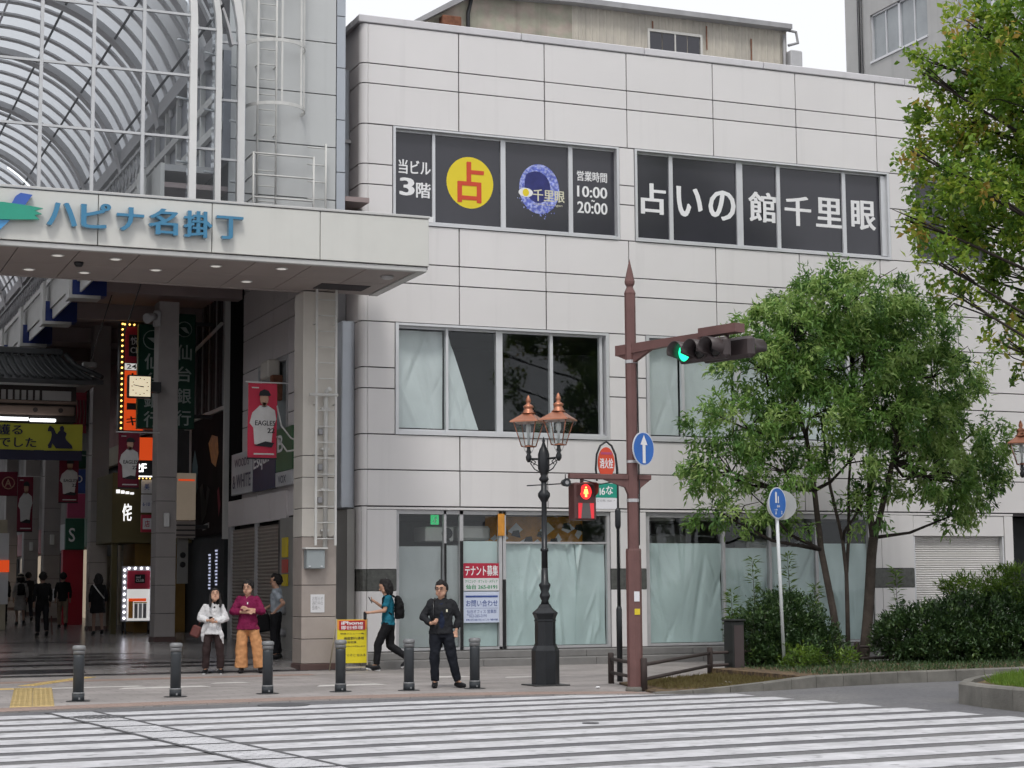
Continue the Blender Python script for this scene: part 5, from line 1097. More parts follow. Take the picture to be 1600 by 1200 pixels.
# ---------------------------------------------------------------- twin lantern lamp post
M('copper', (.42, .18, .11), .33, metal=.7, var=.18, scale=6); Mglass('lamp_glass', (.95, .97, .97), .96); M('mantle', (.7, .72, .70), .3)
def lamp_post(loc, d, label):
    t = thing('lamp_post', label, 'street lamp', (*loc, 0), 'twin copper street lanterns'); x, y = loc; c = (x, y); IB = MATS['iron_black']
    A8 = math.pi / 8
    MB().box(x - .30, x + .30, y - .30, y + .30, 0, .02).build('foot_plate', MATS['iron_worn'], t)
    MB().lathe([(.225, .02), (.225, .56), (.215, .58), (.18, .64), (.18, .665)], c, 8, False, A8).build('lower_base', IB, t)
    MB().lathe([(.168, .665), (.168, 1.02), (.178, 1.03), (.178, 1.05), (.168, 1.06), (.19, 1.12), (.205, 1.15), (.205, 1.165), (.12, 1.24), (.085, 1.30)], c, 8, False, A8).build('upper_base', IB, t)
    MB().lathe([(.072, 1.30), (.055, 1.36), (.085, 1.42), (.085, 1.45), (.06, 1.50), (.095, 1.60), (.095, 1.62), (.06, 1.66), (.052, 1.9)], c, 14).build('collar', IB, t)
    MB().lathe([(.055, 1.62), (.05, 2.15), (.065, 2.16), (.065, 2.2), (.048, 2.21), (.042, 2.95), (.07, 3.0), (.10, 3.05), (.10, 3.10), (.05, 3.16), (.045, 3.3)], c, 14).build('shaft', IB, t)
    MB().lathe([(.045, 3.28), (.085, 3.33), (.05, 3.38), (.06, 3.42), (.095, 3.5), (.095, 3.74), (.075, 3.80), (.045, 3.86), (.02, 3.93), (.028, 3.96), (.001, 4.03)], c, 14).build('capital', IB, t)
    MB().cyl((x - .30, y, 3.22), (x + .30, y, 3.26), .011, n=6).build('ladder_bar', IB, t)
    dv = Vector((d[0], d[1], 0)); nv = Vector((-d[1], d[0], 0)).normalized(); P = Vector((x, y, 0)); Z = Vector((0, 0, 1))
    for s in (-1, 1):
        e = P + dv * s; u = dv.normalized() * s
        a = MB().tube([P + Z * 3.66, P + u * .2 + Z * 3.67, e + Z * 3.68], .018, 8)
        arm = a.build('arm', IB, t)
        m = MB(); m.tube([P + u * .08 + Z * 3.45, P + u * .18 + Z * 3.5, P + u * .26 + Z * 3.6, P + u * .22 + Z * 3.66, P + u * .16 + Z * 3.62, P + u * .2 + Z * 3.57], .010, 6); m.tube([P + u * .1 + Z * 3.55, P + u * .3 + Z * 3.65], .008, 6); m.build('scroll', IB, arm)
        MB().lathe([(.02, 3.62), (.045, 3.66), (.05, 3.71), (.03, 3.75), (.045, 3.79), (.03, 3.83), (.03, 3.88), (.05, 3.90), (.02, 3.91)], (e.x, e.y), 12).build('cup', IB, arm)
        # lantern: four sides, glass tapering downwards, copper roof and finial
        L = MB(); zb_, zt_ = 3.88, 4.29; rb_, rt_ = .13, .275; ang = math.atan2(u.y, u.x) + math.pi / 4 + .25
        cor = lambda r, z, k: (e.x + r * math.cos(ang + k * math.pi / 2), e.y + r * math.sin(ang + k * math.pi / 2), z)
        for k in range(4): L.cyl(cor(rb_, zb_, k), cor(rt_, zt_, k), .009, n=6); L.cyl(cor(rb_, zb_, k), cor(rb_, zb_, k + 1), .010, n=6); L.cyl(cor(rt_, zt_, k), cor(rt_, zt_, k + 1), .010, n=6)
        lan = L.build('lantern', MATS['copper'], t)
        for k in range(4): MB().face([cor(rb_ * .97, zb_, k), cor(rb_ * .97, zb_, k + 1), cor(rt_ * .97, zt_, k + 1), cor(rt_ * .97, zt_, k)]).build('glass', MATS['lamp_glass'], lan)
        r_ = MB(); r_.lathe([(.345, 4.275), (.338, 4.295), (.20, 4.37), (.11, 4.42)], (e.x, e.y), 4, False, ang); r_.build('roof', MATS['copper'], lan)
        MB().lathe([(.11, 4.42), (.115, 4.435), (.085, 4.45), (.08, 4.485), (.06, 4.50), (.085, 4.525), (.085, 4.55), (.055, 4.57), (.028, 4.59), (.042, 4.62), (.042, 4.65), (.02, 4.71), (.001, 4.735)], (e.x, e.y), 14).build('finial', MATS['copper'], lan)
        MB().lathe([(.02, 3.9), (.02, 4.1), (.045, 4.13), (.045, 4.22), (.02, 4.26)], (e.x, e.y), 10).build('mantle', MATS['mantle'], lan)
        m = MB()
        for q in (-1, 1): m.tube([e + nv * q * .03 + Z * 3.76, e + nv * q * .10 + Z * 3.80, e + nv * q * .15 + Z * 3.86, e + nv * q * .12 + Z * 3.9], .006, 5)
        m.build('stay', MATS['aluminium_dull'], lan)
    return t
lamp_post((11.68, -8.1), (.16, -.25), 'black ornate lamp post with twin copper lanterns before the shop windows')
lamp_post((22.55, -7.0), (.20, -.30), 'second ornate lamp post cut off by the right picture edge')

# ---------------------------------------------------------------- brown signal pole
M('pole_brown', (.145, .072, .066), .45, var=.15, scale=4, streak=.2); M('signal_dark', (.055, .042, .042), .45, var=.15); M('lens_off', (.02, .02, .02), .2); Memit('lens_green', (.02, 1.0, .45), 1.6, (.01, .3, .15)); Memit('lens_red', (1, .03, .03), 1.3, (.3, .01, .01)); Memit('figure_amber', (1, .50, .10), 2.2); M('lens_ped_off', (.10, .09, .09), .3)
PX_, PY_ = 12.215, -10.29
sp = thing('signal_pole', 'tall brown signal pole with a spear finial beside the crossing', 'signal pole', (PX_, PY_, 0)); PB = MATS['pole_brown']
MB().lathe([(.118, -.02), (.118, 2.12), (.11, 2.15)], (PX_, PY_), 8, False, .39).build('base_sleeve', PB, sp); MB().lathe([(.088, 2.14), (.085, 6.08)], (PX_, PY_), 8, False, .39).build('shaft', PB, sp)
MB().lathe([(.088, 6.08), (.09, 6.10), (.055, 6.18), (.05, 6.2), (.075, 6.24), (.08, 6.28), (.045, 6.44), (.001, 6.64)], (PX_, PY_), 8, False, .39).build('finial', PB, sp)
ZA = 5.30; ad = Vector((.30, -.954, 0)); an = Vector((-.954, -.30, 0)); P0 = Vector((PX_, PY_, 0)); UZ = Vector((0, 0, 1))
def beam(a, b, w, h0, h1, name, parent, mat):
    a, b = Vector(a), Vector(b); d = (b - a).normalized(); n_ = Vector((-d.y, d.x, 0)) * w / 2
    m = MB(); m.loft([[a - n_ - UZ * h0, a + n_ - UZ * h0, a + n_, a - n_], [b - n_ - UZ * h1, b + n_ - UZ * h1, b + n_, b - n_]], True, True, False); return m.build(name, mat, parent)
beam(P0 - ad * .30 + UZ * ZA, P0 + ad * 1.75 + UZ * (ZA + .0), .10, .16, .09, 'signal_arm', PB and sp, PB)
beam(P0 - ad * .05 + UZ * (ZA - .15), P0 + ad * .5 + UZ * (ZA - .10), .06, .20, .02, 'arm_gusset', sp, PB); beam(P0 + ad * .05 + UZ * (ZA - .15), P0 - ad * .28 + UZ * (ZA - .14), .06, .14, .02, 'arm_gusset', sp, PB)
beam(P0 + ad * 1.55 + UZ * (ZA + .06), P0 + ad * 2.30 + UZ * (ZA + .06), .20, .13, .13, 'arm_head', sp, PB)
# wear, clamps and stickers on the pole
for z_, hh in ((2.86, .05), (3.46, .04), (5.0, .05)): MB().lathe([(.094, z_), (.094, z_ + hh)], (PX_, PY_), 8, False, .39).build('clamp_band', MATS['aluminium_dull'], sp)
MB().box(PX_ - .055, PX_ + .035, PY_ - .118, PY_ - .113, 1.35, 1.50).build('sticker', MATS['sign_white'], sp); MB().box(PX_ - .05, PX_ + .04, PY_ - .1165, PY_ - .1125, 1.15, 1.24).build('sticker', MATS['sticker_yellow'], sp)
MB().tube([(PX_ + .09, PY_ - .02, 2.2), (PX_ + .10, PY_ - .03, 3.1), (PX_ + .10, PY_ - .02, 4.2), (PX_ + .09, PY_ - .04, 5.15)], .012, 6).build('cable', MATS['iron_black'], sp)
MB().tube([(11.36, PY_ + .06, 3.2), (11.7, PY_ + .07, 3.13), (12.1, PY_ + .07, 3.2)], .009, 5).build('cable', MATS['iron_black'], sp)
MB().lathe([(.15, -.015), (.15, .05), (.12, .07)], (PX_, PY_), 10).build('foot_collar', MATS['kerb_concrete'], sp)
# vehicle signals, back to back under the arm
def vehicle_signal(cen, face, label, lit):
    t = thing('vehicle_signal', label, 'traffic light', tuple(cen)); ax = UZ.cross(face).normalized()      # axis along the housing: left to right seen from the front
    SD = MATS['signal_dark']; H = MB(Matrix.Translation(cen) @ Matrix((( -ax.x, -face.x, 0, 0), (-ax.y, -face.y, 0, 0), (0, 0, 1, 0), (0, 0, 0, 1))))
    H.box(-.50, .50, -.02, .14, -.16, .16, ch=.05); H.build('housing', SD, t)
    for k, q in enumerate((-1, 0, 1)):                       # green, amber, red
        c = cen + ax * q * .32
        m = MB(); n = 20; ring = lambda r, dd, cut=0: [c + face * (dd + (0 if math.sin(2 * math.pi * j / n) > -.35 else -cut)) + (ax * math.cos(2 * math.pi * j / n) + UZ * math.sin(2 * math.pi * j / n)) * r for j in range(n)]
        m.loft([ring(.148, .02), ring(.152, .26, .20), ring(.142, .26, .20), ring(.136, .03)], True, False, True); hd = m.build('hood', SD, t)
        m = MB(); m.loft([ring(.135, .022), ring(.11, .05), ring(.04, .065)], True, True, True); m.build('lens', MATS['lens_green'] if (lit and k == 0) else MATS['lens_off'], hd)
    m = MB(); m.cyl(cen + UZ * .16 - face * .08, cen + UZ * .34 - face * .08, .03, n=8); m.build('hanger', SD, t); return t
cA = P0 + ad * 1.66 + an * .14 + UZ * (ZA - .28)
vehicle_signal(cA, an, 'dark three lens traffic light showing green, facing left', True)
cB = P0 + ad * 1.84 - an * .30 + UZ * (ZA - .26)
vehicle_signal(cB, -an, 'dark traffic light seen from behind, facing right', False)
# pedestrian signal on its own bracket
m = MB(); m.box(11.15, 12.13, PY_ - .05, PY_ + .05, 3.20, 3.28, ch=.01); m.build('lower_arm', PB, sp); m = MB(); m.box(12.30, 12.52, PY_ - .05, PY_ + .05, 3.20, 3.28, ch=.01); m.build('lower_arm', PB, sp)
for s, xx in ((-1, PX_ - .07), (1, PX_ + .07)):
    m = MB(); m.prism([(xx, 2.95), (xx + s * .06, 3.08), (xx + s * (.42 if s < 0 else .22), 3.2), (xx, 3.2)][::(-1 if s > 0 else 1)], PY_ - .03, PY_ + .03); m.build('bracket', PB, sp)
ps2 = thing('pedestrian_signal', 'brown pedestrian signal with the red standing figure lit', 'traffic light', (11.37, PY_, 2.58)); SD2 = M('ped_brown', (.085, .035, .033), .4, var=.12)
MB().box(11.19, 11.55, PY_ - .12, PY_ + .14, 2.575, 3.14, ch=.025).build('housing', SD2, ps2); MB().cyl((11.36, PY_, 3.12), (11.36, PY_, 3.22), .03, n=8).build('hanger', SD2, ps2)
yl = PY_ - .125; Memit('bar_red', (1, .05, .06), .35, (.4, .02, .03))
m = MB(); m.face([(11.37 + .095 * math.cos(k * math.pi / 12), yl, 3.0 + .115 * math.sin(k * math.pi / 12)) for k in range(24)]); m.build('red_lens', MATS['lens_red'], ps2)
m = MB(); m.ball((11.37, yl - .008, 3.065), .017, 1, (1, .3, 1)); m.face([(11.345, yl - .006, 3.04), (11.33, yl - .006, 2.97), (11.342, yl - .006, 2.965), (11.352, yl - .006, 3.0), (11.352, yl - .006, 2.92), (11.388, yl - .006, 2.92), (11.388, yl - .006, 3.0), (11.398, yl - .006, 2.965), (11.41, yl - .006, 2.97), (11.395, yl - .006, 3.04)]); m.build('standing_figure', MATS['figure_amber'], ps2)
MB().box(11.24, 11.50, yl - .004, yl, 2.60, 2.83).build('lower_lens', MATS['lens_ped_off'], ps2)
m = MB(); m.face([(11.24, yl - .006, 2.60), (11.285, yl - .006, 2.60), (11.31, yl - .006, 2.83), (11.24, yl - .006, 2.83)]); m.build('red_reflection_bar', MATS['bar_red'], ps2); m = MB(); m.face([(11.455, yl - .006, 2.60), (11.50, yl - .006, 2.60), (11.50, yl - .006, 2.83), (11.43, yl - .006, 2.83)]); m.build('red_reflection_bar', MATS['bar_red'], ps2)  # painted red reflection beside the lower lens, glowing like waiting-time bars
for z0_, z1_ in ((2.86, 3.13),):
    m = MB(); m.loft([[(11.23, yl, 2.92), (11.23, yl, 3.10), (11.27, yl, 3.125), (11.47, yl, 3.125), (11.51, yl, 3.10), (11.51, yl, 2.92)], [(11.225, yl - .14, 2.98), (11.225, yl - .16, 3.11), (11.265, yl - .16, 3.135), (11.475, yl - .16, 3.135), (11.515, yl - .16, 3.11), (11.515, yl - .14, 2.98)]], False, False, False); m.build('hood', SD2, ps2)
au = thing('signal_speaker', 'small round black signal speaker left of the pedestrian light', 'speaker', (11.09, PY_, 3.1)); MB().cyl((11.09, PY_ - .06, 3.14), (11.09, PY_ + .06, 3.14), .065, .05, n=16).build('horn', MATS['iron_black'], au); MB().cyl((11.09, PY_ - .065, 3.14), (11.09, PY_ - .06, 3.14), .03, n=12).build('grille', MATS['pipe_grey'], au); MB().cyl((11.09, PY_, 3.2), (11.09, PY_, 3.27), .008, n=5).build('hanger', MATS['iron_black'], au)
# blue arrow disc on the pole
M('sign_blue', (.015, .13, .48), .35, var=.12, scale=5); M('sign_rim', (.62, .66, .72), .4); M('sign_back', (.36, .37, .36), .5, var=.12)
def disc(t, c, nrm, r, mat, rim=True, name='disc'):
    nrm = nrm.normalized(); ax = UZ.cross(nrm).normalized(); n = 32; ring = lambda rr, dd: [c + nrm * dd + (ax * math.cos(2 * math.pi * j / n) + UZ * math.sin(2 * math.pi * j / n)) * rr for j in range(n)]
    MB().loft([ring(r, -.012), ring(r, 0)], True, True, False).build(name, MATS['sign_rim'] if rim else MATS[mat], t)
    if rim: MB().loft([ring(r * .93, .002), ring(r * .93, .004)], True, True, False).build('face', MATS[mat], t)
    return ax
ds = thing('arrow_sign', 'round blue sign with a white upward arrow on the signal pole', 'sign', (12.34, -10.45, 3.4)); c = Vector((12.335, -10.45, 3.67)); nr = Vector((-.97, -.25, 0)).normalized()
nr = Vector((.42, -.9, 0)).normalized(); ax = disc(ds, c, nr, .262, 'sign_blue')
def on_disc(pts, dd=.008): return [c + nr * dd + ax * u + UZ * v for u, v in pts]
MB().face(on_disc([(-.035, -.22), (.035, -.22), (.035, .06), (.085, .06), (0, .215), (-.085, .06), (-.035, .06)])).build('arrow', MATS['white_print'], ds)
MB().cyl((PX_ + .06, PY_, 3.67), c - nr * .012, .02, n=6).build('clamp', MATS['aluminium'], ds)
# ---------------------------------------------------------------- hydrant sign on a thin arched post
hs = thing('hydrant_sign', 'red oval hydrant sign in a thin black arch above a green board', 'sign', (13.25, -7.6, 0)); IB = MATS['iron_black']; HX, HY = 13.25, -7.6
MB().tube([(HX, HY, 0), (HX, HY, 3.55), (HX - .03, HY, 3.8), (HX - .10, HY, 3.95), (HX - .20, HY, 4.02), (HX - .31, HY, 3.95), (HX - .38, HY, 3.80), (HX - .40, HY, 3.55), (HX - .38, HY, 3.35)], [.034, .022] + [.018] * 7, 10).build('post', IB, hs)
MB().lathe([(.05, 0), (.05, 1.2), (.034, 1.25)], (HX, HY), 10).build('lower_sleeve', IB, hs); MB().lathe([(.035, 2.55), (.05, 2.6), (.05, 2.85), (.035, 2.9)], (HX, HY), 10).build('clamp', IB, hs)
m = MB(); n = 28; m.loft([[(HX - .205 + .155 * math.cos(2 * math.pi * k / n), y_, 3.66 + .265 * math.sin(2 * math.pi * k / n)) for k in range(n)] for y_ in (HY + .01, HY - .01)], True, True, False); od_ = m.build('oval', MATS['red_print'], hs)
lettering('消火栓', LT, od_, HX - .33, HX - .08, 3.56, 3.74, HY - .013, bold=.03); MB().box(HX - .31, HX - .10, HY - .014, HY - .011, 3.80, 3.84).build('pale_strip', MATS['shop_pink'], od_)
M('board_green', (.01, .27, .19), .4, var=.08)
gbd = MB().box(HX - .42, HX - .015, HY - .012, HY + .012, 3.07, 3.31).build('green_board', MATS['board_green'], hs); MB().box(HX - .42, HX - .015, HY - .012, HY + .012, 2.88, 3.066).build('white_board', MATS['sign_white'], hs)
lettering('I6な', LT, gbd, HX - .34, HX - .09, 3.10, 3.25, HY - .014, bold=.015, shear=.12); lettering('この先 15m →', MATS['pipe_grey'], gbd, HX - .39, HX - .05, 3.0, 3.04, HY - .014)
# ---------------------------------------------------------------- blue footway sign on a white post
M('post_white', (.60, .63, .64), .4, var=.1, streak=.3)
bs = thing('footway_sign', 'round blue footway sign on a leaning white post in the shrubs', 'sign', (16.85, -6.8, 0)); MB().tube([(16.90, -6.8, .05), (16.80, -6.8, 3.3)], .032, 10).build('post', MATS['post_white'], bs)
c = Vector((16.80, -6.86, 3.06)); nr = Vector((.20, -.98, 0)).normalized(); nr = Vector((.45, -.89, 0)).normalized(); ax = disc(bs, c, nr, .285, 'sign_blue')
MB().face(on_disc([(-.09, .0), (-.03, .0), (-.03, .18), (-.05, .2), (-.08, .2), (-.09, .17)])).build('figure', MATS['white_print'], bs); MB().face(on_disc([(.0, .0), (.03, .0), (.03, .12), (0, .12)])).build('figure', MATS['white_print'], bs)
for k in range(9):
    a = random.uniform(-.1, .16); b = random.uniform(-.2, -.04); s_ = random.uniform(.012, .03); MB().face(on_disc([(a - s_, b), (a, b - s_), (a + s_, b), (a, b + s_)], .006)).build('worn_patch', MATS['sign_rim'], bs)
c2 = Vector((16.99, -6.68, 3.03)); disc(bs, c2, Vector((.55, .83, 0)), .27, 'sign_back', rim=False, name='rear_disc'); MB().cyl((16.81, -6.8, 3.05), c2, .018, n=6).build('clamp', MATS['aluminium_dull'], bs)
# ---------------------------------------------------------------- low brown rail fence
M('fence_brown', (.045, .033, .03), .7, var=.25, scale=6)
fn = thing('rail_fence', 'low brown two-rail fence edging the planting bed', 'fence', (12.9, -8.1, 0)); FB = MATS['fence_brown']
fp = [(12.85, -8.1, 0), (12.30, -10.42, 0), (15.49, -6.62, 0), (17.4, -5.9, .0), (19.4, -5.3, 0), (21.4, -5.0, 0), (23.4, -4.85, 0), (25.5, -4.75, 0)]
for p in fp: MB().lathe([(.05, -.05), (.05, .48), (.042, .50), (.001, .505)], p[:2], 10).build('post', FB, fn)
for a, b in zip(fp, fp[1:]):
    for z in (.18, .40): MB().cyl((a[0], a[1], z), (b[0], b[1], z), .028, n=8).build('rail', FB, fn)
cb = thing('utility_cabinet', 'narrow dark steel cabinet at the left end of the shrubs', 'cabinet', (16.05, -6.5, 0)); M('cabinet_dark', (.018, .021, .02), .5, var=.2)
MB().box(15.95, 16.18, -6.65, -6.3, .0, .95, ch=.015).build('body', MATS['cabinet_dark'], cb); MB().box(15.93, 16.20, -6.68, -6.27, .952, .985, ch=.008).build('lid', MATS['cabinet_dark'], cb); MB().box(15.97, 16.16, -6.658, -6.65, .12, .88).build('door', MATS['signal_dark'], cb)
# ---------------------------------------------------------------- yellow phone shop stand
yf = thing('phone_shop_stand', 'yellow and red folding stand advertising phone repair by the pillar', 'sign stand', (10.47, -1.5, 0))
M('stand_yellow', (.70, .58, .02), .45, var=.06); M('stand_orange', (.75, .28, .05), .45); M('stand_red', (.42, .02, .03), .45)
MB().box(10.16, 10.76, -1.52, -1.49, .15, .985, ch=.006).build('panel', MATS['stand_yellow'], yf); MB().box(10.165, 10.755, -1.526, -1.521, .80, .98).build('header', MATS['stand_orange'], yf); MB().box(10.20, 10.72, -1.531, -1.527, .785, .96).build('red_block', MATS['stand_red'], yf)
lettering('iPhone', LT, yf, 10.24, 10.68, .885, .955, -1.533, bold=.03); lettering('即日修理', LT, yf, 10.24, 10.68, .795, .87, -1.533, bold=.015)
for k, (tx, z0_, z1_, xa, xb) in enumerate((('修理メニュー一覧', .70, .73, 10.22, 10.70), ('画面割れ修理', .60, .655, 10.30, 10.70), ('電池交換', .53, .575, 10.30, 10.55), ('最短15分より対応します', .46, .49, 10.25, 10.72), ('→すぐそこ 左入る', .28, .33, 10.24, 10.73))): lettering(tx, MATS['dark_metal'], yf, xa, xb, z0_, z1_, -1.525, bold=.012)
m = MB()
for x in (10.15, 10.77): m.box(x - .012, x + .012, -1.52, -1.495, 0, 1.0); m.cyl((x, -1.5, .95), (x, -1.05, 0), .012, n=6)
m.box(10.15, 10.77, -1.52, -1.495, .06, .085); m.build('frame', MATS['cream_frame'], yf)
# ---------------------------------------------------------------- planting bed, kerbs, traffic island
def lerp_path(pts, step):
    out = []; acc = []
    seg = [(Vector(a), Vector(b)) for a, b in zip(pts, pts[1:])]; L_ = sum((b - a).length for a, b in seg); n = int(L_ / step)
    for k in range(n + 1):
        s = L_ * k / n
        for a, b in seg:
            l = (b - a).length
            if s <= l + 1e-6: out.append(a + (b - a) * (s / l)); break
            s -= l
    return out
kp = [(12.2, -10.98), (13.5, -11.0), (14.4, -10.85), (15.4, -10.45), (17.06, -10.05), (19.87, -9.72), (24, -9.4), (34, -8.9)]
bed_in = [(34, -4.6), (22, -5.05), (15.5, -6.6), (12.9, -8.3), (12.35, -10.2)]
bed = MB().slab([(x, y + .1) for x, y in kp] + bed_in, -.3, .03).build('planting_bed', MATS['soil'], kind='structure')
MB().slab([(x, y + .12) for x, y in kp[3:]] + bed_in[:3], .0, .13).build('raised_soil', MATS['soil'], bed)
kpts = lerp_path(kp, .62)
for k, (a, b) in enumerate(zip(kpts, kpts[1:])):
    d = (b - a).normalized(); nv = Vector((-d.y, d.x)); h = max(.02, min(.17, .02 + (a.x - 12.6) * .06)); h2 = max(.02, min(.17, .02 + (b.x - 12.6) * .06)); a2, b2 = a + d * .006, b - d * .006; ch = .02 if h > .08 else .004
    m = MB(); prof = lambda p, hh: [(p.x, p.y, -.2), (p.x, p.y, hh - ch), (*(p + nv * ch), hh), (*(p + nv * (.15 - ch)), hh), (*(p + nv * .15), hh - ch), (*(p + nv * .15), -.2)]
    m.loft([prof(a2, h), prof(b2, h2)], True, True, False); m.build('kerb_stone', MATS['kerb_concrete'], bed)
isl = [(14.85, -14.75), (14.7, -15.2), (14.55, -16.6), (14.9, -18.5), (22, -19), (22, -12.2), (17.4, -12.6), (16.2, -13.35), (15.2, -14.3)]
il = MB().slab([(15.0, -14.8), (14.85, -15.3), (14.72, -16.6), (15.05, -18.35), (22, -18.8), (22, -12.4), (17.45, -12.78), (16.3, -13.5), (15.35, -14.4)], -.2, .22).build('traffic_island', MATS['soil'], kind='structure')
ip = lerp_path(isl + [isl[0]], .75)
for a, b in zip(ip, ip[1:]):
    d = (b - a).normalized(); nv = Vector((-d.y, d.x)); a2, b2 = a + d * .005, b - d * .005; h = .27
    prof = lambda p: [(p.x, p.y, -.2), (p.x, p.y, h - .03), (*(p + nv * .03), h), (*(p + nv * .16), h), (*(p + nv * .16), -.2)]
    MB().loft([prof(a2), prof(b2)], True, True, False).build('kerb_stone', MATS['kerb_concrete'], il)
# ---------------------------------------------------------------- vegetation
import numpy as np
def leaf_mesh(name, pos, nrm_bias, length, width, mat, parent, seed, droop=0.0, tone=None, lenvar=.35):
    """many small folded leaves; pos: (n,3) array of leaf bases, nrm_bias: (n,3) outward directions"""
    rg = np.random.default_rng(seed); n = len(pos)
    d = nrm_bias + rg.normal(0, .75, (n, 3)); d[:, 2] -= droop; d /= np.linalg.norm(d, axis=1)[:, None] + 1e-9
    u = np.cross(d, rg.normal(0, .5, (n, 3)) + np.array([0, 0, 1.2])); u /= np.linalg.norm(u, axis=1)[:, None] + 1e-9
    w = np.cross(u, d)
    L = (length * (1 + rg.uniform(-lenvar, lenvar, n)))[:, None]; W = (width * (1 + rg.uniform(-.3, .3, n)))[:, None]
    p0 = pos; p1 = pos + d * L * .45 + u * W * .5 + w * W * .12; p2 = pos + d * L - w * L * .10; p3 = pos + d * L * .45 - u * W * .5 + w * W * .12
    og = np.array(origin(parent)) if parent else np.zeros(3)
    V = np.stack([p0, p1, p2, p3], 1).reshape(-1, 3) - og
    me = bpy.data.meshes.new(name); me.vertices.add(4 * n); me.vertices.foreach_set('co', V.astype(np.float32).ravel())
    idx = np.arange(4 * n).reshape(n, 4); tri = np.concatenate([idx[:, [0, 1, 2]], idx[:, [0, 2, 3]]], 1).reshape(-1)
    me.loops.add(6 * n); me.loops.foreach_set('vertex_index', tri.astype(np.int32)); me.polygons.add(2 * n)
    me.polygons.foreach_set('loop_start', np.arange(0, 6 * n, 3, dtype=np.int32)); me.polygons.foreach_set('loop_total', np.full(2 * n, 3, np.int32))
    me.update(); me.validate()
    t = np.clip((tone if tone is not None else rg.uniform(.2, .8, n)) + rg.normal(0, .10, n), 0, 1)
    at = me.attributes.new('tone', 'FLOAT', 'FACE'); at.data.foreach_set('value', np.repeat(t, 2).astype(np.float32))
    me.materials.append(mat); o = bpy.data.objects.new(name, me); link(o)
    if parent: o.parent = parent
    return o
def clusters(blobs, per_m3, seed, shell=.55):
    """cluster centres filling ellipsoids (x,y,z,rx,ry,rz), thinner towards the core; returns centres, outward dirs"""
    rg = np.random.default_rng(seed); C, D = [], []
    for (x, y, z, rx, ry, rz) in blobs:
        n = max(3, int(per_m3 * 4.19 * rx * ry * rz)); q = rg.normal(0, 1, (n, 3)); q /= np.linalg.norm(q, axis=1)[:, None]
        r = (shell + (1 - shell) * rg.uniform(0, 1, n) ** .6)[:, None] * (1 + rg.normal(0, .07, (n, 1)))
        C.append(q * r * np.array([rx, ry, rz]) + np.array([x, y, z])); D.append(q)
    return np.concatenate(C), np.concatenate(D)
def expand(C, D, per, spread, seed):
    rg = np.random.default_rng(seed); n = len(C); P = np.repeat(C, per, 0) + rg.normal(0, spread, (n * per, 3)); return P, np.repeat(D, per, 0), np.repeat(rg.normal(0, .16, n), per)
M('bark', (.075, .06, .05), .95, var=.35, scale=5, bump=.8, bscale=22, streak=.3); M('bark_dark', (.04, .032, .027), .95, var=.35, scale=5, bump=.8, bscale=25)
LEAF_A = Mleaf('leaf_oak', [(0, (.030, .070, .022)), (.4, (.085, .19, .045)), (.7, (.175, .32, .075)), (1, (.34, .47, .16))])
LEAF_B = Mleaf('leaf_broad', [(0, (.03, .08, .014)), (.4, (.10, .21, .026)), (.75, (.22, .34, .04)), (.96, (.36, .42, .07)), (1, (.44, .32, .07))])
LEAF_C = Mleaf('leaf_hedge', [(0, (.016, .038, .014)), (.5, (.042, .085, .028)), (.85, (.085, .15, .038)), (1, (.14, .22, .04))], rough=.35, trans=.2)
LEAF_D = Mleaf('leaf_fresh', [(0, (.05, .10, .02)), (.5, (.11, .20, .03)), (1, (.22, .32, .05))])
def limb(m, pts, r0, r1, n=8, rnd=None):
    k = len(pts); m.tube(pts, [r0 + (r1 - r0) * i / (k - 1) for i in range(k)], n)
# -- the evergreen tree in front of the shop
tr = thing('evergreen_tree', 'bushy multi-stemmed evergreen tree before the white building', 'tree', (20.5, -3.6, .1)); rt_ = random.Random(11)
stems = [[(20.05, -3.7, .05), (19.93, -3.65, 1.1), (19.72, -3.6, 2.3), (19.6, -3.6, 3.5), (19.5, -3.5, 4.6), (19.2, -3.4, 5.6)],
         [(20.36, -3.5, .05), (20.37, -3.5, 1.2), (20.37, -3.5, 1.8), (20.30, -3.5, 2.5), (20.1, -3.4, 3.6), (20.0, -3.3, 5.0)],
         [(20.37, -3.5, 1.8), (20.45, -3.5, 2.6), (20.48, -3.5, 3.6), (20.6, -3.6, 5.2)],
         [(20.58, -3.7, .0), (20.68, -3.7, .6), (20.80, -3.65, 1.3), (20.92, -3.6, 2.2), (20.98, -3.6, 2.55)],
         [(20.98, -3.6, 2.5), (20.93, -3.55, 3.2), (21.05, -3.5, 4.4), (21.0, -3.4, 5.8), (21.1, -3.3, 7.0)],
         [(20.98, -3.6, 2.5), (21.12, -3.7, 3.1), (21.36, -3.8, 4.1), (21.6, -3.8, 5.2), (22.1, -3.7, 6.2)]]
rads = [(.085, .035), (.05, .028), (.04, .022), (.115, .10), (.08, .03), (.075, .03)]
m = MB()
for s_, (a, b) in zip(stems, rads): limb(m, s_, a, b, 10)
trunk = m.build('trunk', MATS['bark'], tr)
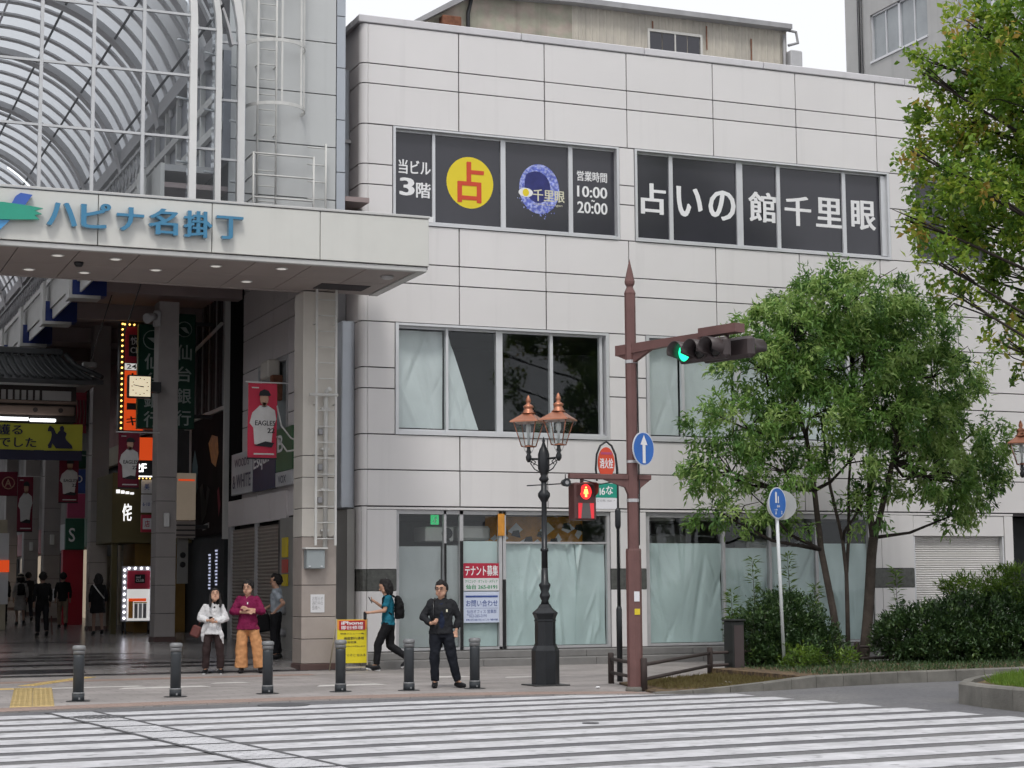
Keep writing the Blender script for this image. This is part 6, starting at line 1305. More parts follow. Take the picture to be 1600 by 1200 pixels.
blobs = [(20.5, -3.4, 7.35, 1.9, 1.6, .95), (19.2, -3.5, 6.7, 1.3, 1.3, .8), (21.8, -3.4, 6.8, 1.4, 1.4, .9), (18.5, -3.6, 5.95, 1.1, 1.2, .7), (20.3, -3.6, 6.1, 1.6, 1.6, .85), (22.7, -3.5, 5.95, 1.1, 1.3, .8),
         (17.9, -3.6, 4.75, 1.1, 1.1, .75), (19.3, -4.0, 5.0, 1.2, 1.2, .75), (21.0, -4.2, 5.0, 1.25, 1.1, .8), (22.3, -3.9, 4.9, 1.3, 1.2, .85), (23.4, -3.5, 4.6, .85, 1.1, .8),
         (17.4, -3.7, 3.9, .85, .9, .6), (18.6, -4.0, 3.9, .9, .9, .6), (20.0, -4.4, 4.1, .9, .7, .55), (21.9, -4.2, 3.8, 1.2, .9, .65), (23.2, -3.7, 3.7, 1.0, 1.0, .7), (17.5, -3.7, 2.95, .75, .7, .42), (18.3, -3.8, 3.2, .6, .6, .4), (20.5, -3.9, 3.15, .55, .6, .6), (22.9, -3.8, 3.05, .7, .7, .35), (19.2, -3.9, 2.75, .45, .5, .3), (23.9, -3.6, 4.0, .5, .7, .5), (17.0, -3.6, 3.95, .45, .6, .35)]
m = MB()
for b in blobs:
    st = min((p for s_ in stems for p in s_[2:]), key=lambda p: (Vector(p) - Vector((b[0], b[1], b[2] - .5))).length)
    mid = (Vector(st) + Vector(b[:3])) / 2 + Vector((rt_.uniform(-.2, .2), rt_.uniform(-.2, .2), -.15)); limb(m, [st, mid, b[:3]], .045, .018, 6)
    for k in range(5):
        e = Vector(b[:3]) + Vector((rt_.uniform(-1, 1) * b[3], rt_.uniform(-1, 1) * b[4], rt_.uniform(-.6, .9) * b[5])) * .8; limb(m, [Vector(b[:3]).lerp(mid, .2), Vector(b[:3]).lerp(e, .55) + Vector((0, 0, .06)), e], .018, .006, 5)
m.build('limbs', MATS['bark_dark'], tr)
C, D = clusters([(x, y, z, a * .97, b, c * .86) for x, y, z, a, b, c in blobs], 18, 5, .55); P, DD, T = expand(C, D, 46, .085, 6); P[:, 2] -= .0 + .9 * np.abs(P[:, 0] - np.repeat(C[:, 0], 46)) ** 1.2; print('leaves', len(P))
hz = (P[:, 2] - 3) / 5
leaf_mesh('crown', P, DD * .6, .15, .050, LEAF_A, tr, 7, droop=.30, tone=.66 + T * 1.6)
# -- tree reaching in from the right
t2 = thing('street_tree', 'broadleaf street tree reaching in from the right edge with yellowing tips', 'tree', (24.2, -9, 0))
B2 = [(18.98,-10.30,11.15,0.75),(19.83,-10.17,11.40,0.82),(20.26,-8.00,11.12,0.82),(20.78,-8.46,11.05,0.96),(20.12,-9.99,10.10,0.82),(19.85,-7.96,10.84,0.34),(18.54,-9.21,10.55,0.34),(20.18,-7.85,10.17,0.89),(20.86,-8.28,9.89,0.96),(19.75,-7.81,9.23,0.75),(19.12,-9.77,8.57,0.82),(21.26,-8.08,8.87,0.82),(17.95,-9.68,9.00,0.21),(18.07,-9.45,7.88,0.30),(19.64,-8.29,8.11,0.82),(20.50,-8.28,8.17,0.89),(20.58,-9.26,7.75,0.69),(18.47,-9.67,7.08,0.55),(20.54,-7.79,7.29,0.60),(21.05,-8.06,7.28,0.6),(18.84,-9.68,6.49,0.38),(21.51,-7.80,6.50,0.62),(20.14,-9.26,5.75,0.45),(21.05,-8.52,5.55,0.5),(19.28,-7.99,11.27,0.25)]
B2 += [(22.3, -9, 10.8, 1.3), (22.4, -8.4, 9.2, 1.2), (22.6, -9.3, 7.8, 1.2), (23.9, -9, 9.5, 1.5), (24.4, -9.2, 11.6, 1.5), (23.2, -9, 12.8, 1.2), (25.6, -9, 8.6, 1.5), (25.3, -9, 10.8, 1.6)]
m = MB(); limb(m, [(24.2, -9, 0), (24.25, -9.05, 2.2), (24.1, -9, 4.2), (24.2, -8.9, 6.5), (24.0, -9, 9), (24, -9, 11.5)], .24, .08, 12); m.build('trunk', MATS['bark'], t2); m = MB()
for (x, y, z, r) in B2:
    zt = max(4.5, min(10.5, z - .35 * abs(24.1 - x) - .1)); a = Vector((24.1, -9, zt)); e = Vector((x, y, z)); mid = a.lerp(e, .5) + Vector((0, 0, rt_.uniform(-.1, .35))); limb(m, [a, mid, e], .055, .015, 6)
    for k in range(4):
        q = e + Vector((rt_.uniform(-1, 1), rt_.uniform(-1, 1), rt_.uniform(-.7, .8))) * r * .85; limb(m, [mid.lerp(e, .7), e.lerp(q, .5), q], .016, .005, 5)
m.build('limbs', MATS['bark_dark'], t2)
C, D = clusters([(x, y, z, r * .98, r, r * .72) for x, y, z, r in B2], 26, 15, .32); P, DD, T = expand(C, D, 24, .085, 16)
tip = np.clip((19.6 - P[:, 0]) * .10, 0, .2) * (np.random.default_rng(3).uniform(0, 1, len(P)) > .35)
print('leaves2', len(P)); leaf_mesh('crown', P, DD * .5 + np.array([0, 0, .25]), .135, .078, LEAF_B, t2, 17, droop=.1, tone=.60 + T * 1.2 + tip)
# -- shrubs
def shrub(name, label, blobs, per, seed, mat, tone, L_=.06, W_=.03, stems_=10, grp='clipped shrubs in the bed'):
    b = blobs[0]; t = thing(name, label, 'shrub', (b[0], b[1], .1), grp); m = MB(); r = random.Random(seed)
    for q in blobs:
        for k in range(stems_):
            e = Vector((q[0] + r.uniform(-.8, .8) * q[3], q[1] + r.uniform(-.8, .8) * q[4], q[2] + r.uniform(-.2, .8) * q[5])); limb(m, [(q[0] + r.uniform(-.3, .3), q[1] + r.uniform(-.2, .2), .05), (e.x * .6 + q[0] * .4, e.y * .6 + q[1] * .4, e.z * .5), e], .014, .004, 5)
    m.build('stems', MATS['bark_dark'], t); C, D = clusters(blobs, per, seed, .45); C[:, 2] = np.maximum(C[:, 2], .12); P, DD, T = expand(C, D, 20, .05, seed + 1)
    leaf_mesh('foliage', P, DD * .8 + np.array([0, 0, .5]), L_, W_, mat, t, seed + 2, tone=tone + T); return t
shrub('evergreen_shrub', 'dark shrub round the blue footway sign post', [(16.95, -6.0, .7, .65, .7, .62), (17.6, -5.8, .8, .7, .7, .72), (18.05, -5.9, .5, .5, .6, .5), (16.75, -6.2, .35, .45, .5, .35), (17.4, -6.3, .4, .7, .5, .35), (18.4, -5.8, .4, .35, .4, .4)], 300, 31, LEAF_C, .45, .075, .036)
shrub('evergreen_shrub', 'large dark clipped shrub at the right in front of the shutter', [(20.5, -6.0, .65, 1.0, .8, .58), (21.5, -5.9, .75, .9, .9, .68), (22.6, -5.8, .8, .95, .9, .70), (23.8, -5.9, .85, 1, .9, .75), (19.75, -6.1, .55, .45, .6, .45), (20.7, -6.5, .4, .9, .5, .35), (22.2, -6.6, .45, 1.1, .6, .4)], 210, 41, LEAF_C, .45, .085, .04)
shrub('leafy_weed', 'fresh green weeds sprouting over the right clipped shrub', [(21.6, -5.7, 1.55, .45, .4, .22), (22.3, -5.7, 1.6, .5, .4, .25), (23.0, -5.7, 1.65, .6, .4, .3), (22.9, -6.3, 1.3, .4, .4, .2)], 170, 51, LEAF_D, .4, .13, .035, 6, 'weeds in the bed')
shrub('leafy_weed', 'low fresh green weeds along the kerb under the dark shrub', [(17.2, -6.9, .3, .45, .35, .22), (17.0, -7.2, .25, .35, .3, .15), (18.0, -6.9, .25, .4, .3, .18)], 190, 61, LEAF_D, .35, .09, .035, 4, 'weeds in the bed')
def tall_weed(x, y, h, label, seed):
    t = thing('tall_weed', label, 'weed', (x, y, .1), 'weeds in the bed'); r = np.random.default_rng(seed); MB().tube([(x, y, .1), (x + .03, y, h * .5), (x - .02, y, h)], [.012, .008, .003], 6).build('stem', MATS['bark_dark'], t)
    n = 130; zz = r.uniform(.35 * h, h, n); a = r.uniform(0, 6.28, n); P = np.stack([x + .02 * np.cos(a), y + .02 * np.sin(a), zz], 1); D = np.stack([np.cos(a), np.sin(a), np.full(n, .3)], 1)
    leaf_mesh('leaves', P, D * 2.2, .17, .035, LEAF_D, t, seed, tone=np.full(n, .3))
for k, (x, y, h, l) in enumerate(((16.93, -5.7, 2.1, 'tall spindly weed left of the footway sign post'), (17.75, -5.6, 2.2, 'tall spindly weed right of the footway sign post'), (16.3, -6.0, 1.5, 'thin weed rising by the dark cabinet'), (20.2, -5.5, 1.9, 'thin weed beside the thick tree stem'), (18.5, -5.3, 1.6, 'thin weed under the tree between stems'))): tall_weed(x, y, h, l, 70 + k)
# -- grass
def grass(name, label, poly, n, h, mat, seed, z, tone, cat='grass'):
    rg = np.random.default_rng(seed); xs = [p[0] for p in poly]; ysx = [p[1] for p in poly]; pts = []
    def inside(x, y):
        c_ = False
        for (x1, y1), (x2, y2) in zip(poly, poly[1:] + poly[:1]):
            if (y1 > y) != (y2 > y) and x < (x2 - x1) * (y - y1) / (y2 - y1) + x1: c_ = not c_
        return c_
    while len(pts) < n:
        x, y = rg.uniform(min(xs), max(xs)), rg.uniform(min(ysx), max(ysx))
        if inside(x, y): pts.append((x, y, z))
    P = np.array(pts); D = np.tile(np.array([0, 0, 1.4]), (n, 1)); o = leaf_mesh(name, P, D, h, .012, mat, None, seed, tone=np.full(n, tone)); tag(o, label, cat, kind='stuff'); return o
LEAF_E = Mleaf('grass_dry', [(0, (.06, .05, .02)), (.5, (.16, .13, .05)), (.8, (.14, .15, .04)), (1, (.28, .20, .09))], rough=.8); LEAF_F = Mleaf('grass_green', [(0, (.05, .10, .015)), (.5, (.13, .24, .03)), (1, (.28, .38, .06))], rough=.6)
grass('dry_grass', 'dry brown grass and litter in the corner of the bed', [(12.6, -10.6), (13.5, -10.8), (15.2, -10.2), (17.0, -9.7), (17.0, -7.3), (15.5, -6.9), (12.9, -8.6)], 9000, .07, LEAF_E, 81, .03, .5)
grass('bed_ground_cover', 'low ground cover between the shrubs', [(15.8, -10.0), (19.9, -9.4), (26, -9.0), (26, -5), (20, -5.4), (16, -6.8)], 9000, .09, LEAF_C, 82, .12, .5, 'ground cover')
grass('island_grass', 'bright green grass on the traffic island', [(15.5, -14.5), (16.4, -13.6), (17.5, -12.95), (21, -12.7), (21, -17), (15.3, -16.8), (15.1, -15.4)], 16000, .13, LEAF_F, 83, .22, .5)
tr_l = [(14.1, -7.3), (12.05, -9.3), (13.9, -9.9), (14.3, -9.4)]
for k, (x, y) in enumerate(tr_l): tag(MB(Matrix.Translation((x, y, .03 if k > 1 else .006)) @ Matrix.Rotation(k, 4, 'Z')).box(-.05, .05, -.03, .03, 0, .025, ch=.008).build('paper_scrap', MATS['white_print']), ['white paper scrap on the paving behind the fence', 'white paper scrap on the paving right of the lamp post', 'white scrap on the dry grass by the signal pole', 'second white scrap on the dry grass'][k], 'litter')
# ---------------------------------------------------------------- people
_TX = {}
def clouds(sz):
    if sz not in _TX: t_ = bpy.data.textures.new('fold', 'CLOUDS'); t_.noise_scale = sz; t_.noise_depth = 2; _TX[sz] = t_
    return _TX[sz]
def remeshed(mb, name, mat, parent, voxel, smooth=4):
    me = bpy.data.meshes.new(name); og = origin(parent); me.from_pydata([v - og for v in mb.v], [], mb.f); me.update()
    o = bpy.data.objects.new(name, me); COL.objects.link(o)
    md = o.modifiers.new('r', 'REMESH'); md.mode = 'VOXEL'; md.voxel_size = voxel; md.use_smooth_shade = True
    sm = o.modifiers.new('s', 'SMOOTH'); sm.factor = .5; sm.iterations = smooth
    if name not in ('body', 'shoe'):
        ds_ = o.modifiers.new('d', 'DISPLACE'); ds_.texture = clouds(.045 if name == 'hair' else .085); ds_.texture_coords = 'GLOBAL'; ds_.strength = .035 if name == 'hair' else (.026 if name == 'trousers' else .042); ds_.mid_level = .5
    dg = bpy.context.evaluated_depsgraph_get(); m2 = bpy.data.meshes.new_from_object(o.evaluated_get(dg)); bpy.data.objects.remove(o); bpy.data.meshes.remove(me)
    m2.materials.clear(); m2.materials.append(mat); r = bpy.data.objects.new(name, m2); link(r); r.parent = parent; ORI[r.name] = og
    m2.polygons.foreach_set('use_smooth', [True] * len(m2.polygons)); return r
def cap(m, a, b, r0, r1, flat=1.0):
    """tapered capsule"""
    a, b = Vector(a), Vector(b); m.cyl(a, b, r0, r1, 14); m.ball(a, r0, 2); m.ball(b, r1, 2)
def chain(m, pts, rs, open_end=False):
    n = len(pts) - 1
    for k in range(n):
        a, b = Vector(pts[k]), Vector(pts[k + 1]); m.cyl(a, b, rs[k], rs[k + 1], 14); m.ball(a, rs[k], 2)
        if not (open_end and k == n - 1): m.ball(b, rs[k + 1], 2)
def rings(m, secs, n=20):
    """torso loft: (z, cx, cy, rx, ry)"""
    m.loft([[(cx + rx * math.cos(2 * math.pi * k / n), cy + ry * math.sin(2 * math.pi * k / n), z) for k in range(n)] for z, cx, cy, rx, ry in secs], True, True, True)
def hand(m, w, d, up_, out, curl=.5, s=1.0):
    """palm and five fingers at wrist w, pointing along d; 'out' is the thumb side"""
    w, d, up_, out = Vector(w), Vector(d).normalized(), Vector(up_).normalized(), Vector(out).normalized()
    p = w + d * .085 * s; cap(m, w, p, .022 * s, .030 * s); cap(m, w + d * .05 * s + out * .018, p + out * .018, .018 * s, .017 * s); cap(m, w + d * .05 * s - out * .02, p - out * .02, .018 * s, .016 * s)
    for k, l in enumerate((.070, .078, .072, .055)):
        b = p + out * (.030 - .020 * k) * s; k1 = b + (d * (1 - curl * .5) - up_ * curl * .6).normalized() * l * .5 * s; k2 = k1 + (d * (1 - curl) - up_ * curl * 1.2).normalized() * l * .5 * s
        chain(m, [b, k1, k2], [.0098 * s, .009 * s, .0078 * s])
    t0 = w + d * .03 * s + out * .025 * s; t1 = t0 + (d * .6 + out * .7).normalized() * .035 * s; t2 = t1 + (d * .9 + out * .1 - up_ * curl * .5).normalized() * .03 * s; chain(m, [t0, t1, t2], [.012 * s, .0105 * s, .009 * s])
M('skin', (.50, .29, .20), .5, var=.06, scale=12); M('skin_far', (.28, .17, .13), .6); M('hair_black', (.010, .008, .008), .75, var=.3, scale=30); M('eye_dark', (.01, .008, .008), .3); M('lip', (.33, .12, .10), .5)
def cloth(name, col, rough=.8, bump=.9): return M(name, col, rough, var=.22, scale=7, bump=bump, bscale=9, spec=.2)
def person(label, loc, th, s=1.0, J=None, wide=1.0, top=None, top_mat=None, sleeve='long', sl_r=(.062, .052, .042), hem=.82, hem_r=(.17, .125), leg_mat=None, leg_r=(.095, .072, .062), leg_end=.08,
           shoe_mat=None, hair='short', head_turn=0.0, head_tilt=0.0, hands=True, vox=.011, bare_legs=False, grp=None, sole=False, skin='skin', curl=.55, extra=None):
    z0 = gz(loc[1]) if len(loc) == 2 else loc[2]
    t = thing('person', label, 'person', (loc[0], loc[1], z0), grp)
    Mx = Matrix.Translation((loc[0], loc[1], z0)) @ Matrix.Rotation(th, 4, 'Z') @ Matrix.Scale(s, 4)
    D = dict(pelvis=(0, 0, .92), chest=(0, 0, 1.26), neck=(0, .01, 1.43), head=(0, -.012, 1.565), shL=(.158, 0, 1.36), elL=(.225, .03, 1.12), wrL=(.235, -.06, .88), shR=(-.158, 0, 1.36), elR=(-.225, .03, 1.12), wrR=(-.235, -.06, .88),
             hipL=(.085, 0, .90), knL=(.095, -.02, .50), anL=(.10, .03, .085), hipR=(-.085, 0, .90), knR=(-.095, -.02, .50), anR=(-.10, .03, .085), toeL=(.02, -.16, -.05), toeR=(-.02, -.16, -.05), hdL=(0, -.2, -1), hdR=(0, -.2, -1))
    D.update(J or {}); V = {k: Vector(v) for k, v in D.items()}
    # body: one continuous surface
    b = MB(Mx); rings(b, [(.86, *V['pelvis'][:2], .13, .09), (.98, *V['pelvis'][:2], .135, .095), (1.12, (V['pelvis'].x + V['chest'].x) / 2, (V['pelvis'].y + V['chest'].y) / 2, .115, .085), (1.28, *V['chest'][:2], .14, .095), (1.38, *V['neck'][:2], .12, .075), (1.43, *V['neck'][:2], .06, .055)])
    HM = Matrix.Translation(V['head']) @ Matrix.Rotation(head_turn, 4, 'Z') @ Matrix.Rotation(head_tilt, 4, 'X') @ Matrix.Scale(1.13, 4); hp = lambda x, y, z: HM @ Vector((x, y, z))
    cap(b, V['neck'] - Vector((0, 0, .05)), V['head'] - Vector((0, 0, .06)), .056, .052)
    for q, r in (((0, .012, .035), .088), ((0, -.005, .0), .080), ((0, -.025, -.055), .058), ((0, -.035, -.085), .038), ((0, -.03, .04), .072), ((.035, -.03, -.05), .040), ((-.035, -.03, -.05), .040)): b.ball(hp(*q), r * 1.13, 2)
    cap(b, hp(0, -.085, .02), hp(0, -.106, -.02), .010, .016)                                   # nose
    for q in (1, -1): b.ball(hp(.078 * q, .01, -.005), .020, 1)                                  # ears
    for S_ in 'LR':
        chain(b, [V['sh' + S_], V['el' + S_], V['wr' + S_]], [.048, .038, .027])
        if hands:
            d = V['hd' + S_].normalized(); out = Vector((-1 if S_ == 'L' else 1, -.3, 0)); out = (out - d * out.dot(d)).normalized(); hand(b, V['wr' + S_], d, d.cross(out) * (1 if S_ == 'L' else -1), out, curl)
        else: cap(b, V['wr' + S_], V['wr' + S_] + V['hd' + S_].normalized() * .13, .028, .026)
        chain(b, [V['hip' + S_], V['kn' + S_], V['an' + S_]], [.075, .052 if not bare_legs else .054, .036])
        cap(b, V['an' + S_], V['an' + S_] + V['toe' + S_] * .9, .036, .03)
    body = remeshed(b, 'body', MATS[skin], t, vox * s, 3)
    if vox < .015:
        for q in (1, -1):
            e = MB(Mx); e.ball(hp(.031 * q, -.088, .018), .0105, 1, (1.3, .5, .6)); e.build('eye', MATS['eye_dark'], body); e = MB(Mx); e.tube([hp(.014 * q, -.096, .036), hp(.034 * q, -.096, .040), hp(.05 * q, -.086, .034)], .0045, 5); e.build('eyebrow', MATS['hair_black'], body)
        e = MB(Mx); e.tube([hp(-.02, -.092, -.052), hp(0, -.097, -.054), hp(.02, -.092, -.052)], .006, 6); e.build('mouth', MATS['lip'], body)
    # hair
    h = MB(Mx)
    for q, r in (((0, .030, .052), .095), ((0, .045, .02), .088), ((0, -.022, .082), .070), ((.048, .02, .03), .055), ((-.048, .02, .03), .055)): h.ball(hp(*q), r * 1.13, 2)
    if hair in ('fringe', 'bowl'):
        for x in (-.05, -.025, 0, .025, .05): cap(h, hp(x, -.06, .085), hp(x * 1.15, -.092 + abs(x) * .5, .048), .026, .016)
        for q in (1, -1): cap(h, hp(.07 * q, -.02, .05), hp(.082 * q, -.01, -.005), .030, .018)
    if hair == 'long':
        for x in (-.05, -.025, .025, .05): cap(h, hp(x * .6, -.05, .085), hp(x * 1.4, -.075 + abs(x) * .6, .05), .024, .012)
        for q in (1, -1): chain(h, [hp(.07 * q, .0, .04), hp(.088 * q, .0, -.06), hp(.092 * q, -.03, -.16), hp(.085 * q, -.06, -.25)], [.035, .032, .034, .018])
        chain(h, [hp(0, .06, .0), hp(0, .07, -.12), hp(0, .07, -.24)], [.08, .07, .05])
    if hair == 'bob':
        for q in (1, -1): chain(h, [hp(.06 * q, .02, .04), hp(.085 * q, .02, -.04), hp(.07 * q, .03, -.10)], [.045, .045, .035])
        chain(h, [hp(0, .06, 0), hp(0, .06, -.09)], [.085, .065])
    remeshed(h, 'hair', MATS['hair_black'], t, .013 * s, 2)
    # shirt
    g = MB(Mx); w = wide; pv, ch_, nk = V['pelvis'], V['chest'], V['neck']
    rings(g, [(hem, pv.x, pv.y, hem_r[0] * w, hem_r[1] * w), ((hem + .98) / 2, pv.x, pv.y, (hem_r[0] + .155) / 2 * w, (hem_r[1] + .11) / 2 * w), (1.06, (pv.x + ch_.x) / 2, (pv.y + ch_.y) / 2, .150 * w, .112 * w), (1.20, ch_.x, ch_.y, .165 * w, .118 * w), (1.29, ch_.x, ch_.y, .175 * w, .112 * w), (1.365, nk.x, nk.y, .145 * w, .092), (1.41, nk.x, nk.y, .10, .075), (1.435, nk.x, nk.y, .066, .062)])
    for S_ in 'LR':
        sh, el, wr = V['sh' + S_], V['el' + S_], V['wr' + S_]
        g.ball(sh + Vector((0, 0, -.005)), .062, 2)
        if sleeve == 'long': chain(g, [sh, el, el.lerp(wr, .92)], sl_r, True)
        elif sleeve == 'elbow': chain(g, [sh, el, el.lerp(wr, .35)], sl_r)
        elif sleeve == 'short': chain(g, [sh, sh.lerp(el, .72)], [sl_r[0], sl_r[1]], True)
    remeshed(g, top or 'shirt', MATS[top_mat], t, vox * 1.05 * s, 4)
    # trousers or skirt
    if leg_mat:
        g = MB(Mx); rings(g, [(.80, pv.x, pv.y, .135 * w, .105 * w), (.90, pv.x, pv.y, .150 * w, .115 * w), (1.0, pv.x, pv.y, .140 * w, .105 * w)])
        for S_ in 'LR':
            k_, a_ = V['kn' + S_], V['an' + S_]; e_ = k_.lerp(a_, 1 - leg_end)
            chain(g, [V['hip' + S_] - Vector((0, 0, .03)), k_, e_], [leg_r[0] * w ** .5, leg_r[1], leg_r[2]], True)
        remeshed(g, 'trousers', MATS[leg_mat], t, vox * 1.05 * s, 4)
    # shoes
    for S_ in 'LR':
        g = MB(Mx); a_ = V['an' + S_]; d = V['toe' + S_]; cap(g, a_ + Vector((0, .02, -.01)), a_ + d * .35 + Vector((0, 0, -.02)), .050, .048); cap(g, a_ + d * .3 + Vector((0, 0, -.018)), a_ + d * 1.02 + Vector((0, 0, .006)), .048, .036); cap(g, a_ - d * .28 + Vector((0, 0, -.045)), a_ + d * .4 + Vector((0, 0, -.035)), .040, .044)
        so_ = remeshed(g, 'shoe', MATS[shoe_mat or 'shoe_black'], t, .011 * s, 2)
        if sole: g = MB(Mx); cap(g, a_ - d * .3 + Vector((0, 0, -.072)), a_ + d * 1.0 + Vector((0, 0, -.022 + d.z * .0)), .030, .028); g.build('sole', MATS['white_print'], so_)
    if extra: extra(t, Mx, V, hp)
    return t
cloth('shoe_black', (.012, .012, .014), .5, .1); cloth('jacket_black', (.018, .019, .022)); cloth('shirt_navy', (.012, .018, .04)); cloth('trouser_navy', (.011, .013, .019)); cloth('tee_teal', (.012, .13, .19)); cloth('trouser_black', (.010, .010, .012)); cloth('shirt_white', (.66, .66, .67), bump=.9); cloth('trouser_brown', (.035, .022, .022)); cloth('knit_maroon', (.17, .010, .055)); cloth('trouser_tan', (.55, .27, .12)); cloth('shirt_blue', (.33, .37, .41)); cloth('coat_black', (.008, .008, .009)); cloth('cloth_grey', (.28, .27, .26)); cloth('cloth_tan', (.20, .15, .11)); cloth('cloth_brown', (.06, .04, .03)); M('bag_brown', (.12, .035, .03), .5, var=.15); M('gloss_black', (.01, .01, .012), .25)
def phone(t, Mx, p, d=(0, 0, 1)): MB(Mx @ Matrix.Translation(p) @ Matrix.Rotation(.5, 4, 'X')).box(-.036, .036, -.006, .006, -.07, .07, ch=.004).build('phone', MATS['gloss_black'], t)
# -- man in black by the bollards
def ex1(t, Mx, V, hp):
    g = MB(Mx); rings(g, [(.90, 0, -.02, .10, .118), (1.06, 0, -.022, .095, .122), (1.22, 0, -.02, .085, .118), (1.36, 0, -.015, .055, .085)]); remeshed(g, 'inner_shirt', MATS['shirt_navy'], t, .012, 3)
    MB(Mx).box(.07, .098, -.142, -.135, 1.21, 1.255, ch=.004).build('chest_patch', MATS['pale_gold'], t)
    m = MB(Mx); m.tube([(-.10, .02, 1.43), (-.13, -.09, 1.36), (-.135, -.14, 1.2), (-.13, -.15, 1.05)], .016, 6); m.build('shoulder_strap', MATS['gloss_black'], t)
    m = MB(Mx)
    for q in (1, -1): m.tube([hp(.032 * q + .022 * math.cos(k * .785), -.102, .018 + .016 * math.sin(k * .785)) for k in range(9)], .0028, 5)
    m.tube([hp(-.01, -.104, .02), hp(.01, -.104, .02)], .0028, 5); m.build('spectacles', MATS['gloss_black'], t)
person('man in black jacket and dark trousers standing between two bollards', (9.93, -7.99), -.30, .985, dict(elL=(.285, .04, 1.13), wrL=(.24, -.02, .92), elR=(-.30, .02, 1.13), wrR=(-.17, -.16, 1.03), hdL=(-.15, -.1, -1), hdR=(.6, -.5, .25), hipL=(.10, 0, .9), knL=(.17, -.02, .48), anL=(.27, .02, .085), knR=(-.11, -.02, .48), anR=(-.10, .02, .085), toeL=(.09, -.14, -.05), toeR=(-.03, -.16, -.05), pelvis=(0, 0, .92)),
       wide=1.16, top='jacket', top_mat='jacket_black', sl_r=(.066, .062, .05), hem=.86, hem_r=(.180, .135), leg_mat='trouser_navy', leg_r=(.105, .082, .066), hair='short', head_turn=-.35, curl=.9, extra=ex1)
# -- walker with two phones
def ex2(t, Mx, V, hp):
    g = MB(Mx); rings(g, [(.98, 0, .20, .12, .075), (1.05, 0, .215, .145, .095), (1.25, 0, .205, .145, .09), (1.36, 0, .18, .12, .06), (1.40, 0, .17, .07, .03)]); remeshed(g, 'backpack', MATS['coat_black'], t, .013, 3)
    m = MB(Mx)
    for q in (1, -1): m.tube([(.11 * q, .12, 1.38), (.12 * q, .02, 1.45), (.125 * q, -.10, 1.36), (.13 * q, -.10, 1.18), (.13 * q, .08, 1.05)], .018, 6)
    m.build('pack_strap', MATS['coat_black'], t); phone(t, Mx, V['wrR'] + Vector((.02, -.11, .05))); MB(Mx @ Matrix.Translation(V['wrL'] + Vector((0, -.13, -.04)))).box(-.02, .02, -.03, .03, -.10, .05, ch=.01).build('black_gadget', MATS['gloss_black'], t)
    m = MB(Mx); m.tube([hp(.088, .02, .0), hp(.07, .04, .09), hp(0, .05, .135), hp(-.07, .04, .09), hp(-.088, .02, 0)], .010, 6); m.build('headband', MATS['aluminium'], t)
person('walker in teal T-shirt and black trousers looking at a phone', (11.12, -1.75), -1.96, 1.02, dict(elL=(.21, -.06, 1.13), wrL=(.14, -.30, 1.10), hdL=(0, -1, -.1), elR=(-.21, -.04, 1.13), wrR=(-.10, -.24, 1.28), hdR=(.2, -.75, .5), hipL=(.08, -.01, .9), knL=(.085, -.19, .50), anL=(.08, -.22, .09), toeL=(0, -.17, -.01), hipR=(-.08, .02, .9), knR=(-.085, .03, .47), anR=(-.08, .38, .22), toeR=(0, -.12, -.13), neck=(0, -.02, 1.43), head=(0, -.055, 1.565), chest=(0, -.005, 1.26)),
       top='t_shirt', top_mat='tee_teal', sleeve='short', sl_r=(.064, .066), hem=.86, hem_r=(.18, .135), leg_mat='trouser_black', leg_r=(.10, .08, .06), hair='bob', head_tilt=.22, shoe_mat='shoe_black', sole=True, extra=ex2)
# -- couple
def ex3(t, Mx, V, hp):
    MB(Mx @ Matrix.Translation((-.35, .0, .86)) @ Matrix.Rotation(.4, 4, 'Y')).box(-.10, .10, -.05, .05, -.12, .12, ch=.03).build('handbag', MATS['bag_brown'], t); m = MB(Mx); m.tube([(-.30, 0, .98), (-.26, -.03, 1.08), (-.24, 0, 1.10), (-.28, .03, 1.0)], .010, 6); m.build('bag_handle', MATS['bag_brown'], t); phone(t, Mx, (-.02, -.24, 1.10))
    g = MB(Mx); chain(g, [(.09, -.05, .95), (.16, -.06, .80), (.20, -.03, .62)], [.07, .055, .025]); chain(g, [(-.12, -.04, .98), (-.19, -.02, .84), (-.20, .0, .66)], [.08, .065, .03]); remeshed(g, 'shirt_tail', MATS['shirt_white'], t, .012, 3)
person('woman in loose white shirt and dark trousers, head tilted back, holding a phone', (7.80, -1.30), -.34, .925, dict(elL=(.25, -.02, 1.12), wrL=(.08, -.20, 1.05), elR=(-.27, .0, 1.13), wrR=(-.09, -.20, 1.08), hdL=(-.8, -.4, .1), hdR=(.8, -.4, .1), knL=(.14, -.02, .5), anL=(.16, .02, .085), anR=(-.15, .02, .085), knR=(-.13, -.02, .5), head=(.03, .0, 1.575)),
       top='shirt', top_mat='shirt_white', sl_r=(.066, .072, .05), hem=.80, hem_r=(.205, .15), leg_mat='trouser_brown', leg_r=(.10, .085, .075), hair='long', head_tilt=-.45, head_turn=.15, shoe_mat='shoe_black', sole=True, extra=ex3)
def ex4(t, Mx, V, hp): MB(Mx).box(-.01, .01, -.128, -.122, 1.27, 1.31).build('chest_mark', MATS['white_print'], t)
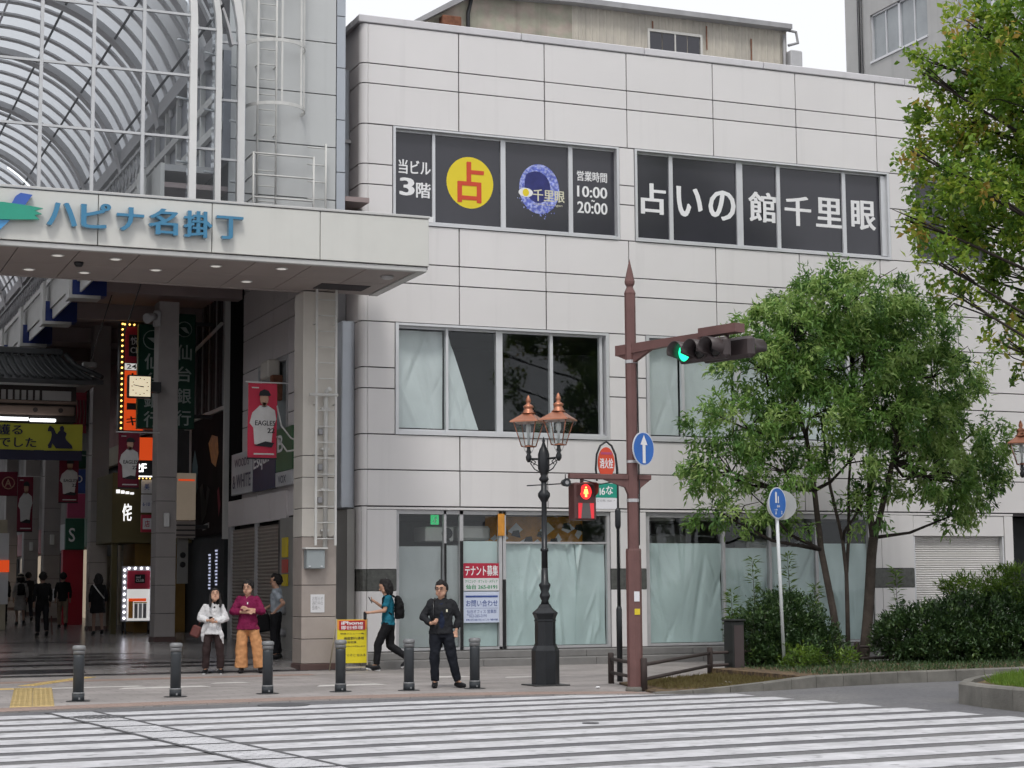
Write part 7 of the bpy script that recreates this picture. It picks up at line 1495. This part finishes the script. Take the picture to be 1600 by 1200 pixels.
person('man in maroon top and wide tan trousers with arms crossed', (8.45, -1.35), -.30, 1.02, dict(elL=(.27, -.05, 1.14), wrL=(.02, -.19, 1.18), hdL=(-.9, -.1, .35), elR=(-.27, -.05, 1.14), wrR=(.0, -.17, 1.12), hdR=(.9, -.1, .2), knL=(.18, -.02, .5), anL=(.24, .02, .085), knR=(-.11, -.02, .5), anR=(-.11, .02, .085)),
       top='sweater', top_mat='knit_maroon', sleeve='elbow', sl_r=(.066, .070, .062), hem=.80, hem_r=(.205, .16), wide=1.06, leg_mat='trouser_tan', leg_r=(.10, .108, .125), leg_end=.06, hair='bowl', head_turn=-.3, extra=ex4)
# -- man at the shutters
def ex5(t, Mx, V, hp):
    MB(Mx @ Matrix.Translation((-.02, -.26, .74)) @ Matrix.Rotation(.15, 4, 'X')).box(-.05, .05, -.13, .13, -.19, .16, ch=.03).build('briefcase', MATS['coat_black'], t); m = MB(Mx); m.tube([(-.02, -.33, .88), (-.02, -.30, .99), (-.02, -.22, .99), (-.02, -.18, .90)], .012, 6); m.build('bag_handle', MATS['coat_black'], t)
person('man in pale blue shirt with hand on hip by the brown shutters', (9.76, 1.5), -2.1, 1.02, dict(elL=(.24, .22, 1.13), wrL=(.17, .05, .99), hdL=(-.2, -.6, -.6), elR=(-.20, -.08, 1.13), wrR=(-.05, -.24, 1.02), hdR=(0, -.3, -1)),
       top='shirt', top_mat='shirt_blue', sleeve='short', sl_r=(.064, .066), hem=.93, hem_r=(.145, .11), leg_mat='trouser_black', leg_r=(.10, .08, .07), hair='short', extra=ex5)
# -- passers-by walking away up the arcade
WK = dict(knL=(.09, -.14, .5), anL=(.09, -.12, .09), knR=(-.09, .06, .48), anR=(-.09, .22, .13), toeR=(0, -.14, -.09), elL=(.23, .10, 1.13), wrL=(.23, .05, .9), elR=(-.23, -.02, 1.13), wrR=(-.23, -.14, .92))
def pk(mat, z0=1.0, z1=1.4):
    def f(t, Mx, V, hp): g = MB(Mx); rings(g, [(z0, 0, .15, .11, .06), (z0 + .1, 0, .17, .13, .08), (z1 - .1, 0, .16, .125, .07), (z1, 0, .14, .08, .03)]); remeshed(g, 'backpack', MATS[mat], t, .02, 3)
    return f
def stick(t, Mx, V, hp): pk('coat_black')(t, Mx, V, hp); m = MB(Mx); m.cyl((-.26, -.1, .55), (-.30, -.12, .04), .018, n=6); m.build('umbrella', MATS['bag_brown'], t)
def sash(t, Mx, V, hp): m = MB(Mx); m.tube([(.16, .10, 1.42), (.02, .16, 1.22), (-.15, .14, 1.02)], .016, 6); m.build('bag_strap', MATS['figure_white'], t)
def shop(t, Mx, V, hp): MB(Mx).box(.24, .30, -.10, .04, .86, 1.22, ch=.01).build('white_folder', MATS['sign_white'], t)
def hat(t, Mx, V, hp): m = MB(Mx); m.lathe([(.17, 1.61), (.16, 1.62), (.10, 1.63), (.09, 1.72), (.05, 1.745)], (V['head'].x, V['head'].y), 16); m.build('sun_hat', MATS['cream_frame'], t); pk('coat_black')(t, Mx, V, hp)
G6 = 'pedestrians deep in the arcade'; PI_ = math.pi
person('pedestrian in black with backpack and umbrella walking away, near the banner text', (6.80, 14.45), PI_ + .05, 1.0, WK, top='jacket', top_mat='coat_black', leg_mat='trouser_black', vox=.018, hands=False, skin='skin_far', grp=G6, extra=stick)
person('pedestrian in black coat with a pale diagonal strap and bare legs', (8.36, 15.0), PI_, .97, WK, top='coat', top_mat='coat_black', leg_mat=None, hem=.62, hem_r=(.20, .15), wide=1.15, bare_legs=True, vox=.018, hands=False, skin='skin_far', hair='bob', grp=G6, extra=sash)
person('pedestrian in black top and tan trousers carrying a white folder', (8.30, 21.0), PI_ - .1, .98, WK, top='jacket', top_mat='coat_black', leg_mat='cloth_tan', vox=.02, hands=False, skin='skin_far', grp=G6, extra=shop)
person('pedestrian in pale grey dress and sun hat with black backpack', (7.50, 24.6), PI_, .95, WK, top='dress', top_mat='cloth_grey', leg_mat=None, bare_legs=True, hem=.50, hem_r=(.21, .17), vox=.02, hands=False, skin='skin_far', hair='bob', grp=G6, extra=hat)
person('pedestrian in dark clothes cut off by the left picture edge', (6.72, 22.8), PI_, 1.0, WK, top='jacket', top_mat='coat_black', leg_mat='trouser_black', vox=.02, hands=False, skin='skin_far', grp=G6)
person('pedestrian in dark brown behind the one in the grey dress', (7.45, 29.5), PI_, 1.0, WK, top='jacket', top_mat='cloth_brown', leg_mat='trouser_black', vox=.022, hands=False, skin='skin_far', grp=G6)
person('small dark pedestrian right of the one in the sun hat', (8.3, 29.0), PI_ + .1, .98, WK, top='jacket', top_mat='coat_black', leg_mat='trouser_navy', vox=.022, hands=False, skin='skin_far', grp=G6)
